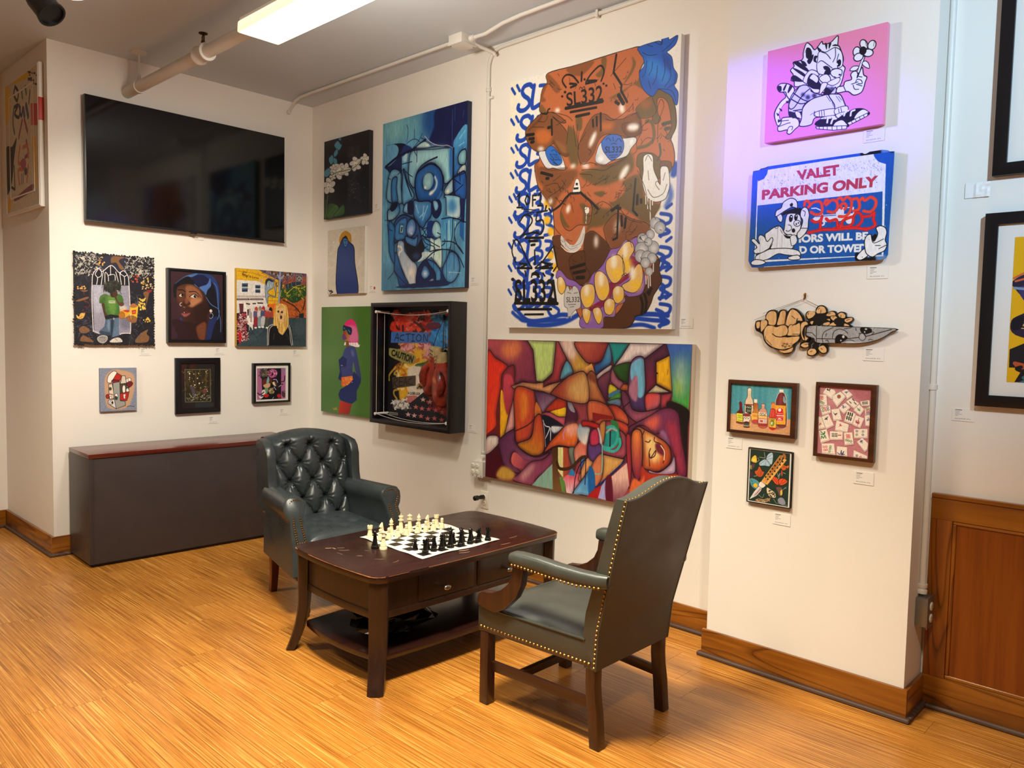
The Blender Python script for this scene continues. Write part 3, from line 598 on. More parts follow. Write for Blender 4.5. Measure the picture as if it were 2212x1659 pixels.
    A.P('2f5b22', '235,325 415,280 400,470 330,460 260,390', grad=((280,320),(380,460),'1c3a18'), ol=(K, 6)); A.P('9a5a68', '230,340 280,430 340,480 320,540 260,510 215,450', soft=6, ol=(K, 5)); A.P('c9662a', '340,490 385,500 380,550 310,540', ol=(K, 5)); A.P('c8b824', '205,490 280,540 195,590', ol=(K, 4)); A.P('48a02e', '310,565 310,630 200,690 180,670 210,620', ol=(K, 6)); A.P('5f90b4', '180,660 300,630 310,700 240,700', op=.8, ol=(K, 4)); A.P('3a6a8a', '195,590 280,545 310,560 210,620')
    A.P('7c5a86', '415,275 545,240 555,580 560,740 480,745 420,720 385,620', grad=((430,300),(500,720),'3e2d5a'), ol=o); A.P('6fb0cc', '420,290 540,250 545,560 480,610 470,410 415,450', soft=5); A.P('a96c80', '420,450 475,410 470,640 420,630 390,560', soft=10)
    A.P('57293f', '545,245 745,90 770,100 790,200 660,260 660,490 560,570', sm=False, grad=((600,260),(600,540),'7e2230'), ol=o); A.P('f0b41c', '660,268 795,200 815,560 660,480', sm=False, ol=(K, 6), grad=((680,300),(800,540),'dfa51e')); A.B(K, 668, 378, 9); A.S('9a6a14', 6, '775,340 770,390'); A.P('dcd0a0', '655,490 800,562 560,582', sm=False, ol=(K, 7)); A.P('d2483e', '560,585 705,585 690,690 620,740 560,740', grad=((580,600),(660,720),'b8606a'), ol=(K, 5)); A.P('a83a44', '705,585 820,568 770,700 700,725', sm=False, ol=(K, 6))
    A.P('3c62aa', '765,90 1015,90 1000,380 975,735 815,650 820,560 795,200', sm=False, grad=((820,160),(930,700),'3f9a34')); A.P('cfd9b0', '880,240 920,240 930,480 900,620 860,480', soft=80); A.P('8fb04a', '860,420 900,520 880,600 850,520', soft=40); A.P('17140f', '800,650 975,740 965,900 945,1310 900,1000 850,760 760,700', ol=(K, 5))
    A.P('6b3450', '325,550 385,600 420,720 480,750 560,750 700,720 640,780 540,840 470,860 380,790 340,720 320,640', grad=((380,640),(500,840),'a8586c'), ol=o); A.S(K, 9, '330,720 400,660'); A.P('7a3a60', '370,960 400,900 470,860 600,790 700,730 800,715 870,760 890,850 900,1000 940,1220 945,1370 860,1360 840,1200 780,1080 720,960 640,970 560,900 480,890 420,950 380,980', grad=((500,860),(880,1100),'6d2440'), ol=o); A.P('d05a48', '540,860 660,790 690,850 640,930 580,900', soft=40); A.P('9a2f44', '760,860 860,900 900,1200 930,1330 860,1300 820,1100', soft=40); A.P('8a5a80', '690,950 740,940 790,1080 720,1020', soft=14)
    A.P('aa3424', '190,700 280,700 370,790 380,880 260,840 230,780', grad=((200,720),(340,860),'d0603a'), ol=o); A.P('c4442f', '260,840 380,890 365,990 300,930', ol=(K, 6)); A.P('c9653e', '0,660 170,690 250,830 150,850 110,900 40,850 0,850', grad=((20,680),(200,820),'a8442c'), ol=(K, 6)); A.Q('7d1c1c', '35,765 230,800 240,830 120,830 60,860 40,850'); A.P('b8241e', '-60,850 20,855 110,890 100,930 0,900 -60,900', ol=(K, 5))
    A.P('a84a5a', '300,940 365,1000 375,1130 340,1200 290,1210 130,1160 120,1100 240,1140 320,1080', ol=o); A.P('32703a', '215,840 280,860 300,960 320,1060 280,1090 230,900'); A.P('1f8a82', '155,960 270,930 300,1040 250,1110 150,1100', sm=False); A.SS_('38a59a', 22, '160,920 230,900 280,960 260,1060 200,1110 120,1090|300,1020 300,1090 240,1140 150,1120'); A.S('8aa89c', 16, '170,960 220,920 270,940'); A.L(K, 12, '210,950 205,1090'); A.P('b87a3e', '110,880 160,850 160,960 140,1060 110,980', ol=(K, 4)); A.P('d7ccdc', '80,940 100,920 130,1060 100,1060', soft=6); A.P('5a3a70', '0,1060 100,1060 130,1160 60,1240 0,1200', ol=(K, 5)); A.P('b83050', '20,960 80,930 100,1060 20,1080', ol=(K, 4))
    A.P('d8a45a', '140,1170 345,1215 300,1290 140,1440 100,1470', sm=False, grad=((180,1190),(160,1420),'c58646'), ol=o); A.P('c9724a', '60,1220 130,1170 130,1380 60,1480 20,1330', ol=(K, 5)); A.S('7ab0a0', 10, '130,1080 130,1300 100,1360 0,1340'); A.L('1c2a6a', 12, '345,1240 60,1500'); A.P('1f5a9a', '0,1300 50,1330 60,1490 0,1560', soft=4); A.P('a81e1e', '60,1500 130,1480 100,1580 -20,1590'); A.P('a8a0d0', '120,1480 165,1410 165,1610 90,1590', sm=False)
    A.P('b8303a', '365,990 410,1000 420,1200 400,1480 380,1440 370,1220', ol=(K, 6)); A.P('dcae9e', '200,1400 370,1250 390,1470 300,1640 180,1610', sm=False, grad=((250,1400),(280,1620),'7a3a4a')); A.P('5a1226', '165,1400 220,1390 230,1640 165,1610', soft=6)
    A.P('e0904a', '420,960 480,900 550,930 640,980 760,1060 800,1160 780,1260 680,1330 580,1320 520,1270 515,1050', grad=((440,1000),(720,1280),'b84a24'), ol=o); A.P('dc7a3a', '420,960 515,960 515,1300 480,1420 440,1380 415,1240', grad=((440,980),(480,1400),'8a2440'), ol=o); A.P('e8c07a', '560,1000 640,1010 690,1120 680,1230 600,1230 560,1120', soft=40); A.P('6a2230', '650,1060 720,1080 740,1180 660,1140', soft=14); A.SS_('3c1a1a', 7, '550,1040 580,1050 600,1030|640,1000 640,1040 700,1070 740,1160 720,1250|590,1160 600,1200 650,1130 640,1180 600,1205|600,1110 585,1160 590,1280|540,940 515,1000'); A.S('e8c8a0', 8, '700,1080 735,1140 730,1220'); A.P('bfa0b8', '585,1320 680,1340 790,1260 830,1180 840,1330 760,1360 600,1350', ol=(K, 6)); A.P('a83020', '520,1280 590,1350 900,1370 560,1450 500,1440', soft=6); A.P('d06030', '400,1480 440,1400 500,1430 540,1360 520,1460 400,1560', soft=10)
    A.grain(.07, 14, 3)
    return A
def art_blue():
    A = Art(450, 603, [(825,268.3),(1011.2,217.6),(1003,622.2),(826,626.8)], '5591b2', 7)
    n = vnoise(A.h, A.w, 160, 50, A.rs)[..., None]
    A.a = A.a*(1+.16*n)
    Z1 = lambda: A.src(820, 210, 7.543); Z2 = lambda: A.src(820, 420, 7.543)
    Z1(); K = '0b1230'; o = (K, 14); A.glow = .28; A.gw = 4
    A.P('6ba5ad', '40,450 600,330 620,600 200,760 60,700', soft=160, op=.8); A.P('7fb4b8', '130,460 330,420 330,640 180,700', soft=90, op=.7)
    A.P('1c4a86', '700,280 960,200 960,700 760,660 700,520', soft=120); A.P('141b4a', '930,190 1445,50 1425,480 1230,700 1190,860 1060,810 880,790 800,720 880,500', soft=24); A.SS_('3a4f8a', 6, '1190,200 1180,800|1230,160 1225,400|1380,220 1360,330')
    A.P('4f98c4', '1425,470 1400,1100 1280,1280 1210,1300 1200,850 1235,690', grad=((1300,600),(1260,1250),'2a69a8')); A.SS_('7cc0d6', 10, '1300,700 1400,560|1290,820 1380,760|1340,900 1400,830', soft=8)
    A.SS_(K, 7, '430,460 455,560 430,740|560,530 560,690|690,600 620,740 540,840|670,680 720,700|430,770 520,705 600,705 660,760'); A.SS_('a8cfd2', 7, '100,460 70,620 80,900 100,1200|115,480 120,1000', op=.6)
    A.P(K, '90,800 280,765 420,790 340,920 260,1020 300,880 250,790'); A.P('1a2f6a', '400,790 520,870 300,1010 340,920', soft=10); A.P('152049', '70,1160 160,1130 330,980 350,1100 350,1300 260,1190 160,1250 120,1210'); A.P('5d98bc', '130,800 240,790 250,1000 150,1120 110,1000', soft=20)
    A.S(K, 30, '90,1150 300,980 530,870 740,710'); A.S(K, 16, '530,880 740,850 1000,820 1180,860 1200,900 1195,1340'); A.S('c9b4c0', 8, '730,650 800,730 900,790 1020,815 1100,805 1190,860 1200,960')
    A.P('a9cccb', '590,840 730,735 830,830', soft=10, ol=(K, 5)); A.B('f0e6d8', 770, 805, 22, 18, soft=16); A.P('9fc4cf', '370,1000 440,930 430,1060 380,1060', soft=10)
    A.P('7db3c6', '500,920 600,880 900,870 1100,850 1180,900 1190,1340 1060,1440 1030,1300 900,1110 760,1110 620,1250 560,1500 470,1360 470,1100', grad=((560,920),(1180,1300),'8ec4c8'), ol=(K, 13)); A.P('9fc9c8', '560,960 1000,880 1120,960 1100,1200 880,1050 560,1180', soft=120, op=.8); A.P('2d68a8', '1130,880 1195,900 1190,1300 1140,1300', soft=30)
    A.S(K, 20, '935,1000 780,1070 660,1160 590,1290 565,1500', w2=8); A.P('2a69ab', '575,1500 600,1280 720,1160 850,1110 980,1200 1030,1360 1020,1560 950,1700 840,1740 650,1740', ol=(K, 22), grad=((680,1200),(900,1700),'1c4f92')); A.B('4f8fbe', 790, 1400, 95, 150, 8, ol=(K, 14)); A.P('8ab4b8', '730,1290 830,1270 850,1420 780,1540 720,1450', soft=40); A.B('d8d4cc', 740, 1500, 22, 26, soft=14); A.S('a9bfcc', 30, '900,1330 930,1420 900,1530 820,1600', soft=24); A.B('e8d8c4', 840, 1590, 40, 22, -40, soft=24)
    A.P('6da3bd', '140,1320 180,1220 250,1190 340,1260 350,1500 360,1750 120,1700 130,1400', ol=(K, 12)); A.P('3a77ac', '190,1400 240,1320 280,1340 270,1500 290,1720 200,1720', soft=8, ol=(K, 11)); A.SS_(K, 9, '350,1000 350,1300|360,1110 520,1070|290,1280 390,1190|390,1200 460,1270 530,1320|600,860 600,1080|550,880 600,980|130,1330 170,1360'); A.P('5d9bbf', '370,1300 400,1200 450,1400 560,1620 470,1740 370,1740', ol=(K, 12)); A.S(K, 18, '380,1190 430,1390 520,1640')
    A.P('86b9c0', '1280,1000 1330,900 1410,890 1400,1110 1300,1120', soft=6, ol=(K, 14)); A.P('d2ddd0', '1270,1280 1320,1170 1400,1130 1400,1260', ol=(K, 9)); A.P('2559a0', '1210,1350 1290,1280 1400,1265 1400,1680 1260,1660 1215,1560', ol=(K, 16)); A.P('9ec4cc', '1200,1360 1110,1450 1050,1560 1080,1630 1190,1580 1200,1500', ol=(K, 14)); A.B('e4d6c4', 1110, 1570, 24, 36, soft=20); A.SS_(K, 10, '1050,1480 1200,1350 1400,1260|1060,1650 1200,1600 1360,1460|1200,1360 1320,1450|1300,1250 1310,1400'); A.S(K, 26, '1205,860 1200,1340 1210,1750')
    Z2()
    A.S('2b5f98', 40, '1000,0 950,100'); A.P('5d97c4', '550,130 650,140 830,150 840,360 760,480 690,570 560,390', grad=((600,160),(740,520),'2a6aa6'), ol=(K, 16)); A.SS_('8fc0dc', 14, '590,200 630,330|720,220 700,380|780,220 700,440|650,400 720,330', soft=14)
    A.P('0e1a44', '840,140 880,180 890,290 930,300 960,230 930,120 980,120 1010,210 1000,330 940,420 880,400 840,300'); A.P('86b6d4', '870,140 930,140 960,220 930,295 890,270', ol=(K, 8)); A.P('8fc4d0', '1050,80 1080,100 1090,400 1110,410 1300,410 1310,150 1290,70 1090,40', grad=((1100,80),(1200,400),'bcd6d6'), ol=(K, 9)); A.B('3f7fb4', 1180, 220, 70, 120, soft=60); A.Q('12204e', '1310,100 1395,100 1380,500 1320,480')
    A.P('2f6aa4', '170,250 200,180 290,150 330,280 260,400 150,450 130,300', grad=((200,200),(180,420),'9cc4cc'), ol=(K, 12)); A.P(K, '170,260 200,190 290,150 280,230 210,300'); A.P('7fb0d4', '390,250 430,170 540,150 540,330 400,320', ol=(K, 12)); A.P('11183c', '460,150 545,140 545,340 460,330')
    A.P('315f96', '230,600 260,450 360,360 460,370 600,460 660,620 690,900 660,1060 580,1100 500,1060 430,900 400,760 300,780 250,800', ol=(K, 18)); A.P('3d78b0', '250,560 330,440 440,420 440,700 300,770 240,700', ol=(K, 8)); A.Q('2a5a88', '320,490 400,490 390,680 310,660'); A.Q('9cc0bc', '345,520 385,530 380,640 340,640'); A.Q('14221f', '355,545 380,550 365,630 350,625'); A.B('5486be', 515, 570, 78, 150, 6, ol=(K, 14)); A.B('a9b8d8', 510, 600, 40, 70, 20, soft=40); A.B('e2cfc0', 520, 660, 22, 14, soft=12); A.P('4a86bc', '430,700 560,740 620,690 610,830 570,870 440,800', ol=(K, 14)); A.P('0c0f22', '420,800 580,880 620,840 690,740 740,860 720,950 700,1010 660,1060 580,1095 500,1060 440,950'); A.B('2a3d68', 600, 1020, 60, 50, soft=40)
    A.P('9db4cc', '300,800 350,765 400,800 410,900 430,960 520,1080 610,1180 610,1490 490,1490 400,1280 330,1120 290,980', grad=((350,800),(520,1450),'d4d6d4'), ol=(K, 9)); A.S('efe6da', 22, '310,860 350,870 370,920 330,960 320,1000', soft=16); A.B('f2e4d0', 530, 1280, 50, 60, soft=50); A.P('2c6aa0', '250,1000 290,980 380,1260 490,1490 350,1500 300,1350 250,1240', grad=((270,1050),(420,1480),'1c3f7e'), ol=(K, 8)); A.P('2b6fa8', '160,460 250,560 240,780 250,1120 170,980 150,700', ol=(K, 9)); A.SS_(K, 9, '90,440 180,440 260,410|130,500 160,580 210,610|250,1120 240,1260 150,1380|250,1250 330,1350 420,1440 490,1490|120,300 130,520 150,700 160,950')
    A.P('123070', '780,480 900,470 870,560 850,700 780,720'); A.P('9cccd2', '900,470 970,500 1000,600 995,700 940,740 880,700 850,600', ol=(K, 10)); A.P('1c4c8c', '850,620 880,700 960,740 900,760 860,720'); A.P('b8d8d2', '820,740 900,760 1000,760 1010,1200 910,1120 830,1000', grad=((840,780),(980,1180),'cfe0d0'), ol=(K, 6)); A.P('4a90bc', '700,740 820,800 810,920 740,880', ol=(K, 6)); A.S(K, 16, '690,690 760,720 880,720'); A.SS_(K, 10, '690,600 780,560|690,690 840,800 980,880|680,700 760,820 880,870 910,920|830,960 690,960 780,860|700,590 790,720|740,620 760,760|780,560 700,700|940,650 1000,680|890,770 890,1000')
    A.P('3f86b8', '1010,430 1180,420 1180,800 1100,900 1010,860', grad=((1020,440),(1170,860),'6fb4cc')); A.SS_('bcdcd8', 14, '1130,460 1130,800|1230,480 1220,700', soft=10); A.Q('1f5a9c', '1310,480 1375,500 1370,800 1300,700'); A.SS_(K, 12, '1010,430 1160,410 1320,450 1460,520|1320,460 1240,560 1220,700 1260,850 1350,980|1020,790 1180,800 1290,880 1360,990|800,960 960,920 1180,940 1290,1040 1370,1210|1190,440 1180,700 1140,940 1090,1080|1010,860 1060,820 1060,760')
    A.P('c9dcd8', '620,1110 690,1040 700,960 830,960 860,1020 740,1080', soft=3); A.P('132050', '740,1080 810,1160 900,1280 910,1430 850,1490 620,1490 620,1250', ol=(K, 12)); A.P('3b77b0', '740,1170 800,1230 820,1320 740,1390 680,1320 700,1230', ol=(K, 8)); A.B('9cb4cc', 745, 1300, 44, 56, soft=20); A.B('f0f0ee', 745, 1300, 12, 14, soft=8); A.P('8f8f9a', '790,1440 870,1380 880,1440 830,1470', soft=10); A.P('2f74ac', '780,1080 900,1130 1000,1280 980,1440 920,1480 910,1300 820,1170', grad=((820,1100),(960,1450),'5a9cc4'), ol=(K, 12)); A.S(K, 14, '740,1090 880,960 1000,920'); A.P('4a88b8', '1090,1080 1150,960 1250,1000 1300,1150 1290,1290 1200,1430 1100,1430 1030,1300 1040,1180', grad=((1080,1050),(1180,1420),'5f9cc4'), ol=(K, 12)); A.P('12265e', '1030,1180 1020,1290 1090,1420 1180,1450 1060,1470 990,1330', soft=4); A.S('b8d4da', 6, '1120,1280 1320,1295|1140,1285 1130,1330'); A.P('15244e', '1000,1400 1100,1440 1060,1500 340,1520 380,1480', soft=6); A.SS_(K, 6, '1090,500 1090,1400|1220,500 1210,1250|880,1000 880,1250')
    A.SS_('8fc0cc', 12, '60,200 70,700 80,1100|110,100 110,500', soft=10, op=.6); A.P('7fb4b0', '60,500 110,800 140,1050 90,900', soft=30, op=.7)
    A.grain(.08, 16, 3)
    return A

def art_tiger():
    A = Art(480, 384, [(1659.2,112.2),(1917.6,44.9),(1908,265.2),(1650.6,311.5)], 'ef8ab4', 9).src(1630, 30, 5.719)
    K = '17131f'; W = 'f0eef2'; o = (K, 12)
    # tail, ear, body
    A.S(K, 74, '300,1360 270,1240 330,1120 410,1040 390,960 320,930'); A.S(W, 54, '300,1360 275,1240 335,1120 412,1040 392,962 325,930')
    A.P(W, '280,910 330,865 420,870 490,920 480,1000 440,1060 400,1020 380,970 310,970', ol=o)
    for p in ('285,900 330,900 330,960 290,950','380,880 400,870 370,950 350,940','440,880 470,900 420,980 410,960','270,1230 300,1250 285,1270','300,1170 340,1190 330,1210','390,1080 430,1090 400,1110','290,1310 320,1330 290,1350'): A.P(K, p)
    A.P(W, '600,550 605,470 645,360 700,390 750,440 830,340 850,370 940,350 1030,265 1030,380 1050,400 1090,500 1100,560 1090,620 1120,660 1105,720 1090,800 1040,900 900,960 760,960 600,900 500,900 490,840 450,820 480,760 445,700 490,650 480,600 560,580', ol=o)
    for p in ('640,430 680,420 710,470 700,550 640,540','480,600 540,590 640,660 680,720 600,690 520,640','470,670 540,690 620,740 640,790 540,730','450,790 500,760 600,830 560,840 480,830','570,580 620,590 650,640 610,640','650,580 680,620 720,560 730,500 700,520','740,520 780,520 760,560 770,600 730,580','770,400 830,450 800,470','870,360 900,370 890,440','920,355 950,360 920,430','1000,370 1040,390 960,390'): A.P(K, p)
    A.P('d8d6dc', '425,1250 430,1080 500,950 600,880 700,900 710,960 900,1000 1000,900 980,990 700,1060 600,1150 590,1250 480,1290', ol=o)
    for c, x, y, r in ((K,600,1000,26),(K,660,1030,30),(K,740,1010,30),(K,910,930,30),(K,960,920,26)): A.B(c, x, y, r, r, soft=24, op=.85)
    A.S(K, 13, '560,890 440,1080 430,1170 490,1160 600,1000 690,920|480,980 600,1060 700,1090|460,1060 560,1110 640,1100|480,1200 600,1180'); A.P(K, '425,1210 500,1220 590,1210 560,1290 440,1280')
    # face
    A.P(W, '780,560 790,480 830,460 880,470 950,430 1000,410 1060,440 1090,510 1090,620 1050,660 960,680 940,740 800,740 770,660', ol=(K, 9)); A.S(K, 9, '790,600 830,575 900,620 960,665|830,470 890,490 940,550|1000,420 1000,520 970,590|1040,490 1020,580 1030,660')
    A.P(K, '850,650 900,640 940,680 930,740 860,745 870,700'); A.P(W, '855,690 880,690 860,715'); A.B(K, 1045, 600, 26, 46, 12); A.P(W, '1015,600 1035,615 1020,630')
    A.P(W, '940,720 960,690 1020,670 1080,690 1075,750 1040,780 990,780 950,750', ol=(K, 9)); A.B(K, 1055, 745, 16, 10); A.B(K, 990, 775, 14, 8)
    A.P(W, '600,830 640,740 700,690 770,710 800,760 760,760 700,740 660,800 650,860', ol=(K, 9)); A.P(K, '650,860 670,780 720,740 790,770 800,830 830,880 810,940 720,920'); A.P(W, '680,790 730,740 790,790 770,850 720,820', ol=(K, 6)); A.P(W, '640,870 720,920 800,930 790,970 740,970 700,930', ol=(K, 6))
    A.P(W, '800,800 830,760 890,740 930,770 940,820 900,850 850,850', ol=(K, 10)); A.P(W, '830,860 900,850 880,910 820,985 800,990', ol=(K, 9)); A.P(W, '900,850 960,880 1030,850 1060,800 1040,780 980,800', ol=(K, 8)); A.P(K, '880,910 920,920 960,960 900,1000 850,1000')
    # right arm with flower
    A.P(W, '1020,970 1030,900 1100,880 1120,830 1200,800 1190,740 1230,700 1280,710 1270,780 1330,650 1350,740 1390,770 1370,830 1355,890 1320,960 1230,995 1150,950', ol=o); A.S(K, 9, '1250,840 1270,800 1320,810 1330,850 1280,850|1220,870 1240,920 1290,920|1260,860 1330,880|1200,860 1280,830|1100,880 1130,950|1280,760 1330,770')
    A.L(K, 40, '1285,710 1350,520'); A.L(W, 22, '1285,705 1345,530'); A.P(W, '1330,600 1370,570 1410,600 1420,660 1360,640', ol=(K, 9)); A.P(W, '1180,690 1220,640 1290,640 1250,690', ol=(K, 9))
    for x, y, a in ((1350,370,-20),(1450,375,30),(1265,460,10),(1405,470,80),(1285,525,60)): A.B(W, x, y, 46, 62, a, ol=o)
    A.B(K, 1340, 445, 44, 54, 20)
    # legs, shoes, left hand
    A.P('e6e4ea', '600,1160 700,1060 830,1010 920,1000 1000,1100 1010,1200 990,1270 760,1280 700,1370 560,1390 580,1300', ol=o); A.P('e6e4ea', '920,1000 1010,985 1070,1000 1120,1110 1140,1180 1000,1220 990,1120', ol=o)
    A.P(W, '760,1210 1000,1165 1010,1240 770,1270', ol=(K, 8)); A.P(W, '1000,1170 1140,1130 1150,1190 1010,1240', ol=(K, 8)); A.LL(K, 7, '800,1200 805,1265|830,1195 835,1260|860,1190 865,1255|1040,1165 1050,1220|1070,1155 1080,1215'); A.P(W, '830,1280 990,1250 990,1310 840,1320', ol=(K, 6)); A.P(W, '1010,1240 1140,1200 1140,1260 1050,1290', ol=(K, 6)); A.LL(K, 4, '860,1280 862,1310|890,1275 892,1305|920,1270 922,1300|950,1262 955,1295|1070,1230 1080,1262|1100,1225 1110,1250')
    A.P(K, '1040,1290 1140,1220 1230,1170 1330,1160 1400,1190 1410,1240 1160,1370 1130,1330', ol=(K, 8)); A.P(W, '1240,1290 1270,1220 1340,1170 1400,1190 1400,1220', ol=(K, 6)); A.S(W, 22, '1110,1250 1130,1200 1160,1190|1190,1250 1200,1200 1240,1180'); A.P(W, '1150,1340 1405,1210 1400,1250 1160,1375', sm=False, ol=(K, 8)); A.LL(K, 7, '1200,1320 1215,1350|1250,1295 1262,1325|1300,1268 1312,1300|1350,1242 1362,1270')
    A.P(K, '770,1380 800,1310 900,1300 1040,1290 1120,1320 1150,1390', ol=(K, 8)); A.P(W, '985,1400 1000,1340 1080,1305 1130,1340 1140,1380', ol=(K, 6)); A.S(W, 24, '900,1340 910,1290 940,1270|950,1350 970,1300 1010,1290'); A.P(W, '755,1395 1145,1375 1140,1415 980,1435 770,1420', sm=False, ol=(K, 8)); A.LL(K, 7, '800,1395 803,1425|850,1392 853,1428|900,1390 902,1432|960,1388 962,1432|1020,1385 1022,1428|1080,1380 1082,1420')
    A.P(W, '500,1210 560,1220 580,1290 530,1290', ol=(K, 7)); A.P(W, '330,1330 350,1290 470,1280 540,1310 550,1380 500,1430 440,1490 400,1480 400,1440 300,1460 285,1410 320,1370', ol=o); A.S(K, 9, '300,1400 400,1360 440,1350|330,1330 420,1320|400,1450 430,1400 470,1400 460,1440|470,1290 550,1290 560,1350')
    A.SS_(K, 5, '1010,1010 1060,1080|890,1010 940,1080|960,1090 980,1140|1040,1010 1080,1060|690,1250 750,1210|740,1200 750,1260|640,440 620,480|1370,330 1385,390|1480,330 1470,390')
    return A
def art_sign():
    A = Art(560, 400, [(1624.5,369.4),(1931.3,325.7),(1916.8,558.3),(1618.4,577.5)], '1c56a6', 11).src(1600, 310, 5.72)
    W = 'e9e8ea'; K = '141418'; R = 'bb4048'; o = (K, 10)
    A.P(W, '330,325 1660,112 1690,200 1755,235 1800,235 1755,1380 1400,1395 320,1470 170,1480 200,475 280,440 320,380', sm=False)
    A.P('1c56a6', '204,775 1755,588 1735,1365 185,1455', sm=False); A.P('1c56a6', '1660,112 1690,200 1755,235 1860,240 1860,60')
    # worn white areas
    for n, bx, c in ((150,(230,230,1000,640),'59606e'),(140,(1100,110,1740,330),'7c828c'),(60,(800,200,1740,620),'6a7078')):
        for _ in range(n):
            x = bx[0]+A.rs.rand()*(bx[2]-bx[0]); y = bx[1]+A.rs.rand()*(bx[3]-bx[1])
            if y < 460-.17*x+ (0 if x > 330 else 60): continue
            A.S(c, 3+A.rs.rand()*4, [(x, y), (x+(A.rs.rand()-.3)*24, y+A.rs.rand()*22)], op=.7)
    A.T(R, 'VALET', [(688,335),(1222,253),(1222,390),(700,455)], .05)
    A.T(R, 'PARKING ONLY', [(258,580),(1705,390),(1690,530),(255,706)], .05)
    # tow truck pictogram
    A.L('e4e4ea', 14, '880,805 935,800 1000,830 1020,900'); A.Q('e4e4ea', '880,945 940,890 1180,870 1180,830 1250,790 1400,780 1410,930 1200,960 900,985'); A.Q('1c56a6', '1280,800 1380,790 1390,860 1280,870'); A.B('e4e4ea', 1010, 985, 36); A.B('e4e4ea', 1340, 950, 40); A.B('1c56a6', 1010, 985, 14); A.L('1c56a6', 10, '930,905 1180,885')
    A.T(W, 'IORS WILL BE', [(722,1130),(1575,1085),(1570,1182),(722,1232)], .05); A.T(W, 'D OR TOWED', [(728,1272),(1560,1228),(1555,1330),(730,1366)], .05)
    # red paint loops
    R1, R2 = 'e8402e', 'd51f24'
    for c, p in ((R1,'790,770 800,720 840,720 860,760 840,790 900,730 980,720 1010,780 1000,860 930,880 870,850'),(R1,'1040,740 1060,700 1100,720 1060,760 1130,700 1190,720 1200,800 1150,850 1080,840'),(R1,'1200,690 1240,670 1270,700 1320,660 1370,700 1370,780 1340,860 1290,900 1220,900'),(R1,'1380,690 1440,680 1470,740 1460,810 1400,830'),(R1,'1490,690 1510,670 1540,700 1610,660 1670,700 1660,780 1600,840 1520,830'),(R1,'1250,800 1240,760 1280,740 1310,770 1290,810'),(R2,'880,950 930,975 990,950 1010,900 990,980 980,1060 900,1090 840,1100'),(R2,'1060,930 1100,960 1180,940 1200,1000 1190,1040 1120,1060 1010,1060'),(R2,'1200,1040 1240,1030 1260,960 1330,920 1390,910 1380,990 1300,1030 1230,1010'),(R2,'1400,890 1440,850 1490,880 1500,950 1440,1020 1370,1040'),(R2,'1500,900 1600,890 1650,850 1640,930 1660,1000 1600,1040 1520,1050'),(R2,'840,1110 1000,1070 1200,1060 1400,1040 1560,1060')):
        A.S(c, 36, p); A.S('f4664c', 8, p, op=.5, soft=4)
    # cartoon pig in a cap saluting (kept generic)
    A.P(K, '570,880 640,830 740,800 760,850 720,900'); A.P(W, '540,1060 560,920 600,870 720,880 750,960 740,1060 690,1140 600,1140 530,1100', ol=o); A.P(W, '450,890 500,880 520,930 500,980 460,950', ol=o)
    A.P(W, '430,910 440,840 500,800 530,730 620,680 690,710 700,800 640,790 560,830 500,870', ol=o); A.P(K, '605,760 635,735 650,755 640,785 615,785', sm=False); A.P(K, '510,880 560,840 690,800 700,825 600,850 540,890')
    A.B(K, 622, 930, 24, 46, 8); A.B(K, 685, 915, 22, 40, 8); A.B('ffffff', 628, 910, 9); A.B('ffffff', 690, 898, 8); A.B(W, 700, 990, 42, 38, ol=(K, 8)); A.B(K, 690, 1000, 8, 12); A.B(K, 716, 985, 7, 11); A.S(K, 8, '590,1010 620,1020 630,1060 590,1090 560,1080'); A.B(K, 655, 1080, 22, 26)
    A.P(W, '750,830 790,790 830,810 850,880 840,960 830,1060 780,1140 720,1180 700,1120 740,1060 770,960 740,900', ol=o); A.S(K, 8, '740,1050 830,1050|770,830 800,850 790,900')
    A.P(W, '300,1150 350,1090 440,1030 500,1040 560,1130 640,1140 640,1300 380,1310', ol=o); A.P(K, '490,1060 520,1120 600,1150 660,1140 640,1170 560,1170'); A.P(W, '620,1150 680,1140 700,1220 640,1270 620,1220', ol=(K, 7)); A.P(W, '430,1040 460,1030 460,1050 430,1055', ol=(K, 6))
    A.P(W, '130,1210 170,1190 230,1250 215,1180 240,1140 290,1160 330,1220 380,1170 400,1200 370,1270 330,1340 250,1360 180,1370 160,1330 200,1290', ol=o); A.P(K, '290,1340 350,1300 400,1240 360,1320 330,1360'); A.P(W, '380,1310 580,1300 720,1330 730,1390 560,1380 460,1370 330,1440 200,1460 190,1400 300,1340', ol=o); A.P(W, '590,1410 700,1380 740,1410 720,1435 620,1440', ol=o); A.P(W, '130,1480 180,1445 260,1450 310,1480 240,1510 150,1510', ol=o); A.S('9a9aa0', 5, '460,1040 450,1300|515,1140 510,1300|240,1180 235,1450')
    # glove giving a thumb
    A.P(K, '1410,1380 1440,1340 1560,1400 1660,1380 1640,1440 1440,1450'); A.P(W, '1430,1390 1530,1290 1580,1360 1480,1430', ol=o); A.P(W, '1530,1190 1560,1130 1610,1120 1640,1200 1690,1110 1670,1040 1720,1010 1780,1030 1800,1090 1780,1180 1800,1240 1770,1310 1690,1350 1620,1390 1550,1350 1530,1270', ol=o); A.S(K, 8, '1610,1130 1640,1220 1760,1170|1700,1290 1800,1240|1660,1250 1720,1250'); A.P(K, '1620,1150 1660,1110 1680,1140 1650,1200')
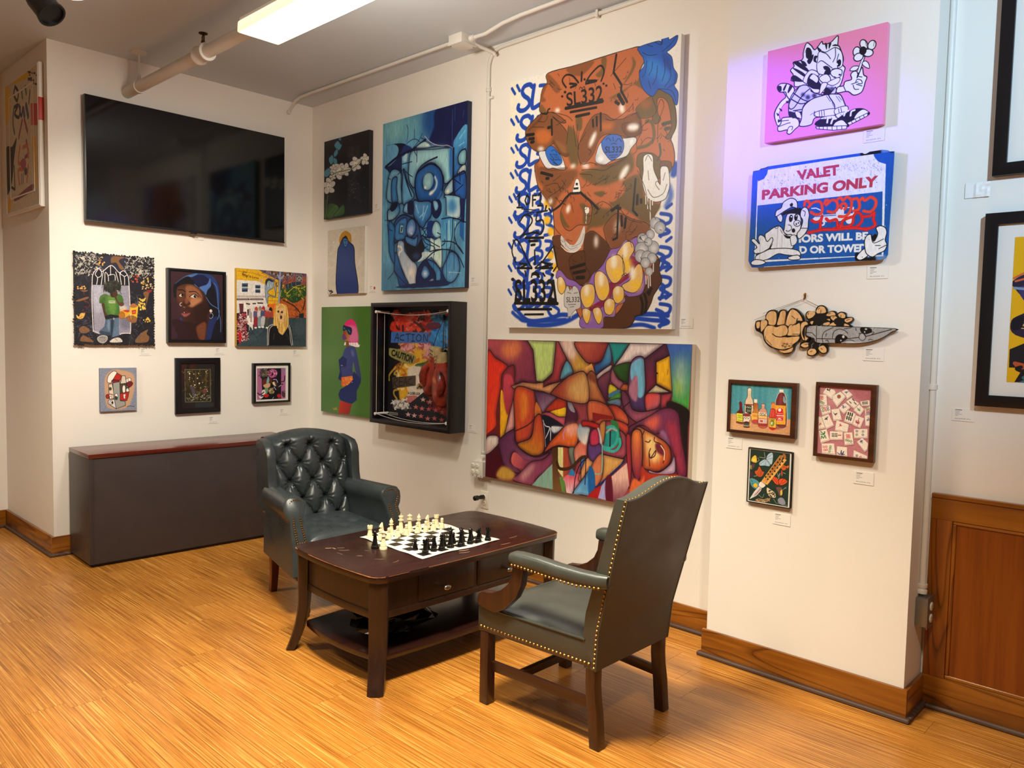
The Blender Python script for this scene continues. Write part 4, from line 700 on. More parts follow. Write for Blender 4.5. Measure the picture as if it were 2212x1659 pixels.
    # chipped corners
    A.P('24282e', '130,330 190,345 330,270 290,280 240,310 210,330 150,345', soft=3); A.P('24282e', '1780,40 1830,75 1895,90 1880,110 1810,85'); A.scatter(['d0d4da','2a3a58'], 60, (130,60,1880,1520), (2,6)); A.P('9aa6b8', '1650,1380 1760,1360 1800,1400 1700,1430', soft=20, op=.5)
    A.grain(.04, 12, 4)
    return A
def art_bottles():
    A = Art(300, 225, [(1579.8,827.8),(1711.6,835.8),(1706.8,940.7),(1575.9,927.2)], '4f96a0', 13).src(1560, 810, 10.37)
    K = '3a2018'
    for x in range(210, 1580, 60): A.P(['3f8a98','6fb0b2','5aa0aa','3a7f94'][A.rs.randint(4)], [(x, 190), (x+70, 200), (x+80, 900+.1*x), (x-10, 860+.1*x)], soft=50, op=.7)
    A.P('dda878', '150,865 700,905 1540,1000 1540,1380 150,1230', sm=False, grad=((200,900),(1000,1300),'cf9668'))
    A.P('e0c8a8', '560,310 640,310 640,480 680,600 670,900 500,880 500,600 550,490', ol=(K, 8)); A.P('8f2a20', '500,655 670,660 670,680 500,680'); A.P('2c352f', '515,680 650,690 635,890 510,830', sm=False); A.SS_('d8d6b8', 9, '530,740 550,705 570,745 590,710 610,750 635,715'); A.LL('c8c49a', 10, '535,785 630,795|540,815 620,825'); A.Q('f0e0cc', '560,315 640,315 640,350 560,345')
    A.P('7a1c20', '370,620 400,600 430,640 425,700 380,690', ol=(K, 6)); A.P('6a1a20', '380,690 425,700 440,800 460,850 310,850 370,780', ol=(K, 6)); A.P('e8dc4a', '305,850 450,870 445,1060 310,1040', sm=False, ol=(K, 6)); A.P('7a4030', '310,1045 445,1065 440,1110 310,1080'); A.LL('8f9a2a', 16, '340,900 420,910|330,960 420,970|340,1010 430,1020'); A.S('5a7020', 8, '335,920 380,940 420,925')
    A.P('a85a2c', '700,640 780,640 800,800 820,1060 650,1060 650,880 690,780', grad=((700,640),(760,900),'d08a4a'), ol=(K, 6)); A.Q('f0e2cc', '700,545 775,550 772,630 705,625'); A.P('e9b545', '640,850 800,870 790,1020 640,1010', sm=False); A.P('c0454a', '650,1030 700,1000 780,1010 790,1070 690,1080'); A.LL('c8604a', 12, '670,900 780,905|680,925 770,935'); A.P('a86040', '670,1075 780,1085 780,1115 680,1100')
    A.P('d8a890', '870,655 945,660 940,740 990,830 995,1160 800,1150 800,830 870,740', grad=((900,700),(900,1100),'c4604a'), ol=(K, 7)); A.Q('e8dcc0', '800,830 990,850 990,920 800,910'); A.SS_(K, 9, '825,880 850,850 870,890 900,855 930,895 970,860|830,905 970,912'); A.P('e9c270', '800,915 990,930 985,980 800,965', sm=False); A.Q('e8d8d0', '805,985 985,1000 980,1090 805,1080'); A.Q('c8483a', '840,1010 900,1015 900,1065 840,1060'); A.LL('6a4a40', 8, '830,1000 830,1075|930,1010 930,1080|960,1010 960,1080'); A.P('9a3a2a', '800,1090 990,1100 985,1150 810,1140')
    A.P('6b2f33', '1270,400 1370,400 1410,500 1430,640 1420,1160 1190,1120 1180,650 1220,480', ol=('f0e6da', 8)); A.P('8a3a38', '1290,430 1330,430 1320,640 1260,640', soft=20); A.Q('efe4d4', '1270,325 1365,330 1365,385 1270,380'); A.P('62a8bc', '1370,480 1410,600 1400,630 1360,590', ol=('e8d0c0', 6)); A.Q('e8a62c', '1175,675 1415,690 1405,1115 1190,1105'); A.P('d02c2e', '1195,880 1200,780 1270,725 1350,760 1365,860 1355,1040 1195,1030', sm=False, ol=('f0d8a0', 6)); A.P('f0e6e0', '1240,770 1290,745 1310,790 1280,825 1250,810'); A.LL('f0dcd0', 18, '1200,905 1355,915'); A.LL('f0c8b8', 8, '1220,860 1340,870|1220,940 1340,950'); A.P('f0e0d8', '1220,995 1270,960 1330,1000', sm=False); A.Q('e07a78', '1210,1005 1350,1015 1350,1035 1210,1025')
    A.P('8a4a3a', '1190,1140 1420,1140 1400,1180 1200,1220', soft=20, op=.7); A.P('e07a2a', '1100,620 1160,620 1160,660 1105,655', ol=(K, 5)); A.P('e88a40', '1095,660 1165,665 1170,760 1090,755'); A.P('cf3a2c', '1085,760 1170,765 1190,860 1190,960 1045,950 1060,860', ol=(K, 5)); A.LL('e8705c', 12, '1090,790 1070,930|1130,790 1125,940'); A.P('e9c244', '1040,965 1195,985 1190,1190 1040,1170', sm=False, ol=(K, 5)); A.P('7f8a3a', '1060,1040 1150,1040 1140,1140 1080,1150'); A.P('d8d8a0', '1080,1060 1120,1060 1110,1110 1080,1110'); A.LL(K, 10, '1060,995 1160,1005|1070,1020 1150,1025'); A.P('b82a20', '1040,1170 1190,1190 1180,1220 1110,1240 1060,1215')
    A.P('e8d8c4', '455,890 610,900 630,1000 590,1030 590,1160 460,1150', sm=False, ol=(K, 6)); A.P('8a3a38', '460,880 540,860 610,880 600,930 470,925'); A.SS_(K, 8, '462,975 490,950 510,980 540,955 570,982 600,958'); A.P('5a2828', '470,1060 520,1040 590,1060 590,1100 465,1090'); A.Q('4a5a44', '465,1090 590,1095 585,1140 470,1135'); A.P('5a3020', '470,1150 600,1155 580,1185 480,1180', soft=4)
    A.S('7a5030', 5, '1420,1310 1460,1300 1500,1310'); A.grain(.06, 4, 4)
    return A
def art_mahjong():
    A = Art(260, 338, [(1772,832.9),(1883.7,840.1),(1873.8,991.5),(1762.1,978.2)], 'c07a80', 15).src(1740, 810, 8.294)
    A.P('b26a70', '850,270 1180,260 1170,460 960,440', soft=40); A.P('c8888a', '260,210 500,240 560,400 400,560', soft=60)
    F = 'f2e2d0'; K = '5a2a30'
    tiles = [('375,220 520,260 545,300 470,420 310,310','e9cfc0'),('640,290 740,245 845,350 740,430 720,370','dcb8b0'),('480,370 630,290 720,380 560,560 480,440','e8cfc2'),('245,340 380,345 390,540 245,540','e2c4bc'),('720,470 820,400 970,510 870,590 830,570','e0bfb6'),('970,470 1150,450 1150,540 1000,545','e0c0b8'),('580,590 710,490 805,570 680,690','dcb4ac'),('250,560 440,540 450,660 290,715','dcb8ae'),('450,610 600,590 645,790 490,810','e0c2b8'),('850,620 960,520 1050,610 970,720','dcb8b0'),('1050,600 1160,550 1150,700 1060,700','e2c4ba'),('745,620 900,690 830,870 680,820','e6cabe'),('275,740 410,690 500,890 350,960','e0c0b4'),('225,730 280,750 340,940 215,965','e0c0b8'),('890,710 1045,770 970,940 830,880','e4c6ba'),('1050,720 1150,710 1140,910 1060,900','dcb8ae'),('540,800 770,880 740,1020 510,980','e4c6ba'),('220,990 370,960 420,1160 250,1210','e0beb4'),('420,1000 660,1010 650,1150 410,1150','e2c0b6'),('670,1030 830,1020 850,1230 680,1250','e2c2b8'),('850,960 1105,960 1100,1120 850,1120','e4c4ba'),('900,1190 1000,1120 1110,1220 1090,1330 1040,1370','ddb8ae'),('265,1220 500,1220 515,1420 270,1390','e4c6ba'),('540,1270 730,1290 730,1450 530,1420','e2c4b8'),('840,1340 1090,1450 1090,1500 830,1460','e2c4b8')]
    for t, sd in tiles:
        q = pts_of(t); c = q.mean(0)
        A.P(K, q+np.array([6, 26]), soft=8, op=.7, sm=False); A.P(sd, q+np.array([2, 16]), sm=False); A.P(F, c+(q-c)*.96, sm=False, ol=('a07870', 4))
    g, r, b = '3f7a46', 'cf3a40', '39407a'
    A.B('6a7a4a', 600, 385, 34, 36); A.B(r, 600, 385, 20)
    for x, y in ((420,270),(735,305),(690,575),(945,620),(530,700),(370,770),(610,900),(920,840),(640,1400),(990,1190),(250,870),(1120,790)):
        c = [g, r, b, '2a2226', r, b, '2a2226', r, g][(x+y) % 9]
        for _ in range(5):
            a = A.rs.rand(2, 2)*70-35; A.S(c, 7, [(x+a[0,0], y+a[0,1]), (x+a[1,0]*.4, y+a[1,1]*.4+8), (x+a[1,0], y+a[1,1])])
    A.S(r, 9, '950,770 925,900|890,830 960,850|900,860 950,870 940,820 905,815 900,860')
    A.LL('20301f', 22, '765,670 755,710|800,680 790,725|835,690 825,735|740,740 732,785|775,750 768,800|810,765 800,810'); A.LL('26402a', 14, '840,430 875,465|790,475 815,505|870,490 905,525|1015,490 1055,488|1070,488 1110,485|1015,515 1055,515|1070,513 1110,512'); A.LL('20301f', 12, '460,1050 500,1050|515,1050 555,1052|460,1075 500,1075|515,1075 555,1078|460,1098 500,1098|515,1100 555,1100'); A.L(r, 16, '575,1078 620,1078')
    for x, y, c in ((270,390,r),(300,390,r),(270,420,r),(300,420,r),(260,470,g),(285,485,g),(315,500,g),(305,590,g),(310,640,g),(345,590,r),(355,630,r),(392,580,b),(400,620,b),(730,1080,r),(765,1080,r),(735,1115,r),(770,1115,r),(715,1165,g),(755,1175,g),(800,1190,g),(908,1005,b),(1018,1010,g),(905,1068,g),(1015,1072,b),(310,1290,r),(355,1285,r),(320,1345,r),(360,1340,r),(430,1280,g),(420,1320,g),(410,1370,g),(900,1445,b),(965,1470,r),(1090,610,g),(1120,605,g),(1095,645,r),(1125,640,r),(1100,685,b),(1130,682,b)):
        A.B('f2e2d0', x, y, 17, ol=(c, 8)); A.B(c, x, y, 5)
    A.S(g, 16, '260,1010 310,1050 330,1010 320,1060 260,1060|265,1140 275,1090 305,1130 330,1080 350,1130'); A.S(b, 12, '550,1390 600,1420 625,1350 625,1430 680,1420')
    A.grain(.05, 4, 4)
    return A
def art_butterflies():
    A = Art(210, 262, [(1621.3,970.4),(1707.1,980.3),(1700.8,1094.5),(1616,1080)], '24352a', 17).src(1600, 950, 8.731)
    o = '1a1414'
    A.P('e3b83a', '195,380 215,330 270,290 300,330 300,430 240,430 200,410', ol=(o, 5)); A.B('f0d880', 250, 385, 26, 20, soft=16)
    A.P('a9c4d0', '480,350 520,270 590,240 612,290 600,420 570,470 500,400', ol=(o, 5)); A.P('a4bfcb', '470,370 400,390 345,440 360,490 450,490 540,500 550,450', ol=(o, 5)); A.SS_('5a4a6a', 5, '480,350 600,270|490,370 605,350|470,380 350,470|480,390 460,490|500,400 550,490'); A.SS_('d8d8d0', 6, '350,330 460,345|445,240 460,340')
    A.P('c9562a', '350,500 400,590 440,610 400,690 330,700 270,640 265,590 310,570', ol=(o, 5)); A.SS_('5a2412', 5, '300,620 330,690|330,590 350,690|360,540 370,690|390,600 390,680'); A.P('5a3a4a', '200,470 270,460 240,530 200,560|'[:-1]); A.P('8a8a3a', '170,490 200,480 200,560 175,540'); A.P('4a2a3a', '170,630 220,600 220,680 200,720'); A.S('d8c8a0', 6, '245,690 300,680|320,340 340,370|310,420 350,380')
    A.P('4a90a0', '175,740 240,740 330,800 320,880 270,920 210,880 180,810', ol=('a8b8b0', 5)); A.B('f0b428', 272, 860, 40, 40); A.SS_(o, 6, '190,760 220,800|200,830 240,830|230,890 260,915')
    A.P('c8622c', '740,480 790,455 850,490 910,480 910,520 860,560 800,580 760,540', ol=(o, 5)); A.scatter([o], 16, (760,470,900,560), (4,8)); A.P('b8452c', '770,570 790,620 780,690 760,640'); A.S('d8d8d0', 6, '800,620 845,640|690,640 710,690 730,640')
    A.P('e0502a', '550,700 640,700 700,740 710,850 650,830 610,780', ol=(o, 5)); A.P('e0502a', '720,750 800,730 880,780 840,830 760,860 720,830', ol=(o, 5)); A.SS_(o, 5, '600,710 690,830|650,720 700,800|800,740 740,840|860,770 780,830'); A.SS_('b8b8b0', 5, '690,630 710,740|745,630 715,740')
    A.P('d9c5a2', '480,930 500,900 560,940 640,1000 650,1090 560,1080 500,1030', ol=(o, 4)); A.scatter([o], 40, (500,930,640,1080), (5,11)); A.P('6a4a44', '660,900 740,890 790,940 770,1050 720,1050 690,980', ol=(o, 4)); A.P('d8b848', '740,980 770,940 780,1020 750,1050'); A.S('c8c0b8', 5, '790,950 850,890|820,920 860,910|330,1040 400,1090 430,1020|610,1110 650,1180'); A.P('8a6a44', '260,1140 330,1100 400,1120 500,1100 560,1090 520,1160 420,1190 300,1160', ol=(o, 4)); A.scatter(['e0a090','d8c8a0',o], 40, (280,1105,540,1175), (4,9)); A.P('8a8a98', '690,1130 740,1090 800,1110 840,1190 810,1230 720,1200', soft=6); A.SS_('b8b8c0', 5, '650,1190 720,1200 800,1240|820,1240 870,1235')
    # folding knife in the middle
    A.P('d8cccc', '165,1112 250,980 340,880 390,900 370,960 290,1050', sm=False, ol=('efe6e0', 6)); A.P('a88488', '230,1060 360,910 380,930 290,1040', sm=False); A.P('e8ddd0', '330,860 370,790 460,850 440,890 390,910', ol=(o, 5)); A.P('d99a48', '385,790 740,300 800,300 760,400 460,830', sm=False, grad=((400,700),(620,620),'a8682c'), ol=('e8c07a', 6)); A.P('e0a858', '450,840 820,350 870,380 500,850', sm=False, ol=('8a5a28', 5)); A.P('a8602c', '800,260 840,270 860,340 830,360 800,310')
    for x, y in ((738,368),(697,425),(645,488),(598,548),(555,602),(513,650),(468,702),(793,412),(742,470),(692,530),(640,592),(593,650),(548,700),(508,745)): A.B('2c1c10', x, y, 15, 17)
    A.grain(.05, 4, 4)
    return A

def art_boy():
    A = Art(340, 408, [(163,543),(331.7,560),(331.8,744.3),(161.5,742.6)], '201d24', 19).src(150, 530, 7.215)
    A.squig(['2e2c36','3a3844','14121a','45414a'], 260, (70,100,1320,1540), 90, 7)
    A.P('2a2838', '480,300 560,180 700,160 900,200 900,420 760,400 640,320 520,400', soft=20)
    for bx in ((80,110,480,430),(880,180,1310,480)): A.squig(['b8b0a2','8f897f','d4c8b4','17151a'], 170, bx, 60, 8); A.scatter(['18161c','2a2a26'], 40, bx, (8,18))
    A.scatter(['d8b478','cf9a4a'], 14, (430,170,560,330), (6,16)); A.scatter(['d8b478','c8983c'], 34, (1120,480,1300,680), (6,14)); A.scatter(['c04a30'], 10, (960,460,1090,570), (8,16)); A.scatter(['d8b040','e6c05a'], 46, (1080,820,1180,1000), (6,16)); A.scatter(['d8b040'], 12, (1150,1130,1260,1200), (8,16)); A.scatter(['dca050'], 20, (95,620,260,670), (8,14))
    for p in ('670,180 760,170 870,190 780,240 860,360 800,370 740,270 660,270','1150,740 1240,720 1230,800 1180,990 1200,850','1090,1390 1220,1310 1200,1380 1240,1430 1200,1510 1020,1510','140,1300 210,1250 310,1310 260,1360 170,1360','150,1480 210,1400 370,1500 230,1500','100,850 280,790 290,820 160,860','170,690 290,690 240,715'): A.P('7a5434', p, grad=((0,0),(100,100),'7a5434'))
    A.P('dca04a', '100,1070 140,1100 170,1050 240,1050 200,1130 120,1130'); A.P('8a2a26', '1200,700 1290,700 1250,740'); A.squig(['5a5a66','6a6a74'], 50, (930,700,1120,1500), 60, 5); A.squig(['7a2a2c'], 10, (240,780,330,1000), 60, 7); A.squig(['4a4a5a','5c5a6a'], 40, (90,1080,420,1480), 60, 5)
    # tombstone
    A.P('8f8a98', '365,600 930,620 950,1370 820,1380 700,1390 500,1390 380,1360', sm=False); n = 0
    A.P('a8a4b4', '370,620 520,640 500,1000 380,1000', soft=60); A.P('6e6a7c', '800,1060 940,1100 940,1300 800,1280', soft=60); A.P('c8b8a8', '800,930 900,960 860,1010 790,1000', soft=40); A.P('1a181e', '370,470 400,400 460,360 520,400 640,330 760,400 850,400 920,470 930,625 365,605', sm=False)
    W = 'e8dcd4'
    A.S(W, 12, '365,1340 352,900 360,560 380,430 460,350 520,400 640,315 700,330 780,420 850,395 910,460 930,560 945,900 950,1330 930,1370'); A.SS_(W, 11, '430,600 445,500 410,440 460,360|445,495 500,470 510,400|500,610 520,480 540,400|560,600 565,420 610,470 615,600|615,460 710,455 720,555|650,320 650,460|730,410 770,570|790,430 815,605|865,610 860,490 810,450 800,420|860,490 905,460|540,390 600,340'); A.S(W, 10, '370,1330 460,1370|780,1390 830,1370 940,1370')
    # boy
    A.P('4a3020', '500,880 560,890 600,1090 570,1140 545,1100'); A.P('4c6a34', '480,790 560,750 640,780 740,750 820,780 840,880 780,900 780,1090 700,1080 610,1090 560,1020 545,900 470,890', grad=((500,800),(740,1000),'3c6426')); A.P('5c8438', '590,800 720,800 720,1040 640,1050', soft=40); A.P('33521f', '470,890 545,900 560,1000 545,900 560,780', soft=14, op=.6); A.Q('a8ac90', '612,855 715,855 715,898 615,895'); A.L('4a7030', 7, '625,875 700,875')
    A.P('3c2418', '640,740 700,700 750,720 740,790 660,800'); A.P('4e2f20', '690,760 730,790 770,880 840,880 845,930 790,940 720,840', grad=((700,780),(830,930),'5c3a28')); A.P('4a2c1e', '680,720 740,700 750,760 700,780')
    A.P('26261e', '545,620 600,560 700,540 790,580 810,640 790,700 740,690 700,720 640,740 590,710 560,700'); A.squig(['3c3c30','1c1c16','4a4a3c'], 60, (560,560,790,700), 50, 7)
    for x in (545,580,620,780,800): A.L('22221a', 12, [(x,620),(x-6,715)])
    A.P('1e1c20', '545,1100 640,1070 770,1090 770,1130 560,1150', sm=False); A.P('4a5a6c', '560,1150 770,1120 770,1400 640,1440 650,1330 640,1400 480,1380 460,1330 540,1260', sm=False, grad=((580,1200),(760,1300),'5a6e84')); A.P('2a3442', '640,1180 690,1160 660,1420 640,1440', soft=8); A.P('6a7f96', '590,1160 630,1180 620,1320 590,1280', soft=20); A.P('33404e', '470,1330 640,1360 640,1400 490,1390', soft=6); A.B('8a8a90', 690, 1140, 14, 18)
    A.P('8f8a84', '430,1440 500,1400 580,1420 575,1480 520,1520 450,1500', ol=('e0d8cc', 6)); A.P('c8beb2', '620,1490 700,1440 780,1440 825,1500 760,1515 640,1515', ol=('3a3436', 5)); A.S('3a3436', 5, '700,1450 740,1480|460,1430 550,1440')
    # food
    A.P('d8a02a', '780,1040 830,1000 930,1010 940,1070 870,1120 800,1140'); A.B('a86828', 815, 1085, 50, 56, ol=('6a3a18', 5)); A.P('b8301f', '840,1010 930,1005 920,1040 860,1030'); A.P('d8b02a', '945,950 1075,940 1050,1160 960,1150', sm=False); A.P('a8683a', '950,930 1000,900 1060,940 1020,970 950,960'); A.Q('b8301f', '970,1010 1040,1000 1035,1065 975,1070'); A.L('e8c8a0', 8, '985,1040 1025,1035'); A.P('8a5a34', '880,1120 980,1090 1050,1130 1030,1200 940,1195'); A.L('c8982a', 8, '945,950 960,1150')
    A.grain(.1, 3, 3)
    return A
def art_woman():
    A = Art(232, 296, [(366.9,582.8),(483.6,592.5),(483.3,737),(368.2,734.8)], '3a2126', 21).src(345, 560, 7.54)
    A.P('15131c', '220,400 400,270 560,210 720,220 900,280 1000,480 1020,1000 1030,1340 820,1340 760,1340 840,980 700,600 520,400 330,440 230,620')
    A.P('28386a', '560,215 740,215 900,280 990,480 985,820 960,760 920,480 840,340 700,260 520,280', soft=10); A.P('4a6ca0', '240,380 420,255 620,215 540,270 420,290 300,360', soft=6); A.P('191a3c', '520,290 700,240 800,320 790,400 660,440'); A.P('4a6aa8', '650,450 780,400 830,300 850,420 790,500 760,580 720,520', soft=6); A.S('5a80b8', 9, '520,300 560,390 700,510 780,640 850,740 980,830 970,960 930,1010'); A.S('4a6aa0', 12, '900,380 950,480 970,780 985,900 1010,1020 1010,1200'); A.P('1f2a58', '840,980 960,950 900,1100 830,1340 750,1340 790,1120'); A.P('28305c', '330,950 370,1020 340,1150 270,1290 280,1150', soft=6)
    A.P('141014', '230,420 420,270 520,300 560,400 400,400 280,460 260,640', soft=8)
    # face
    A.P('4a2a1c', '270,500 300,430 440,390 600,430 740,560 800,760 800,900 700,980 560,1030 420,1020 360,960 340,880 350,800 270,680', grad=((350,560),(760,860),'2e1713')); A.P('8a5638', '420,430 560,430 690,560 690,700 560,770 500,780 430,720 420,560', soft=30); A.P('a8704c', '520,640 680,650 600,740 500,770', soft=26); A.P('5c3422', '270,480 400,460 400,600 360,740 290,640', soft=30); A.P('2a1510', '560,800 720,700 800,780 760,960 600,1030', soft=40, op=.7)
    A.P('2a1512', '380,1030 600,1040 780,960 770,1160 740,1330 560,1330 520,1200', soft=10); A.P('6a3a24', '620,1090 760,1040 740,1330 660,1330 600,1180', soft=24); A.P('2c161a', '180,1000 360,1010 520,1200 560,1330 270,1330 280,1240', soft=10)
    A.S('120a0a', 16, '480,525 590,525 680,620', w2=6); A.S('120a0a', 14, '290,490 360,490 410,520'); A.P('d0c0b4', '500,600 560,570 610,590 600,625 540,625'); A.B('160e0c', 580, 602, 26, 24); A.B('e8e0d8', 590, 594, 6); A.S('160c0a', 10, '480,610 560,565 640,610'); A.P('c8b8ac', '310,580 345,555 370,580 350,605 320,600'); A.B('160e0c', 360, 578, 16, 20); A.S('160c0a', 8, '300,575 345,550 385,575'); A.S('3a1c14', 16, '400,560 410,650 370,720', soft=8, op=.8); A.P('3a1c14', '360,740 400,760 440,760 490,740 500,720 470,680 400,700', soft=6); A.P('7a4830', '400,640 450,640 470,700 420,730', soft=20); A.S('d8cfc8', 9, '350,705 325,720 325,750 350,760'); A.S('b8985a', 6, '380,770 395,790 410,775')
    A.P('4a2020', '360,870 400,840 470,850 500,880 450,890 380,890', soft=4); A.P('8a4a48', '345,885 420,890 500,880 450,930 390,940', soft=5); A.B('e8dcd8', 395, 870, 10, 7, soft=6)
    A.B('e0b8a4', 845, 848, 24, 28, soft=4); A.B('f4e4d8', 838, 838, 8, soft=4); A.S('9ca8b0', 8, '830,895 870,890 880,940 845,975 825,960')
    A.grain(.06, 4, 4)
    return A
def art_street():
    A = Art(320, 322, [(510.8,578),(661.9,591.3),(661.3,749),(511.8,748.4)], '28323a', 23).src(495, 565, 7.717)
    A.P('d9a41c', '110,95 520,140 820,290 830,700 600,720 480,320 120,300', sm=False); A.SS_('8a5a14', 5, '130,150 400,190 620,260|300,110 310,140|240,140 240,180|480,170 500,240|560,190 800,330|660,590 820,600|660,650 820,660|720,600 720,650|760,650 760,700|700,300 800,390')
    A.P('5a4a5c', '480,130 1290,200 1290,420 1000,420 860,330 700,250', sm=False); A.squig(['8a6a78','3c3444','a87a6a'], 40, (560,140,1280,330), 90, 10); A.P('8a4a3a', '880,340 1290,230 1290,620 900,620', sm=False, op=.8); A.squig(['b85a34','7a3424'], 40, (900,260,1280,430), 50, 10); A.P('26303e', '940,380 1200,310 1200,420 960,480', sm=False); A.LL('6a7a94', 7, '980,370 985,450|1040,355 1045,440|1110,340 1115,420')
    A.P('3a3436', '1115,230 1215,225 1215,335 1120,330', sm=False, ol=('a8a4a0', 6)); A.B('9a9690', 1168, 282, 42, 44, ol=('1c1a1a', 6)); A.S('201c1c', 8, '1145,260 1160,300 1170,265 1190,300')
    A.L('8f94a8', 30, '850,180 830,690'); A.S('8f94a8', 24, '690,190 800,220 850,290 920,230 1040,210'); [A.B('3a2a14', x, y, 20, 34, ol=('a8842a', 5)) for x, y in ((715,180),(780,205),(935,215),(1015,200))]; [A.B('b8301f', x, y, 9) for x, y in ((780,195),(935,210))]
    A.P('a8501f', '860,620 1290,560 1290,940 1000,940 820,800', sm=False); A.squig(['c86a34','7a3418'], 50, (1000,640,1280,930), 60, 9); A.S('3a2014', 22, '900,640 1080,740 1180,850|1180,560 1260,640 1230,800')
    A.P('33521f', '850,560 880,460 960,480 1000,440 1100,400 1200,390 1285,420 1285,560 1180,650 1060,690 940,610 870,600', grad=((900,430),(1100,660),'1f3a18')); A.squig(['5c7a2a','c8a82a','28421c'], 60, (860,410,1270,620), 60, 9); A.S('dcb83a', 8, '950,560 1000,500 1100,420 1200,390|850,580 870,480')
    A.P('1c2226', '1165,870 1245,860 1245,980 1170,980', sm=False); A.P('36444a', '330,1140 640,1100 740,940 1290,940 1290,1425 120,1420', sm=False); A.squig(['28363c','465a60','1f2a30'], 40, (340,1000,1280,1400), 160, 16, op=.5); A.B('3e4a50', 1180, 1120, 90, 110)
    # white building
    A.P('d8cec4', '120,300 470,320 600,380 640,700 650,920 400,920 400,1140 330,1060 120,900', sm=False); A.P('b8a8a0', '120,560 620,570 630,600 120,600', sm=False); [A.P('56687c', p, sm=False, ol=('e8e0d8', 9)) for p in ('205,350 320,350 315,510 205,510','430,380 530,385 525,530 430,525')]; A.LL('e0dcd4', 10, '205,430 318,430|430,455 528,455'); A.SS_('14202a', 30, '235,390 290,395|235,480 290,475|455,420 500,425|455,495 500,495', op=.8); A.LL('3a2a2c', 24, '130,628 330,628|360,628 560,628'); A.LL('c8b0a4', 5, '140,628 320,628|370,628 550,628'); A.Q('5a2a30', '165,700 240,700 235,860 180,860'); A.LL('3c2c2e', 20, '290,700 340,710|400,700 440,700|480,690 560,695'); A.P('ece4da', '245,700 270,690 300,830 410,860 410,1050 310,1050', sm=False); A.LL('a89890', 30, '345,800 350,930|370,860 370,1000'); A.Q('4a2a30', '300,800 330,790 330,900 305,900'); A.LL('d8cfc4', 9, '340,1030 340,1140|390,1040 390,1140')
    A.P('d8641f', '655,710 830,700 830,940 660,930', sm=False)
    # mural figure
    A.P('8a98a4', '610,320 660,280 740,310 740,430 680,470 640,520 700,560 770,570 760,430 790,400 780,560 760,600 690,570 650,600 640,700 610,600 600,440', ol=('2a3038', 6)); A.P('24282e', '610,320 660,280 740,320 720,340 650,320 620,400'); A.SS_('d8dce0', 8, '640,360 650,420|690,380 700,430'); A.T('1a1410', 'God is Love', [(225,190),(495,255),(490,290),(215,235)]); A.S('1a1410', 7, '290,180 240,170 220,210 280,220 290,270'); A.Q('b8a890', '510,290 570,290 560,340 510,330')
    # people
    for x, c1, c2, h, y0 in ((450,'5a5074','8a2a30','a8402e',770),(515,'c8c0b8','7a8a90','8a7a70',760),(570,'4a4a68','b8b4b4','a82a34',760),(640,'a83a3a','46483a','c8b0a8',770),(690,'9a4030','3a3a44','1c1618',780)):
        A.P(c1, [(x-38,y0+60),(x+38,y0+50),(x+34,y0+170),(x-36,y0+180)]); A.P(c2, [(x-30,y0+170),(x+30,y0+165),(x+14,y0+310),(x-34,y0+330)]); A.B('b88468', x, y0+30, 26, 34); A.P(h, [(x-28,y0+20),(x,y0-20),(x+30,y0+10),(x+26,y0+50),(x-20,y0+30)]); A.B('e0d8cc', x-6, y0+335, 24, 14)
    # advertising column at left
    A.P('58202a', '130,870 280,840 320,1270 300,1290 140,1370', sm=False, ol=('17141a', 12)); A.squig(['b83040','d8c8c0','2a1a20','c86a70','e0a890'], 110, (135,890,300,1330), 50, 9); A.P('b8202a', '160,1200 210,1200 200,1350 170,1350'); A.SS_('c8b0b0', 10, '180,960 200,1010 230,960 220,1040|180,1060 240,1060 190,1120 240,1130', op=.6)
    # man with golden hair
    A.P('17151a', '630,1400 640,1120 760,1040 850,1080 1000,1050 1050,1110 1060,1400', sm=False); A.S('d8d4cc', 9, '740,1045 650,1110 640,1400|770,1050 675,1130 660,1390|1000,1060 1030,1150 1060,1390|985,1075 1010,1150 1025,1320 1045,1400'); A.S('3a3638', 12, '760,1200 740,1300|950,1200 1000,1300')
    A.P('c8984a', '770,730 860,700 960,740 990,900 990,1060 940,1160 890,1220 830,1180 800,1080 740,1060 750,880'); A.P('d8ac74', '800,800 920,790 920,960 870,1040 820,960'); A.SS_('e6c070', 14, '800,740 770,900 760,1060|790,760 790,960 810,1110|940,760 980,900 980,1060|920,760 950,960 920,1150|860,1020 850,1160 870,1200|900,1040 910,1140 890,1220|840,720 800,780|880,710 930,760'); A.SS_('7a5a24', 6, '780,760 770,1000|960,780 960,1060|840,1020 840,1160|930,900 940,1100'); A.B('2a1c18', 822, 835, 16, 20); A.B('2a1c18', 882, 845, 16, 20); A.B('3a1c1c', 868, 930, 18, 32); A.S('6a4424', 6, '855,840 850,890 870,900')
    A.grain(.07, 4, 4)
    return A
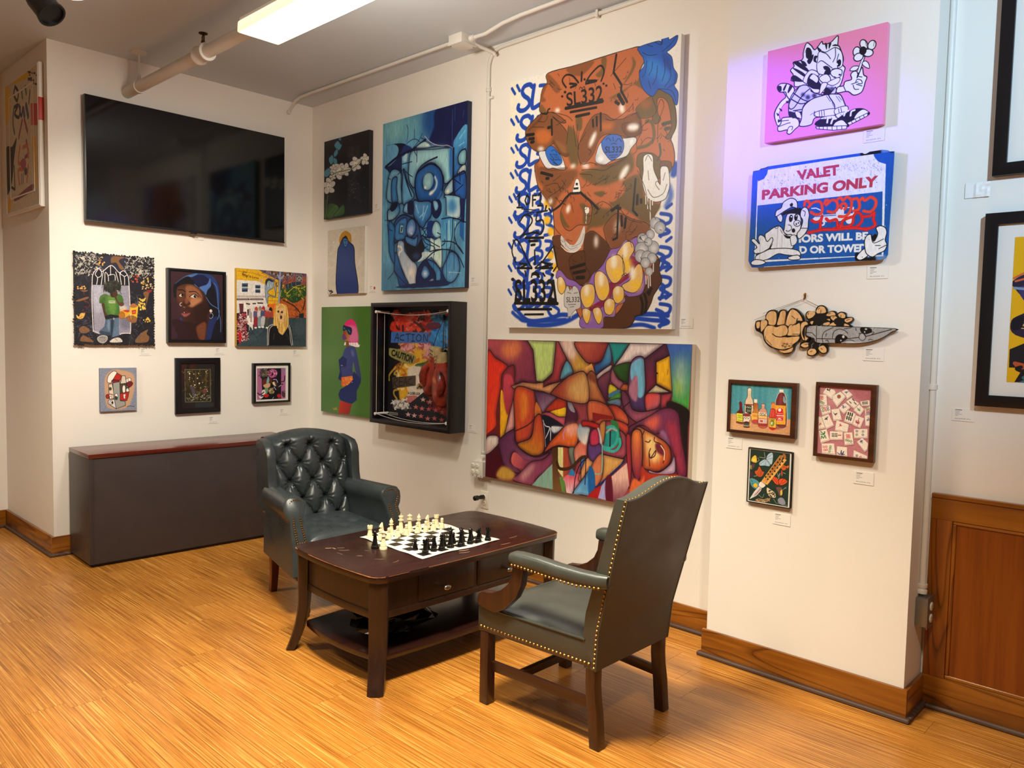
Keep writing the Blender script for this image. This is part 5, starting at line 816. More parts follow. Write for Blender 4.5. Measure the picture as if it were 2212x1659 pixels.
def art_toy():
    A = Art(190, 222, [(217,794.3),(296.7,795.4),(294.1,887.2),(214.4,888.5)], '84899a', 25).src(200, 760, 7.628)
    K = '241c1c'; o = (K, 8)
    A.grain(.1, 3, 3); A.P('c49a78', '330,300 480,300 680,380 690,600 640,780 560,920 380,950 230,900 200,700 210,420', soft=20)
    A.P('f0e6d8', '245,490 260,400 310,340 365,312 410,345 370,430 320,470 300,510', ol=o); A.P('b8281f', '410,345 480,390 460,470 340,455', sm=False, ol=o); A.P('84202a', '330,460 450,470 395,540 325,500', sm=False, ol=o); A.P('d6c4b0', '490,395 545,395 560,520 460,530', sm=False, ol=o); A.P('e8dccc', '555,460 590,440 600,500 570,520', ol=(K, 6)); A.P('ece2d4', '590,440 630,440 635,490 600,490', ol=(K, 6)); A.P('74202a', '560,530 620,490 665,520 650,560 600,590', ol=o)
    A.P('9a9890', '335,510 450,490 450,810 530,820 530,890 375,940 340,740', sm=False, ol=o); A.P('4a4432', '450,530 565,530 560,590 600,580 590,660 450,690', sm=False, ol=o); A.P('ece4d6', '490,590 515,550 540,580 530,690 495,670', ol=(K, 6)); A.P('ece4d6', '550,630 580,600 600,660 560,670', ol=(K, 6)); A.P('b8261f', '450,690 600,660 580,750 555,810 445,800', sm=False, ol=o); A.P('ece0d4', '500,700 545,700 530,750 540,775 505,775', sm=False, ol=(K, 5))
    A.P('e0cab4', '265,530 325,520 345,690 340,770 265,770', sm=False, ol=o); A.P('d8d4d0', '250,790 350,780 375,940 245,850', sm=False, ol=o); A.B('4a4438', 288, 605, 26, 28); A.B('e8e0d6', 300, 835, 28, 32, ol=(K, 6)); A.B(K, 312, 835, 16, 18); A.B('ece4da', 385, 730, 26, 46, ol=(K, 6)); A.P('3c3830', '360,730 400,740 400,790 360,785'); A.B('a8282a', 240, 730, 28, 36, ol=(K, 7)); A.P('ece4da', '272,735 310,735 312,770 272,770', sm=False, ol=(K, 5)); A.S('7a2028', 12, '275,690 330,705'); A.S(K, 7, '550,915 600,900 680,912')
    return A
def art_night():
    A = Art(150, 190, [(391.7,783.9),(466.1,784.9),(463.8,880),(390.7,883.5)], '211d1c', 27).src(200, 760, 7.628)
    A.P('3a1a16', '1460,182 1720,185 1700,400 1520,420 1520,600 1455,600', sm=False, grad=((1460,200),(1500,600),'2a161c')); A.P('1a1612', '1560,182 1620,182 1600,300 1560,300', sm=False); A.P('6a6a50', '1525,285 1955,288 1950,825 1523,835', sm=False); A.P('2e2618', '1535,295 1945,298 1940,815 1533,825', sm=False)
    A.squig(['4a3a1c','5a4a24','3a2416','6a5a2c','3a1c1a'], 70, (1540,300,1940,700), 60, 12, op=.7); A.LL('6a5a30', 10, '1570,310 1560,520|1600,310 1610,500|1880,310 1870,600|1710,320 1710,600', op=.7); A.P('4a4450', '1620,570 1660,570 1700,700 1660,740', soft=10); A.B('6a3a3c', 1850, 650, 40, 36, soft=10); A.squig(['8a8470','a09a80','6a6a50'], 60, (1540,690,1935,810), 30, 5); A.scatter(['e8dca0','f4ecc0','c8c088'], 40, (1535,310,1935,810), (4,9), soft=4); A.scatter(['f8f0c8'], 8, (1550,320,1930,560), (8,12), soft=5); A.Q('2a2c2e', '1690,840 1990,840 1990,910 1690,920')
    return A
def art_floral():
    A = Art(160, 170, [(556,795.7),(618,795.2),(617.2,861.3),(555.7,863.4)], '17101a', 29).src(530, 770, 12.758)
    A.P('a8608c', '330,330 470,340 460,700 470,900 440,1190 330,1190', sm=False); A.P('a8608c', '1000,330 1122,325 1112,1165 990,1165', sm=False); A.P('7a7a98', '1060,340 1100,340 1090,480 1060,440'); A.P('4a4038', '420,380 520,360 640,400 620,520 500,580 430,540'); A.squig(['8a7a66','2a241e','6a5a4c'], 30, (430,390,640,560), 70, 14)
    A.P('b8608c', '640,440 720,350 840,370 890,440 860,540 740,590 670,550'); A.squig(['e0a8c0','7a2450','d080a8','5a1a3a'], 40, (660,370,870,560), 60, 14); A.B('3a1028', 760, 490, 30, 34)
    A.P('5a2a1c', '490,640 600,600 740,610 720,760 500,800'); A.P('7aa0a4', '600,650 640,550 670,640 640,760 590,740'); A.P('c89a70', '500,800 620,740 690,750 680,840 580,880'); A.P('e0c49a', '750,720 830,690 880,760 850,830 780,790', ol=('3a2418', 8)); A.P('2a1c28', '760,610 860,620 910,720 940,960 880,900 800,680', op=.8); A.S('b8a0c0', 20, '780,640 860,640 900,720|800,840 850,920'); A.B('6a6a4c', 720, 950, 80, 90, ol=('2a2a20', 10)); A.squig(['d8b48a','a87a4a','3a3020'], 24, (660,880,790,1020), 50, 10); A.P('6a8a6a', '540,880 640,880 600,1030 560,1000'); A.P('d8d0c8', '470,940 540,920 560,1030 470,1060'); A.P('c82020', '520,1050 600,1035 660,1070 600,1130 530,1110'); A.S('5a0c10', 8, '540,1080 640,1080'); A.P('b81f2a', '880,1060 960,1040 980,1130 920,1150 890,1110'); A.P('d8d4cc', '380,1080 440,1110 510,1090 460,1150 400,1140'); A.P('1c241c', '420,540 560,600 480,640'); A.S('1c1a20', 26, '340,1000 420,1050 520,980|1100,540 1080,680 1010,700|930,800 1040,770'); A.S('d8d0d0', 14, '930,840 1000,790'); A.S('d8d0d0', 10, '790,1120 750,1170'); A.P('4a3038', '1010,980 1100,960 1100,1120 1030,1110'); A.S('b09aa8', 12, '1060,960 1100,1000'); A.S('a88a7a', 16, '340,750 380,900')
    return A
def art_orchid():
    A = Art(300, 310, [(699.9,306.2),(796.5,281),(796.5,461.9),(699.9,471.6)], '17151b', 31).src(685, 270, 4.366)
    A.P('14141f', '280,560 490,560 490,840 260,850', soft=40); A.P('232128', '285,215 400,190 410,700 285,720', sm=False); A.squig(['3a3630','14141a','2e2c36'], 40, (290,220,405,700), 60, 8, op=.6); A.scatter(['8a8a90'], 12, (290,500,450,700), (2,4))
    o = ('3a4a50', 2)
    for p in ('160,180 190,150 215,180 230,190 200,240 165,210','155,260 185,225 190,270 160,300','110,310 140,280 155,330 130,370 110,340','70,430 110,400 130,440 100,480 70,480','195,130 220,120 215,150','150,310 180,320 185,360 155,360'): A.P('4f8ba3', p, ol=('1f3a48', 3))
    W = 'cdc8bf'; o = ('5a5650', 2.4)
    for cx, cy, r in ((205,430,62),(265,420,48),(150,410,34),(110,570,60),(360,370,54),(450,330,44),(145,480,30)):
        for k in range(5):
            a = k*2*np.pi/5+cx*.1; A.B(W, cx+np.cos(a)*r*.5, cy+np.sin(a)*r*.75, r*.42, r*.62, np.degrees(a)+60, ol=o)
        A.B('e6e2da', cx, cy, r*.3, r*.36, soft=8); A.B('8a7a50', cx, cy+r*.1, 5, 8)
    A.S('6a7a4a', 6, '130,470 200,440 260,430 350,400 420,330'); A.S('4a6a34', 8, '80,870 90,760 100,660'); A.S('3c5a2a', 8, '70,860 80,700')
    A.P('2c4a24', '90,860 110,740 180,750 200,790 160,860', grad=((100,760),(180,840),'466a30')); A.P('35562a', '150,860 200,790 250,750 250,840', ol=('1c3018', 4)); A.S('5a7a3c', 3, '100,850 160,770 190,760|170,850 240,770')
    A.grain(.05, 4, 4)
    return A
def art_halo():
    A = Art(240, 246, [(706.3,498.6),(787.4,488),(788,633),(709,635.8)], 'd3c7b4', 33).src(685, 270, 4.366)
    A.squig(['dcd2c2','c8bca8','d8d0c4'], 60, (95,960,450,1590), 60, 14, op=.5); K = '121220'
    A.P('c08820', '210,1120 215,1040 262,1000 310,1030 320,1090 300,1130'); A.P('24407e', '190,1230 210,1140 250,1060 300,1110 345,1160 355,1300 385,1600 200,1600', grad=((240,1100),(320,1560),'1f3470'), ol=(K, 7)); A.P(K, '240,1080 262,1045 285,1075 262,1090'); A.P('3f78b0', '240,1080 265,1070 288,1090 280,1140 262,1158 246,1130', ol=(K, 5)); A.SS_(K, 4, '248,1090 258,1092|268,1090 280,1092|264,1095 266,1112|256,1128 272,1128'); A.S(K, 5, '115,1560 135,1570 155,1575 130,1590|125,1575 140,1560 150,1580'); A.B('f2eee8', 152, 1110, 6)
    A.grain(.04, 3, 3)
    return A
def art_green():
    A = Art(280, 353, [(691.1,663.1),(799,662),(800,903),(694.3,888.6)], '4d7238', 35).src(680, 640, 6.147)
    A.P('3a6418', '480,140 740,140 740,1620 520,1600 560,1000 540,500', soft=80, op=.8); A.P('62844e', '80,160 380,160 300,900 100,1000', soft=160, op=.6)
    A.S('7a6a2c', 4, '250,240 210,340 230,300 290,360 315,380|315,415 250,450 280,510 315,420', op=.7)
    A.P('d8246a', '370,390 390,340 450,305 500,340 530,420 545,560 540,640 440,620 430,510 460,430'); A.P('d06a94', '400,400 480,390 530,440 545,600 440,610 435,520 460,440', soft=16); A.P('f0e0e0', '425,620 540,620 560,655 575,640 560,680 520,680 430,650', sm=False); A.P('f0e4e0', '375,615 400,615 400,655 365,655', sm=False); A.LL('d06a94', 5, '450,620 450,650|480,620 482,655|510,620 512,660')
    A.P('8a4a2c', '365,470 435,500 430,600 390,600 355,570 350,520', grad=((360,500),(430,580),'b87848')); A.P('a83028', '365,470 390,470 375,520 358,520'); A.P('6a3a7a', '345,520 365,510 400,560 385,580 350,580'); A.P('14284a', '355,395 385,400 460,430 455,510 420,500 400,450 380,450 355,460', ol=('0a1428', 4)); A.S('5a90c0', 6, '420,450 440,480|360,420 375,440'); A.P('7a4428', '395,600 425,610 430,690 395,690')
    A.P('38427a', '390,690 480,670 520,710 560,900 595,1100 560,1080 520,1000 490,880 480,980 490,1060 400,1100 340,1080 330,960 350,800', grad=((400,720),(560,1000),'2c3468')); A.P('5a6498', '460,720 490,740 500,800 470,790', soft=16); A.P('16255c', '300,850 350,800 410,840 400,940 330,950 345,1040 340,1130 300,1100 320,1000', sm=False); A.Q('a87a80', '332,918 355,918 355,932 332,932'); A.P('16255c', '340,1090 480,1060 500,1000 590,1100 590,1150 540,1260 540,1380 480,1430 400,1410 330,1380 305,1310 330,1240 400,1200 350,1180', sm=False)
    A.P('d8601f', '340,1080 480,1060 490,1110 430,1180 360,1210 345,1180', sm=False, grad=((350,1100),(470,1150),'e0782a')); A.scatter(['e8c8a0'], 14, (350,1090,480,1180), (3,6)); A.P('c02c18', '330,1390 400,1410 480,1435 450,1570 310,1555', sm=False, grad=((330,1400),(440,1560),'8a1c14')); A.SS_('c8983a', 5, '240,1480 255,1510 262,1485|275,1480 270,1510|290,1480 280,1510|290,1500 292,1512')
    return A
def art_ring():
    A = Art(380, 380, [(830.6,670),(968,668),(967,914.6),(831,899)], '17141a', 37).src(790, 640, 5.44)
    A.P('7a6c4c', '740,160 980,160 980,600 860,600 760,300', sm=False); A.P('2f7ab8', '640,260 740,200 880,220 920,420 860,560 760,620 660,560 600,400', soft=6); A.squig(['2a8ad0','5a9ac8','1c4a80'], 40, (660,230,900,580), 90, 16, op=.7); A.P('c03020', '270,270 420,200 640,190 650,300 640,420 260,420', soft=6); A.squig(['d84a34','8a1c18','e07a78','2a1a18'], 60, (270,190,650,410), 90, 18, op=.8); A.P('5a2438', '620,320 740,310 760,370 640,390'); A.S('c83020', 14, '820,220 950,190'); A.S('c83020', 22, '280,410 290,280 340,250 380,300 390,400|340,260 350,410'); A.P('c88a90', '360,550 650,550 660,740 480,740 360,620', soft=8); A.squig(['d8a0a4','b04a50','d8a82a','8a3038'], 60, (340,560,660,740), 80, 14, op=.7); A.P('d8a424', '330,880 520,620 580,740 520,1000 360,1240 330,1000', soft=14); A.squig(['e0b43a','c88a1c','a85a1c','e8d8b0'], 60, (330,740,600,1100), 120, 16, op=.7); A.P('2f5a2c', '510,800 640,770 630,830 520,830'); A.P('d8ccb8', '430,850 600,830 600,900 520,1080 640,1080 500,1240 420,1180 440,1100', soft=10); A.P('b86a64', '410,1180 520,1170 540,1230 430,1250'); A.P('6a4a4a', '860,480 970,460 970,760 880,700', soft=20); A.squig(['4a4438','8a7a6a','2a2622'], 40, (860,470,970,720), 60, 12)
    A.P('15131c', '230,1400 420,1290 640,1080 780,1200 970,1280 970,1500 240,1420', sm=False); A.P('8a1c1c', '640,1090 970,1230 970,1310 840,1400 700,1280', soft=16); A.squig(['b82c24','7a1414'], 40, (660,1150,960,1340), 70, 14); A.P('8a5060', '870,1380 970,1320 970,1490 890,1480', soft=6); A.P('b8b0a8', '290,1220 440,1260 420,1310 290,1320', soft=4); A.squig(['d8d0c8','6a645c'], 30, (290,1220,430,1320), 40, 8)
    for i, (x, y) in enumerate(((590,1210),(660,1235),(515,1300),(580,1315),(650,1320),(725,1330),(790,1350),(435,1390),(500,1400),(570,1405),(640,1430),(710,1425),(785,1440),(855,1455))):
        t = np.arange(10)*np.pi/5-np.pi/2; r = np.where(np.arange(10) % 2, 13, 34); A.P(['d8a8a0','c86a64','b8504c'][min(2, i % 7//2)], np.c_[x+r*np.cos(t), y+r*np.sin(t)], sm=False)
    A.P('3f6ab0', '245,420 640,425 645,550 240,550', sm=False); A.SS_('14141c', 6, '280,530 310,440 320,530|290,490 325,495|380,455 345,470 340,510 380,520|400,450 450,440|425,445 425,530|460,450 490,450|475,450 475,530|460,530 495,530|530,450 510,490 525,525 555,515 560,470 530,450|590,530 590,450 625,530 630,450'); A.P('8d8648', '232,612 490,690 478,792 390,785 232,706', soft=3); A.T('121014', 'CAUTION', [(255,625),(490,705),(470,790),(245,700)], .04)
    A.P('4a3c30', '260,960 510,930 510,1050 270,1090', sm=False); A.SS_('14100e', 6, '275,1070 285,975 320,985 285,1030 320,1065|335,1060 340,965 375,960|338,1010 370,1008|337,1058 375,1052|385,1050 400,960 420,1045|390,1015 415,1010|470,965 435,985 435,1030 475,1035'); A.T('121014', 'A CLOSER LOOK', [(430,1125),(560,1130),(558,1160),(428,1155)], .03); A.T('d8d0c0', 'FIGHT', [(880,240),(1060,250),(1060,310),(880,305)], .0); A.Q('8a8474', '235,1365 325,1375 325,1405 235,1398'); A.LL('2a2622', 6, '245,1382 255,1383|262,1384 272,1385|280,1386 292,1388|300,1388 315,1390'); A.T('e8e0d0', 'I', [(530,940),(560,940),(560,1020),(530,1020)])
    A.grain(.06, 5, 4)
    return A
def art_keys():
    A = Art(300, 560, [(2191.5,512.9),(2290,508),(2272,829),(2175.2,824.6)], 'e0a810', 39).src(2040, 380, 3.07)
    A.P('2a2036', '450,700 528,640 720,640 720,1100 470,1070 440,960 500,880 460,760'); A.S('c8603a', 8, '455,680 528,620 640,600|460,700 528,665'); A.P('3a3260', '470,740 560,740 600,900 500,860'); A.P('c8a060', '455,1010 528,880 720,900 720,1060 540,1030', sm=False); A.LL('1c1418', 6, '460,1000 720,1040|470,975 720,1000|490,950 720,965|505,920 720,930'); A.LL('17121a', 16, '515,1000 720,1020|520,960 720,970'); A.P('1c1a1e', '425,1270 430,1150 500,1090 720,1080 720,1365 440,1365 470,1270', sm=False); A.squig(['b8502a','3a6a74','1c1418'], 40, (480,1150,600,1360), 70, 14); A.S('7a90a8', 10, '455,745 528,760'); A.P('17131c', '445,950 480,930 470,1010 440,1020')
    return A
def art_abstract():
    A = Art(300, 360, [(4.8,186.8),(76.7,129),(84.9,447.2),(13.3,464)], 'c8b89c', 41).src(0, 100, 4.147)
    A.P('dcae2a', '20,380 60,380 70,600 40,700 30,850', soft=4); A.P('dcae2a', '90,300 230,200 240,250 110,320', soft=6); A.P('14121a', '35,930 90,900 130,820 110,1000 90,1230 45,1320'); A.P('d8a41c', '60,1400 90,1330 80,1480 60,1480')
    A.S('17141a', 12, '110,350 100,420 130,480 140,400 110,350|105,540 140,520 110,600 150,630 160,540|150,520 170,620 185,540'); A.S('3c4a6a', 22, '190,560 200,620|215,520 235,620'); A.SS_('46604a', 14, '170,380 180,450|205,350 215,410|100,560 95,680 110,780'); A.SS_('8a3a4c', 14, '180,660 160,760 150,820|200,650 230,760 215,720|220,850 240,960 210,1000'); A.SS_('c06a4a', 14, '160,900 150,1050 200,1040|190,910 230,900 240,1000|160,1240 150,1120 200,1110|230,1220 240,1080'); A.B('a04a5a', 195, 1060, 26, 50); A.B('3a4450', 218, 1130, 14, 36); A.P('7a3a4c', '120,1370 280,1250 280,1310 140,1390'); A.LL('5a5a50', 8, '180,1160 180,1240|195,1150 195,1235'); A.LL('17141a', 10, '250,380 240,500|110,1080 120,1290 90,1270')
    A.scatter(['17141a'], 20, (225,160,318,330), (4,12)); A.P('c02418', '255,498 330,496 330,702 262,702', sm=False); A.P('dca81c', '270,850 310,830 325,1240 300,1250'); A.S('e0d8c8', 6, '255,340 290,1400', op=.6)
    A.grain(.06, 5, 3)
    return A

KNIFE_QUAD = [(1608.1,632.0),(1938.2,623.8),(1928.3,817.0),(1601.5,800.8)]   # traced frame of a 0.66 x 0.36 m patch of the pier
K_HAND = '200,600 240,580 330,570 335,510 380,450 450,435 490,460 500,500 530,445 590,430 630,460 690,415 760,430 830,500 850,570 860,600 900,590 930,620 925,660 890,680 880,720 885,780 930,810 920,860 870,865 830,830 800,830 770,880 730,930 710,1000 640,1040 580,1040 530,1000 500,985 400,950 320,870 295,780 250,745 205,720 190,660'
K_BLADE = '880,655 1300,662 2095,690 2040,750 1930,820 1790,870 1600,900 1280,895 1030,890 985,830 900,800 870,760'
K_FLOWERS = ['920,600 880,545 870,490 900,455 960,455 1000,470 1010,420 1050,378 1110,375 1160,420 1170,470 1220,450 1275,455 1300,500 1270,530 1200,540 1210,600 1180,640 1120,665 1000,660 940,640',
             '1180,660 1200,610 1260,590 1210,560 1205,520 1240,505 1290,520 1310,480 1360,460 1420,480 1430,530 1500,535 1525,570 1490,610 1420,620 1480,640 1490,670',
             '930,860 1000,840 1060,880 1090,900 1160,920 1180,980 1160,1025 1100,1040 1040,1000 1030,1040 970,1070 900,1060 890,1000 920,950 840,965 795,940 800,890 850,870 920,870']
def art_knife():
    A = Art(660, 360, KNIFE_QUAD, '1b1512', 61).src(1600, 600, 6.32)
    K = '17110f'; Wd = 'd9ab73'; o = (K, 15)
    for i, f in enumerate(K_FLOWERS): A.P(K, f)
    pet = ['880,490 930,450 1000,470 990,520 920,560 890,540','1010,450 1060,385 1130,400 1150,470 1080,490 1030,490','1150,500 1220,455 1275,480 1270,520 1170,525','940,590 980,590 960,640 930,620','1110,620 1190,600 1200,640 1120,660','1150,560 1220,560 1200,590','1215,525 1280,520 1310,560 1260,590 1215,560','1310,500 1360,470 1415,500 1405,550 1340,545','1410,560 1500,540 1510,580 1440,615 1400,590','1190,640 1260,600 1290,650 1200,665','1400,620 1460,640 1470,665 1400,660','800,920 860,880 920,890 910,940 850,955','895,1010 930,970 1000,970 1020,1020 970,1060 910,1050','1040,960 1110,920 1160,970 1150,1020 1090,1025','930,815 960,810 980,850 930,850']
    for p in pet: A.P(Wd, p, ol=(K, 8))
    A.SS_(K, 7, '900,500 910,480|1040,430 1060,410|1075,480 1080,440|1180,490 1210,480|1350,540 1355,510|1430,580 1470,565|1240,540 1260,530|860,910 900,905|960,1000 930,1010|1080,960 1100,980')
    for x, y, a, b in ((1060,560,96,76),(1330,596,76,54),(990,905,86,66)): A.B('1c1815', x, y, a, b)
    A.P('9d9a98', K_BLADE, ol=(K, 14)); A.squig(['8d8a88','a9a6a4','b2afac'], 90, (890,670,1900,880), 60, 12, op=.5)
    A.LL(K, 8, '1025,660 1020,880|885,745 960,750 1010,800'); A.L(K, 9, '1025,830 1290,835 1470,830 1700,800 2050,705'); A.SS_(K, 8, '1110,880 1100,820 1130,740 1250,680|1240,830 1260,740 1330,700 1410,720 1450,760|1400,700 1500,680|1150,860 1170,850 1190,880|1150,800 1160,760|1560,690 1565,720')
    A.P('17110f', '1280,890 1285,810 1340,770 1420,790 1450,830 1400,860 1340,890'); A.B('c8c6c4', 1390, 805, 18, 20); A.B('c8c6c4', 1357, 856, 10, 11); A.P('17110f', '1630,680 1760,690 1775,740 1680,765 1630,740'); A.B('c8c6c4', 1700, 700, 18, 12); A.B('c8c6c4', 1682, 740, 10, 12); A.B('a9a6a4', 1650, 805, 46, 50, ol=(K, 7)); A.SS_(K, 7, '1600,760 1660,760 1690,800|1700,770 1790,740 1810,750 1780,770|1340,890 1420,860 1500,850 1560,880|1730,850 1760,840 1790,850'); A.P('c4c2c0', '1420,880 1500,870 1640,880 1500,890', soft=6)
    A.P(K, K_HAND)
    for p in ('205,610 260,600 255,680 215,690','270,590 350,580 360,640 300,720 270,735','340,560 350,500 400,455 470,460 490,520 470,640 380,640 370,590','490,620 520,520 540,460 590,445 615,480 600,580 590,630 500,650','610,620 640,500 690,430 760,450 820,520 840,590 770,590 740,640 690,675 620,650','660,650 740,640 790,615 810,640 800,780 700,790 630,780','310,740 350,660 420,650 480,670 560,645 620,660 645,720 620,780 560,800 640,810 720,800 800,800 780,860 700,920 690,950 550,980 420,940 330,860','520,985 600,990 700,950 715,960 690,1010 610,1030 550,1020','815,640 850,600 900,600 915,640 870,660 840,740 850,800 880,860 840,840 815,760','870,690 885,680 880,780 900,810 920,820 900,850 870,850'):
        A.P(Wd, p, ol=(K, 9))
    for x in (430, 560, 590, 690): A.P('c08a50', [(x, 450), (x+26, 450), (x+20, 960), (x-6, 960)], soft=8, op=.35)
    A.scatter(['5a3c20'], 60, (560,890,710,960), (1.5,4), asp=3, ang=80); A.S(K, 12, '430,765 480,800 560,808 630,790|770,560 760,590 780,600'); A.S(K, 7, '350,850 420,920|330,800 340,850|690,520 740,560|700,660 740,620|700,770 790,770'); A.SS_('f0d0a0', 6, '370,490 400,465|320,740 350,680|640,560 680,450')
    A.grain(.06, 10, 3)
    return A
CARD_N = [0]
def art_card(bold):
    A = Art(176, 114, None, 'e9e3da', 71)
    c = '3a3634'
    for y, wd in ((16, 52), (30, 34), (42, 30), (54, 46), (66, 20)):
        x = 26
        while x < 26+wd: l = 4+A.rs.rand()*5; A.L(c if y == 16 else '7a746e', 5 if y == 16 else 3, [(x, y), (x+l, y)]); x += l+2
    A.T(c, 'R A I L R O A D   A T L.', [(26, 88), (150, 88), (150, 97), (26, 97)], .01 if bold else 0)
    return A

# ---------------------------------------------------------------- shared materials
def wall_paint(name, col):
    M = Mat(name, col, .55, 0, .35)
    a = M.noise(M.coord(), 90, 3); M.bump(a, 'Fac', .06, .003)
    b = M.noise(M.coord(), 1.3, 3); c = lin(col); r = M.ramp(b, [(.3, tuple(x*.965 for x in c[:3])+(1,)), (.7, c)]); M.color(r, 'Color')
    return M.m
m_wall = wall_paint('wall_paint', 'ece4d9')
m_ceil = wall_paint('ceiling_paint', 'cbd0d4')
m_base = wood('stained_baseboard', '5c3008', '8a5012', 'a2651e', 'x', 26, .3, .35, 8)
m_base_y = wood('stained_baseboard_y', '5c3008', '8a5012', 'a2651e', 'y', 26, .3, .35, 7)
m_stile = wood('pine_stile', '582b08', '8a4a10', 'a8641f', 'z', 22, .3, .35, 9, fscale=1.3)
m_rail = wood('pine_rail', '5c3008', '8c500f', 'a0641c', 'x', 24, .3, .35)
m_panel = wood('stained_panel', '662c02', '803c03', '8e4807', 'z', 40, .35, .3)
m_shoe = wood('worn_shoe', '2c1d16', '4a352a', '6a5244', 'x', 60, .6, 0)
m_mdf = plain('mahogany_dark', '2a1510', .3)
m_table = None
def leather(name, col, var, rough=.36):
    M = Mat(name, col, rough, 0, .5)
    n1 = M.noise(M.coord(), 7, 5, .6); c = lin(col)
    a = tuple(x*(1-var) for x in c[:3])+(1,); b = (c[0]*(1+var*.9), c[1]*(1+var*.75), c[2]*(1+var*.55), 1)
    M.color(M.ramp(n1, [(.32, a), (.72, b)]), 'Color')
    v = M.n('ShaderNodeTexVoronoi', feature='DISTANCE_TO_EDGE'); v.inputs['Scale'].default_value = 260; M.l(M.coord(), 0, v, 'Vector')
    M.bump(v, 'Distance', .12, .002)
    r = M.ramp(n1, [(.3, (rough*.8,)*3+(1,)), (.75, (rough*1.3,)*3+(1,))]); M.t.links.new(r.outputs['Color'], M.b.inputs['Roughness'])
    return M.m
m_leather = leather('grey_green_leather', '3f423d', .2, .33)
m_leather_back = leather('worn_grey_leather', '453e35', .25, .5)
m_brass = plain('antique_brass', 'a07840', .35, 1)
m_black = plain('black_paint', '0d0c0c', .35)
m_blackframe = plain('black_frame', '0f0e10', .32)
m_white = plain('white_enamel', 'e6e1d8', .4)
m_canvas = plain('white_canvas', 'e2dcd2', .8, bump=.1, bscale=500)
m_conduit = plain('painted_conduit', 'dcd6cc', .4)
m_steel = plain('galvanised_steel', '8c8c86', .4, .8, bump=.05)
m_pvc = plain('outlet_plastic', 'eae2d2', .35)
m_dark = plain('dark_slot', '15120f', .6)
# ---------------------------------------------------------------- the room
H = 3.39; L1 = 1.964; CD = .2277; CX0, CX1 = 3.8955, 4.7939; HB = .1325; XB = -1.1
def struct(name, mb, mat, parent=None, **k):
    o = mb.build(name, mat, parent, **k)
    if parent is None: o['kind'] = 'structure'
    return o
def floor_mat():
    M = Mat('bamboo_plank', 'c98a3c', .33, 0, .5, .15)
    oi = M.n('ShaderNodeObjectInfo')
    g = M.n('ShaderNodeNewGeometry'); ad = M.n('ShaderNodeVectorMath', operation='ADD')
    cm = M.n('ShaderNodeCombineXYZ'); mu = M.n('ShaderNodeMath', operation='MULTIPLY'); mu.inputs[1].default_value = 37
    M.l(oi, 'Random', mu, 0); M.l(mu, 0, cm, 0); M.l(mu, 0, cm, 1); M.l(g, 'Position', ad, 0); M.l(cm, 0, ad, 1)
    mp = M.n('ShaderNodeMapping'); mp.inputs['Scale'].default_value = (1.9, 185, 1); M.l(ad, 0, mp, 'Vector')
    nz = M.noise(mp, 1, 2.2, .55)
    r = M.ramp(nz, [(.33, '8a5318'), (.45, 'ad6e28'), (.56, 'be7f33'), (.70, 'dea658')])
    mp2 = M.n('ShaderNodeMapping'); mp2.inputs['Scale'].default_value = (14, 60, 1); M.l(ad, 0, mp2, 'Vector')
    n2 = M.noise(mp2, 1, 3); r2 = M.ramp(n2, [(.3, (.8, .76, .7, 1)), (.6, (1, 1, 1, 1))])
    x = M.mix(r, 'Color', r2, 'Color', mode='MULTIPLY', f=.6)
    r3 = M.ramp(oi, [(0, (.9, .88, .86, 1)), (1, (1.05, 1.04, 1.03, 1))], 'Random')
    y = M.mix(x, 2, r3, 'Color', mode='MULTIPLY', f=1.0)
    # long-worn greyish scuffs
    n3 = M.noise(M.world((1.2, 2.2, 1)), 1, 5, .6); r4 = M.ramp(n3, [(.48, (1, 1, 1, 1)), (.7, (.82, .80, .80, 1))])
    z = M.mix(y, 2, r4, 'Color', mode='MULTIPLY', f=1.0)
    M.color(z, 2); M.bump(nz, 'Fac', .12, .002)
    return M.m
m_floor = floor_mat()
floor = struct('floor', MB().box(-1.3, 9.1, -8.1, .1, -.06, -.006), m_floor)
nrow = 0; y = 0.0
PW = .144
while y > -4.5:
    x = -1.12-random.random()*1.1
    while x < 6.0:
        x2 = x+1.1+random.random()*.3
        a, b = max(x, -1.1), min(x2, 6.05)
        if b-a > .02:
            MB().box(a+.0006, b-.0006, y-PW+.0002, y-.0002, -.006, 0).build('plank', m_floor, floor, smooth=False)
        x = x2
    y -= PW
struct('ceiling', MB().box(-1.3, 9.1, -8.1, .1, H, H+.1), m_ceil)
struct('wall_back', MB().box(0, 9.1, 0, .12, 0, H), m_wall)
struct('wall_left', MB().box(XB, 0, -L1, .12, 0, H), m_wall)
struct('wall_far_left', MB().box(XB-.12, XB, -8.1, .12, 0, H), m_wall)
struct('wall_right', MB().box(9.0, 9.12, -8.1, .12, 0, H), m_wall)
struct('wall_front', MB().box(XB, 9.0, -8.12, -8.0, 0, H), m_wall)
struct('wall_pier', MB().box(CX0, CX1, -CD, 0, 0, H), m_wall)
def baseboard(name, pts, out):
    """runs of baseboard: list of (x0,x1,y0,y1) plan boxes with a shoe moulding in front"""
    mb = MB(); horiz = abs(pts[1]-pts[0]) > abs(pts[3]-pts[2])
    mb.box(pts[0], pts[1], pts[2], pts[3], .0, HB)
    o = struct(name, mb, m_base if horiz else m_base_y, bevel=.003)
    q = list(pts); s = .017
    if out == '-y': q[2] -= s
    if out == '+x': q[1] += s
    if out == '-y+': q[2] -= s; q[1] += s; q[0] -= s
    if out == '+x+': q[1] += s; q[2] -= s
    MB().box(q[0], q[1], q[2], q[3], 0, .02).build('shoe_moulding', m_shoe, o, bevel=.008, seg=3)
    return o
bt = .018
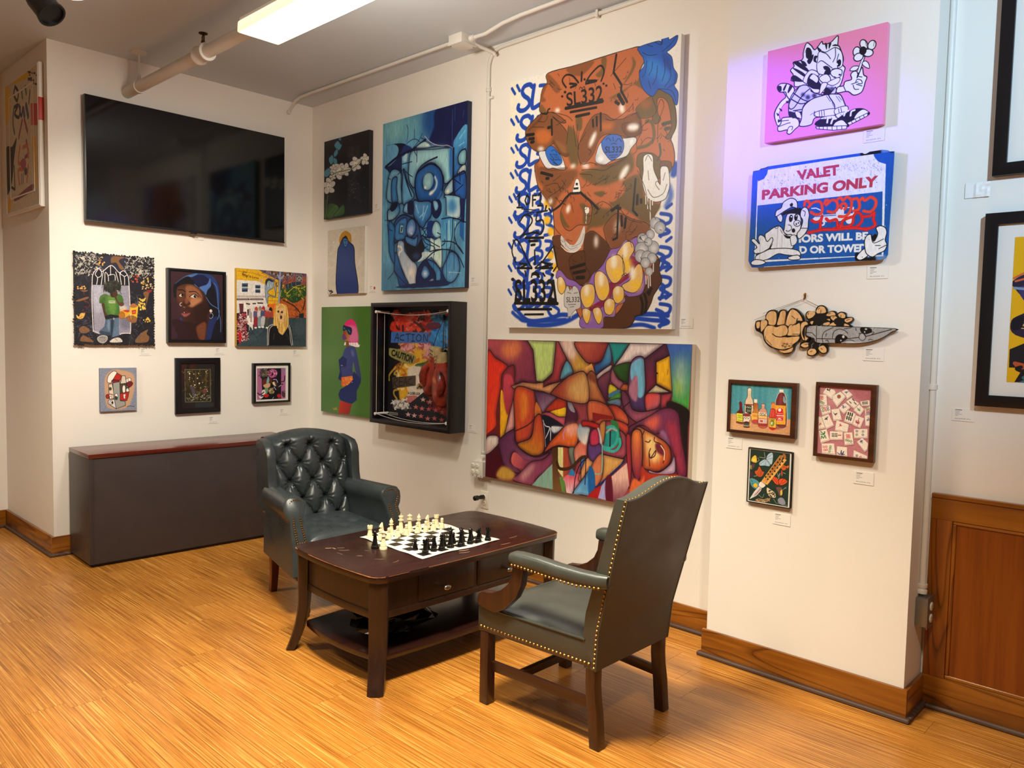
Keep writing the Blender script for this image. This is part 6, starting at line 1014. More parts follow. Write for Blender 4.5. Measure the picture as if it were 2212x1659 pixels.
baseboard('baseboard_left', (0, bt, -L1-bt, 0), '+x+')
baseboard('baseboard_return', (XB, 0, -L1-bt, -L1), '-y')
baseboard('baseboard_far_left', (XB, XB+bt, -8, -L1-bt), '+x')
baseboard('baseboard_back', (bt, CX0-bt, -bt, 0), '-y')
baseboard('baseboard_pier', (CX0-bt, CX1+bt, -CD-bt, -CD), '-y+')
baseboard('baseboard_pier_side', (CX1, CX1+bt, -CD, 0), '+x')
# wainscot on the right
X0 = CX1+.012
wn = struct('trim_1', MB().box(X0, 9.0, -.008, 0, 0, .90), m_panel)
tag(wn, 'stained wood wainscot with a recessed panel to the right of the white pier')
MB().box(X0, 8.9, -.030, 0, .90, .918).build('cap_rail', m_rail, wn, bevel=.005)
MB().box(X0, 8.9, -.024, -.008, .81, .90).build('rail', m_rail, wn, bevel=.002)
MB().box(X0, X0+.083, -.024, -.008, .14, .81).build('stile', m_stile, wn, bevel=.002)
MB().box(6.1, 6.183, -.024, -.008, .14, .81).build('stile', m_stile, wn, bevel=.002)
MB().box(X0+.083, X0+.098, -.020, -.008, .155, .795).build('panel_moulding', m_stile, wn, bevel=.005, seg=3)
MB().box(X0+.083, 6.1, -.020, -.008, .795, .81).build('panel_moulding', m_rail, wn, bevel=.005, seg=3)
MB().box(X0+.083, 6.1, -.020, -.008, .14, .155).build('panel_moulding', m_rail, wn, bevel=.005, seg=3)
MB().box(X0+.098, 6.1, -.012, -.008, .155, .795).build('panel', m_panel, wn)
MB().box(X0, 8.9, -.026, -.008, 0, .14).build('bottom_rail', m_base, wn, bevel=.003)
MB().box(X0+.02, 8.9, -.046, -.026, 0, .02).build('shoe_moulding', m_shoe, wn, bevel=.008, seg=3)
# ---------------------------------------------------------------- pipe, lights, conduits
pipe = thing('sprinkler_pipe', 'fat white painted pipe under the ceiling running out of the wall above the television', 'pipe', (0, -1.47, 3.16))
mb = MB(); mb.tube([(.0, 0, 0), (6.5, 0, 0)], .037, 20); mb.build('pipe', m_conduit, pipe)
for xx in (1.165,):
    MB().lathe([(.037, -.06), (.052, -.06), (.054, -.045), (.046, -.03), (.046, .03), (.054, .045), (.052, .06), (.037, .06)], 20, (xx, 0, 0), 0).build('coupling', m_conduit, pipe)
for xx in (.215, 2.95):
    MB().lathe([(.037, -.012), (.043, -.012), (.043, .012), (.037, .012)], 20, (xx, 0, 0), 0).build('clamp', m_conduit, pipe)
    mb = MB(); mb.tube([(xx, 0, .037), (xx, 0, .23)], .008, 8); mb.lathe([(.012, .04), (.012, .075), (.006, .085)], 10, (xx, 0, 0)); mb.lathe([(.05, .222), (.05, .23)], 16, (xx, 0, 0)); mb.build('hanger_rod', m_conduit, pipe)
m_bronze = plain('bronze', '5a3c22', .4, .8)
spk = MB(); spk.lathe([(.012, 0), (.012, .02), (.007, .025)], 10); spk.tube([(-.014, 0, .02), (-.016, 0, .045), (0, 0, .06)], .003, 6); spk.tube([(.014, 0, .02), (.016, 0, .045), (0, 0, .06)], .003, 6); spk.lathe([(.003, .02), (.003, .062)], 6)
st = thing('fire_sprinkler', 'small bronze upright sprinkler head on the coupling of the white pipe', 'sprinkler', (1.165, -1.47, 3.213))
spk.build('frame', m_bronze, st); MB().lathe([(.004, .06), (.026, .062), (.026, .066), (.004, .068)], 14).build('deflector', m_bronze, st)
# the fluorescent fixture in view
fx = thing('ceiling_light', 'long glowing white fluorescent ceiling fixture below the pipe', 'light', (1.985, -1.565, 3.02))
def emis(name, col, st_):
    M = Mat(name, 'ffffff', .5); M.set('Emission Color', lin(col)); M.set('Emission Strength', st_); return M
M = emis('lit_diffuser', 'ffeec0', 1.35)
nz = M.n('ShaderNodeTexCoord'); sx = M.n('ShaderNodeSeparateXYZ'); M.l(nz, 'Object', sx, 0)
mm = M.n('ShaderNodeMath', operation='ABSOLUTE'); M.l(sx, 'Y', mm, 0)
rr = M.ramp(mm, [(0, 'fff0c4'), (.045, 'ffffff'), (.085, 'ffffff'), (.116, 'ffdf9c')], 0); M.t.links.new(rr.outputs['Color'], M.b.inputs['Emission Color'])
m_diff = M.m
prof = [(-.116, .0), (.116, .0), (.112, .058), (-.112, .058)]
MB().prism(prof, 0, 0, 1.22).build('diffuser', m_diff, fx, bevel=.012, seg=3)
MB().box(0, 1.22, -.1, .1, .058, .076).build('housing', m_white, fx)
for xx in (.3, .92):
    MB().box(xx, xx+.03, -.05, .05, .076, .10).build('hanger_bracket', m_white, fx)
# black track head and round lamp at top left
tk = thing('track_spotlight', 'black track spotlight head hanging from the ceiling at upper left', 'light', (1.27, -2.33, 3.135))
ax = Vector((.55, .35, -.75)).normalized()
u = ax.orthogonal().normalized(); v_ = ax.cross(u)
def cyl(mb, a, prof, n=24):
    rings = [[Vector(a)+ax*z+(u*math.cos(2*PI*k/n)+v_*math.sin(2*PI*k/n))*r for k in range(n)] for r, z in prof]
    return mb.loft(rings)
cyl(MB(), (0, 0, 0), [(.03, -.09), (.055, -.085), (.062, -.05), (.062, .03), (.068, .05), (.068, .062), (.058, .062), (.055, .05)]).build('lamp_housing', m_black, tk)
cyl(MB(), (0, 0, 0), [(.01, .045), (.054, .05), (.01, .052)]).build('lens', m_black, tk)
mb = MB(); mb.tube([(0, 0, .03), (-.02, -.01, .12), (-.03, -.02, .255)], .012, 8); mb.build('stem', m_black, tk)
rl = thing('round_ceiling_lamp', 'white round lamp glowing at the top edge beside the track spotlight', 'light', (1.56, -2.31, 3.11))
MB().lathe([(.02, .0), (.075, .012), (.095, .04), (.1, .07), (.05, .1), (.02, .28)], 24).build('shade', emis('lit_globe', 'ffffff', 1.6).m, rl)
# wall conduit of the back wall with boxes
def conduit(name, label, runs, straps=(), r=.0115):
    t = thing(name, label, 'conduit', runs[0][0])
    o = Vector(runs[0][0])
    for p in runs: MB().tube([Vector(q)-o for q in p], r, 10).build('tube', m_conduit, t)
    for (c, ax_, L) in straps:
        c = Vector(c)-o
        MB().lathe([(r, -L), (r*1.55, -L), (r*1.6, -L*.3), (r*1.25, 0), (r*1.6, L*.3), (r*1.55, L), (r, L)], 12, c, ax_).build('coupling', m_conduit, t)
    return t
def arc(c, r, a0, a1, n, pl):
    out = []
    for k in range(n+1):
        a = math.radians(a0+(a1-a0)*k/n); p = [r*math.cos(a), r*math.sin(a)]
        out.append((c[0]+p[0], c[1], c[2]+p[1]) if pl == 'xz' else (c[0]+p[0], c[1]+p[1], c[2]))
    return out
yw = -.0125
ct = conduit('electrical_conduit', 'white painted conduit running down the back wall from a ceiling elbow to the outlet box', [[(2.098, yw, .735), (2.095, yw, 1.9), (2.085, yw, 3.15)]+arc((2.195, yw, 3.255), .11, 180, 90, 8, 'xz')+[(2.6, yw, 3.367), (6.0, yw, 3.372)]], [((2.086, yw, 3.12), 2, .014), ((2.1, yw, .752), 2, .02)])
mb = MB(); mb.box(-.028, .028, -.004, .0125, -.008, .008); mb.build('strap', m_conduit, ct, off=(0, -.0, -2.33))
for sx_ in (.86, 1.7): MB().box(sx_-.008, sx_+.008, -.016, .0125, 2.61, 2.652).build('strap', m_conduit, ct)
conduit('electrical_conduit', 'white ceiling conduit left of the junction box, bending down onto the television wall', [[(2.02, -.24, 3.373), (1.95, -.24, 3.376), (.35, -.25, 3.377), (.22, -.25, 3.376), (.14, -.247, 3.36), (.05, -.235, 3.315), (.012, -.228, 3.295)]], [((.02, -.23, 3.3), 0, .012)])
conduit('electrical_conduit', 'white ceiling conduit right of the junction box, above the brown face painting', [[(2.17, -.25, 3.355), (2.3, -.255, 3.35), (2.45, -.262, 3.372), (2.6, -.27, 3.376), (6.0, -.30, 3.377)]], [((2.18, -.25, 3.355), 0, .02)])
conduit('electrical_conduit', 'short white bent conduit from the junction box into the back wall corner', [[(2.13, -.19, 3.35), (2.13, -.13, 3.345), (2.14, -.09, 3.338), (2.16, -.045, 3.325), (2.165, -.038, 3.31)]], [])
jb = thing('junction_box', 'white ceiling junction box where the conduits meet above the blue painting', 'box', (2.08, -.245, 3.345))
MB().box(-.06, .06, -.06, .06, -.012, .045).build('box_body', m_conduit, jb, bevel=.004)
MB().box(-.064, .064, -.064, .064, -.018, -.012).build('cover_plate', m_conduit, jb, bevel=.002)
for a, b in ((-.05, -.05), (.05, .05)): MB().ball((a, b, -.019), .004, 6, 4).build('screw', m_steel, jb)
def receptacle(parent, c, axis, r=.017, sc_=1.0):
    mb = MB(); ax_ = {'y': 1, 'x': 0}[axis]; sgn = -1 if axis == 'y' else 1
    mb.lathe([(r*.2, 0), (r, 0), (r, .003*sgn), (r*.92, .004*sgn), (.001, .004*sgn)], 16, c, ax_)
    o = mb.build('receptacle', m_pvc, parent)
    for dx, dz, hh in ((-.006, .003, .009), (.006, .003, .007), (0, -.009, .004)):
        q = MB()
        if axis == 'y': q.box(c[0]+dx-.0012, c[0]+dx+.0012, c[1]-.0046, c[1]-.004, c[2]+dz-hh/2, c[2]+dz+hh/2)
        else: q.box(c[0]+.004, c[0]+.0046, c[1]+dx-.0012, c[1]+dx+.0012, c[2]+dz-hh/2, c[2]+dz+hh/2)
        q.build('slot', m_dark, o, smooth=False)
ob = thing('outlet_box', 'white surface outlet box with four sockets beside the abstract figure painting', 'outlet', (2.085, 0, .66))
MB().box(-.055, .058, -.055, 0, -.05, .05).build('box_body', m_conduit, ob, bevel=.005)
MB().box(-.058, .061, -.062, -.055, -.054, .054).build('cover_plate', m_conduit, ob, bevel=.003)
for a in (-.03, .008):
    for b in (-.022, .02): receptacle(ob, (a, -.062, b), 'y', .0165)
for a, b in ((.046, .044), (.046, -.046), (-.03, .047), (-.03, -.047), (.008, .047), (.008, -.047)): MB().ball((a, -.062, b), .0035, 6, 4).build('screw', m_dark if b < 0 else m_conduit, ob)
wp = thing('wall_outlet', 'cream wall outlet plate low on the back wall above the table corner', 'outlet', (2.108, 0, .448))
MB().box(-.036, .036, -.006, 0, -.058, .058).build('plate', m_pvc, wp, bevel=.003)
receptacle(wp, (.003, -.006, -.02), 'y', .015); receptacle(wp, (0, -.006, .022), 'y', .015)
pg = thing('plug_adapter', 'black round plug adapter stuck in the upper socket of the cream outlet', 'plug', (2.108, -.0105, .470))
MB().lathe([(.001, 0), (.014, 0), (.014, -.03), (.012, -.034), (.011, -.05), (.0165, -.054), (.0165, -.082), (.012, -.086), (.001, -.086)], 16, (0, 0, 0), 1).build('body', m_black, pg)
c2 = conduit('electrical_conduit', 'white conduit running down the side of the pier to the steel socket box', [[(CX1+.0125, -.09, .515), (CX1+.0125, -.092, 1.5), (CX1+.0125, -.095, 3.385)]], [((CX1+.0125, -.09, .522), 2, .02)], .0125)
MB().lathe([(.0125, -.012), (.017, -.01), (.017, .01), (.0125, .012)], 12, (0, -.001, .85), 2).build('coupling', m_conduit, c2)
sb = thing('outlet_box', 'bare steel socket box on the side of the pier near the wainscot', 'outlet', (CX1, -.09, .43))
MB().box(0, .046, -.044, .040, -.058, .062).build('box_body', m_steel, sb, bevel=.005)
MB().box(.046, .050, -.050, .046, -.064, .068).build('cover_plate', m_steel, sb, bevel=.002)
for b in (-.025, .025): receptacle(sb, (.050, -.002, b), 'x', .018)
# ---------------------------------------------------------------- television
tv = thing('television', 'large black flat television hanging on the left wall', 'television', (0, -1.027, 2.664))
MB().box(.02, .062, -.735, .735, -.415, .415).build('casing', m_black, tv, bevel=.004)
m_screen = plain('tv_glass', '050506', .09, 0, .5, 0)
MB().box(.062, .064, -.729, .729, -.402, .410).build('screen', m_screen, tv)
MB().box(.045, .066, -.737, .737, -.419, -.411).build('bottom_bezel', plain('bezel_grey', '1c1b1c', .3, .5), tv, bevel=.002)
MB().box(.04, .064, -.02, .02, -.428, -.416).build('sensor', m_black, tv, bevel=.003)
MB().box(0, .02, -.3, .3, -.2, .2).build('mount', m_black, tv)
cp = thing('cable_plate', 'small white blank cable plate on the wall just below the television', 'plate', (0, -.965, 2.236))
MB().box(0, .006, -.035, .035, -.032, .032).build('plate', m_wall, cp, bevel=.002); [MB().ball((.006, a, 0), .003, 6, 4).build('screw', m_white, cp) for a in (-.024, .024)]
# ---------------------------------------------------------------- console
m_lam = plain('grey_brown_laminate', '3a3231', .42, 0, .4, var=.08)
m_mahog = wood('mahogany_top', '3c100c', '54190f', '6a261a', 'y', 50, .28, .3)
cs = thing('console_cabinet', 'low dark grey console cabinet with a reddish mahogany top against the left wall', 'cabinet', (.04, -1.875, 0), math.radians(-2.0))
W_, D_ = 1.45, .412
MB().box(.0, D_, 0.004, W_, .03, .705).build('body', m_lam, cs, bevel=.002)
MB().box(.0, D_-.004, 0, .018, .022, .705).build('side_panel', m_lam, cs, bevel=.002)
MB().box(D_-.002, D_+.004, .0, W_, .022, .704).build('front_panel', m_lam, cs, bevel=.002)
MB().box(.0, D_+.008, -.002, .02, .022, .704).build('edge_strip', m_lam, cs, bevel=.002)
MB().box(.0, D_+.01, -.004, W_+.004, .705, .733).build('top', m_mahog, cs, bevel=.003)
MB().box(.03, D_-.02, .03, W_-.03, 0, .03).build('plinth', m_black, cs)

# ---------------------------------------------------------------- coffee table
m_tab = wood('espresso_wood', '180a07', '25100b', '32180f', 'y', 40, .3, .25, spec=.5)
m_tab_z = wood('espresso_wood_upright', '1a0c07', '28140b', '361d12', 'z', 40, .38, .1)
def worn_top():
    M = Mat('worn_espresso_top', '24110c', .3, 0, .5, .12)
    n1 = M.noise(M.coord((40, 1.5, 40)), 1, 5, .6, .3); r = M.ramp(n1, [(.25, '1d0b08'), (.55, '2a110c'), (.8, '35180f')])
    n2 = M.noise(M.coord((9, 3, 1)), 1, 6, .75); r2 = M.ramp(n2, [(.72, (0, 0, 0, 1)), (.735, (1, 1, 1, 1))])
    n3 = M.noise(M.coord((70, 14, 1)), 1, 3, .6); r3 = M.ramp(n3, [(.70, (0, 0, 0, 1)), (.73, (1, 1, 1, 1))])
    mul = M.mix(r2, 'Color', r3, 'Color', mode='MULTIPLY', f=1)
    c = M.n('ShaderNodeRGB'); c.outputs[0].default_value = lin('8a5a3c')
    x = M.mix(r, 'Color', c, 0, mul, 2); M.color(x, 2)
    rr = M.ramp(M.noise(M.coord((6, 6, 1)), 1, 4, .6), [(.3, (.24,)*3+(1,)), (.75, (.42,)*3+(1,))]); M.t.links.new(rr.outputs['Color'], M.b.inputs['Roughness'])
    return M.m
m_top = worn_top()
m_edge = wood('worn_edge', '5a2e18', '8a5530', 'b88050', 'y', 18, .4, .1)
m_pewter = plain('pewter', '9a938a', .3, 1)
TZ = .505
tb = thing('coffee_table', 'dark espresso wood coffee table with worn bowed top, two drawers and lower shelf', 'table', (2.792, -1.043, 0), math.radians(-.8))
def bowed(hx, hy, bx, by, rc, n=10):
    """rounded rectangle outline with bowed sides, centred"""
    pts = []
    def side(p, q, nx, ny, b):
        for k in range(n):
            t = k/n; s_ = 4*t*(1-t)
            pts.append((p[0]+(q[0]-p[0])*t+nx*b*s_, p[1]+(q[1]-p[1])*t+ny*b*s_))
    def corner(cx, cy, a0):
        for k in range(6):
            a = math.radians(a0+90*k/6); pts.append((cx+rc*math.cos(a), cy+rc*math.sin(a)))
    corner(hx-rc, hy-rc, 0); side((hx-rc, hy), (-hx+rc, hy), 0, 1, by)
    corner(-hx+rc, hy-rc, 90); side((-hx, hy-rc), (-hx, -hy+rc), -1, 0, bx)
    corner(-hx+rc, -hy+rc, 180); side((-hx+rc, -hy), (hx-rc, -hy), 0, -1, by)
    corner(hx-rc, -hy+rc, 270); side((hx, -hy+rc), (hx, hy-rc), 1, 0, bx)
    return pts
HX, HY = .348, .598
MB().prism(bowed(HX, HY, .012, .016, .065), 2, TZ-.004, TZ).build('tabletop', m_top, tb, bevel=.0015)
MB().prism(bowed(HX+.001, HY+.001, .012, .016, .065), 2, TZ-.030, TZ-.004).build('top_edge', m_tab, tb, bevel=.002)
# light worn line along the top edge
out = bowed(HX+.0012, HY+.0012, .012, .016, .0655)
wm = MB()
for k in range(len(out)):
    if random.random() < .8:
        a, b = out[k], out[(k+1) % len(out)]
        wm.tube([(a[0], a[1], TZ-.003), (b[0], b[1], TZ-.003)], .0013+random.random()*.0011, 5)
o = wm.build('worn_edge_line', m_edge, tb); o['kind'] = 'stuff'
ax_, ay_ = HX-.028, HY-.03        # apron plane
AZ0, AZ1 = .305, TZ-.03
for s in (-1, 1):
    pl = [(s*(ax_-.018), -ay_+.08), (s*(ax_-.018), ay_-.08)]
    pts = []
    for k in range(13):
        t = k/12; yy = -ay_+.06+(2*ay_-.12)*t; pts.append((s*(ax_-.012+.010*4*t*(1-t)), yy))
    inner = [(p[0]-s*.02, p[1]) for p in pts[::-1]]
    MB().prism(pts+inner, 2, AZ0+.03, AZ1).build('side_apron', m_tab_z, tb)
    MB().prism([(p[0]+s*.004, p[1]) for p in pts]+inner, 2, AZ0, AZ0+.03).build('apron_rail', m_tab_z, tb, bevel=.002)
    pts = []
    for k in range(13):
        t = k/12; xx = -ax_+.06+(2*ax_-.12)*t; pts.append((xx, s*(ay_-.012+.014*4*t*(1-t))))
    inner = [(p[0], p[1]-s*.02) for p in pts[::-1]]
    MB().prism(pts+inner, 2, AZ0+.03, AZ1).build('end_apron', m_tab_z, tb)
    MB().prism([(p[0], p[1]+s*.004) for p in pts]+inner, 2, AZ0-.005, AZ0+.03).build('apron_rail', m_tab_z, tb, bevel=.002)
for (y0, y1) in ((-.345, -.012), (.012, .40)):
    pts = []
    for k in range(9):
        yy = y0+(y1-y0)*k/8; t = (yy+ay_-.06)/(2*ay_-.12); pts.append((ax_-.012+.010*4*t*(1-t)+.005, yy))
    inner = [(p[0]-.012, p[1]) for p in pts[::-1]]
    d = MB().prism(pts+inner, 2, AZ0+.036, AZ1-.006).build('drawer', m_tab_z, tb, bevel=.003)
    ky = -.205 if y0 < -.1 else .205
    kx = ax_+.012
    kb = MB(); kb.ball((kx+.022, ky, .385), (.009, .022, .0125), 14, 8); kb.tube([(kx-.004, ky, .385), (kx+.018, ky, .385)], .006, 8); kb.build('pull', m_pewter, d)
for sx in (-1, 1):
    for sy in (-1, 1):
        diag = Vector((sx, sy, 0)).normalized(); tan = Vector((-diag.y, diag.x, 0))
        base = Vector((sx*(HX-.055), sy*(HY-.055), 0))
        rings = []
        for k in range(15):
            t = k/14; z = AZ1*(1-t)
            o = .012 if z > .26 else .012+.062*((.26-z)/.26)**1.9
            wd = .041-.006*min(1, max(0, (.30-z)/.30)); th = .028-.006*t
            c = base+diag*(o)
            ring = []
            for (a, b) in ((-1, -1), (1, -1), (1, .6), (.55, 1), (-.55, 1), (-1, .6)):
                p = c+tan*(wd*a)+diag*(th*b); ring.append((p.x, p.y, z))
            rings.append(ring)
        MB().loft(rings).build('leg', m_tab_z, tb, bevel=.002)
MB().prism(bowed(HX-.05, HY-.05, .02, .035, .02), 2, .112, .138).build('shelf', m_tab, tb, bevel=.004)
sm = MB()
for x0, y0, x1, y1, w_ in ((-.20, -.50, -.185, -.475, .003), (-.185, -.47, -.16, -.468, .0035), (-.17, -.455, -.15, -.425, .0012), (-.10, -.50, -.06, -.495, .001), (-.13, -.47, -.10, -.43, .0012), (.27, .0, .255, -.05, .0028), (.30, -.02, .285, -.075, .002), (.1, -.43, .13, -.40, .001), (.2, -.40, .19, -.36, .0012), (.0, -.46, .02, -.44, .0013), (.25, .30, .245, .36, .002), (.31, .18, .315, .24, .0022), (-.05, -.38, -.03, -.37, .001)):
    sm.tube([(x0, y0, TZ-.0002), ((x0+x1)/2+.004, (y0+y1)/2, TZ), (x1, y1, TZ-.0002)], w_*.5, 5)
o = sm.build('scratch_marks', plain('bare_scratch', 'b08a68', .6), tb); o['kind'] = 'stuff'
# crumpled black bag on the shelf
bag = MB(); rs = np.random.RandomState(4); rings = []
for j in range(13):
    ph = PI*j/12; ring = []
    for k in range(26):
        a = 2*PI*k/26; r = 1+.28*rs.rand()-.14+.18*math.sin(3*a+j)
        ring.append((.15*math.sin(ph)*math.cos(a)*r, .20*math.sin(ph)*math.sin(a)*r, .068-.068*math.cos(ph)*(1+.3*(rs.rand()-.5))))
    rings.append(ring)
rings = [[(p[0], p[1], max(p[2], .001)) for p in r] for r in rings]
bag.loft(rings)
m_bag = plain('black_plastic', '090808', .25, bump=.5, bscale=26)
bg = bag.build('plastic_bag', m_bag, None, smooth=False)
bg.location = (2.86, -1.34, .138); tag(bg, 'crumpled black plastic bag lying on the lower shelf of the coffee table', 'bag')
# ---------------------------------------------------------------- guest chair (front right)
m_leg = wood('walnut_leg', '1f0d06', '32170b', '43220f', 'z', 40, .36, .2)
m_leg_x = wood('walnut_rail', '1f0d06', '32170b', '43220f', 'x', 40, .36, .2)
CH = (3.77, -1.085, 0)
ch = thing('guest_chair', 'grey leather guest chair seen from behind with brass nailheads and open wooden arms', 'chair', CH, math.radians(0))
def lx(x): return x-CH[0]
# seat apron: trapezoid with crowned cushion on top
def hw(x):                               # half width along x (world)
    return .243+(.285-.243)*(4.05-x)/.583
rings = []
for z, g in ((.308, -.004), (.315, 0), (.405, 0), (.413, -.002)):
    ring = []
    for x in np.linspace(3.466-g, 4.05+g, 8): ring.append((lx(x), -hw(x)-g, z+.0*(x-3.47)))
    for x in np.linspace(4.05+g, 3.466-g, 8): ring.append((lx(x), hw(x)+g, z))
    rings.append(ring)
MB().loft(rings).build('seat_rail', m_leather, ch, bevel=.003)
pp = [(lx(3.47), -.284, .411), (lx(4.0), -.248, .411)]
mb = MB(); mb.tube([(lx(4.0), -.247, .41), (lx(3.475), -.283, .412), (lx(3.468), -.272, .412), (lx(3.468), .272, .412), (lx(3.475), .283, .412), (lx(4.0), .247, .41)], .0045, 8); mb.build('piping', m_leather, ch)
g = []
for i in range(19):
    x = 3.472+(4.02-3.472)*i/18; row = []
    for j in range(19):
        v = -1+2*j/18; ed = (1-abs(v)**3.2)*(1-abs(2*i/18-1)**3.6)
        row.append((lx(x), v*(hw(x)-.004), .408+.05*ed**.75-.012*ed*(i/18)))
    g.append(row)
MB().sheet(g).build('seat', m_leather, ch)
# back
prof_r = [(.300, 4.052), (.455, 4.066), (.655, 4.115), (.85, 4.163), (.981, 4.197)]
prof_f = [(.300, 3.995), (.42, 3.990), (.514, 4.003), (.611, 4.033), (.698, 4.057), (.846, 4.100), (.969, 4.139)]
def ip(pr, z): return float(np.interp(z, [p[0] for p in pr], [p[1] for p in pr]))
def topz(v): return .968+.052*math.cos(min(1, abs(v)/.82)*PI/2)**1.4+.0*v
def bhw(z): return .243+.03*max(0, (z-.3)/.68)
NV, NZ = 25, 22
def back_grid(front):
    g = []
    for i in range(NZ+1):
        row = []
        for j in range(NV+1):
            v = -1+2*j/NV; z = .302+(topz(v)-.302)*i/NZ
            e = (1-abs(v)**4); x = ip(prof_f, min(z, .985)) if front else ip(prof_r, min(z, 1.0))
            if z > .97: x += (z-.97)*.22
            if front: x -= .022*e*min(1, max(0, (z-.4)/.1))*(1 if i < NZ-1 else .4)
            row.append((lx(x), v*bhw(z), z))
        g.append(row)
    return g
gf, gr = back_grid(True), back_grid(False)
MB().sheet(gr).build('back_panel', m_leather_back, ch)
bk = MB(); bk.sheet(gf)
n0 = NV+1
side = [[gf[i][0] for i in range(NZ+1)]+[gf[NZ][j] for j in range(1, n0)]+[gf[i][NV] for i in range(NZ-1, -1, -1)], [gr[i][0] for i in range(NZ+1)]+[gr[NZ][j] for j in range(1, n0)]+[gr[i][NV] for i in range(NZ-1, -1, -1)]]
bk.sheet(side); bk.build('backrest', m_leather, ch)
rim = side[1]
mb = MB(); mb.tube([(p[0]-.002, p[1]*1.004, p[2]+.001) for p in rim], .0045, 8); mb.build('back_piping', m_leather, ch)
# nailheads: back edge, seat rail, arms
nl = MB()
def along(path, step):
    P_ = [Vector(p) for p in path]; out = []; acc = step/2
    for a, b in zip(P_, P_[1:]):
        L = (b-a).length; t = acc
        while t < L: out.append(a+(b-a)*(t/L)); t += step
        acc = t-L
    return out
for sgn in (-1, 1):
    ed = [((side[1][i] if sgn < 0 else side[1][-1-i])) for i in range(NZ+1)]
    for p in along([(e[0]-.011, e[1]+sgn*.001, e[2]) for e in ed if e[2] > .30], .0185): nl.nail(p, (0, sgn, 0), .0064)
    for p in along([(lx(3.474), sgn*hw(3.474), .330), (lx(4.03), sgn*hw(4.03), .322)], .0185): nl.nail(p, (0, sgn, 0), .0062)
    for p in along([(lx(3.668), sgn*.312, .634), (lx(3.70), sgn*.314, .637), (lx(3.85), sgn*.314, .631), (lx(3.99), sgn*.306, .626), (lx(4.085), sgn*.285, .632)], .0178): nl.nail(p, (0, sgn, 0), .0060)
for p in along([(gr[NZ][j][0]-.012, gr[NZ][j][1], gr[NZ][j][2]+.001) for j in range(n0)], .0185): nl.nail(p, (.5, 0, 1), .0064)
for p in along([(lx(3.466), -.28, .330), (lx(3.466), .28, .330)], .0185): nl.nail(p, (-1, 0, 0), .0052)
o = nl.build('nailhead_trim', m_brass, ch); o['kind'] = 'stuff'
# arms
sup = [(3.668, .632), (3.663, .586), (3.644, .548), (3.605, .515), (3.555, .492), (3.52, .487), (3.497, .485), (3.478, .470), (3.470, .445), (3.474, .421), (3.52, .414), (3.578, .413), (3.625, .438), (3.686, .500), (3.715, .556), (3.726, .632)]
for sgn in (-1, 1):
    rings = []
    for x, zc, w_, h_, yc in ((3.648, .655, .006, .008, .285), (3.652, .655, .022, .022, .285), (3.668, .657, .029, .028, .285), (3.70, .659, .031, .030, .284), (3.80, .660, .031, .030, .283), (3.90, .655, .031, .029, .280), (4.0, .652, .030, .028, .272), (4.07, .652, .028, .028, .262), (4.11, .655, .024, .026, .252)):
        ring = []
        for k in range(16):
            a = 2*PI*k/16; cy = math.cos(a); sz = math.sin(a)
            ring.append((lx(x), sgn*yc+w_*math.copysign(abs(cy)**.7, cy), zc+h_*(math.copysign(abs(sz)**.75, sz) if sz > 0 else math.copysign(abs(sz)**.45, sz))))
        rings.append(ring)
    MB().loft(rings).build('arm_pad', m_leather, ch)
    MB().prism([(lx(a), b) for a, b in sup], 1, sgn*.262, sgn*.300).build('arm_support', m_leg, ch, bevel=.005, seg=3)
    mb = MB(); mb.box(lx(3.476), lx(3.476)+.046, sgn*.236 if sgn > 0 else -.282, .282 if sgn > 0 else -.236, 0, .31); mb.build('leg', m_leg, ch, bevel=.004)
    rings = []
    for z, dx in ((.31, 0), (.24, .0), (.19, .004), (.13, .014), (.06, .020), (0, .026)):
        rings.append([(lx(4.002+dx), sgn*.198, z), (lx(4.046+dx), sgn*.198, z), (lx(4.046+dx), sgn*.243, z), (lx(4.002+dx), sgn*.243, z)])
    MB().loft(rings).build('leg', m_leg, ch, bevel=.004)
    q = MB(); q.loft([[(lx(3.515), sgn*.250+a, .163+b) for a, b in ((-.011, -.02), (.011, -.02), (.011, .02), (-.011, .02))], [(lx(4.01), sgn*.216+a, .160+b) for a, b in ((-.011, -.02), (.011, -.02), (.011, .02), (-.011, .02))]]); q.build('stretcher', m_leg_x, ch, bevel=.003)
MB().box(lx(3.66), lx(3.682), -.236, .236, .152, .186).build('stretcher', m_leg_x, ch, bevel=.003)
# ---------------------------------------------------------------- tufted wing armchair
m_redleg = wood('mahogany_leg', '3a120a', '5c2012', '74301c', 'z', 40, .3, .3)
m_lea2 = leather('slate_leather', '343b3e', .2, .3)
ac = thing('wing_armchair', 'slate grey tufted leather wing armchair with rolled arms beyond the coffee table', 'armchair', (1.878, -1.073, 0), -.154)
def backx(z): return -.165-.125*(z-.42)/.52
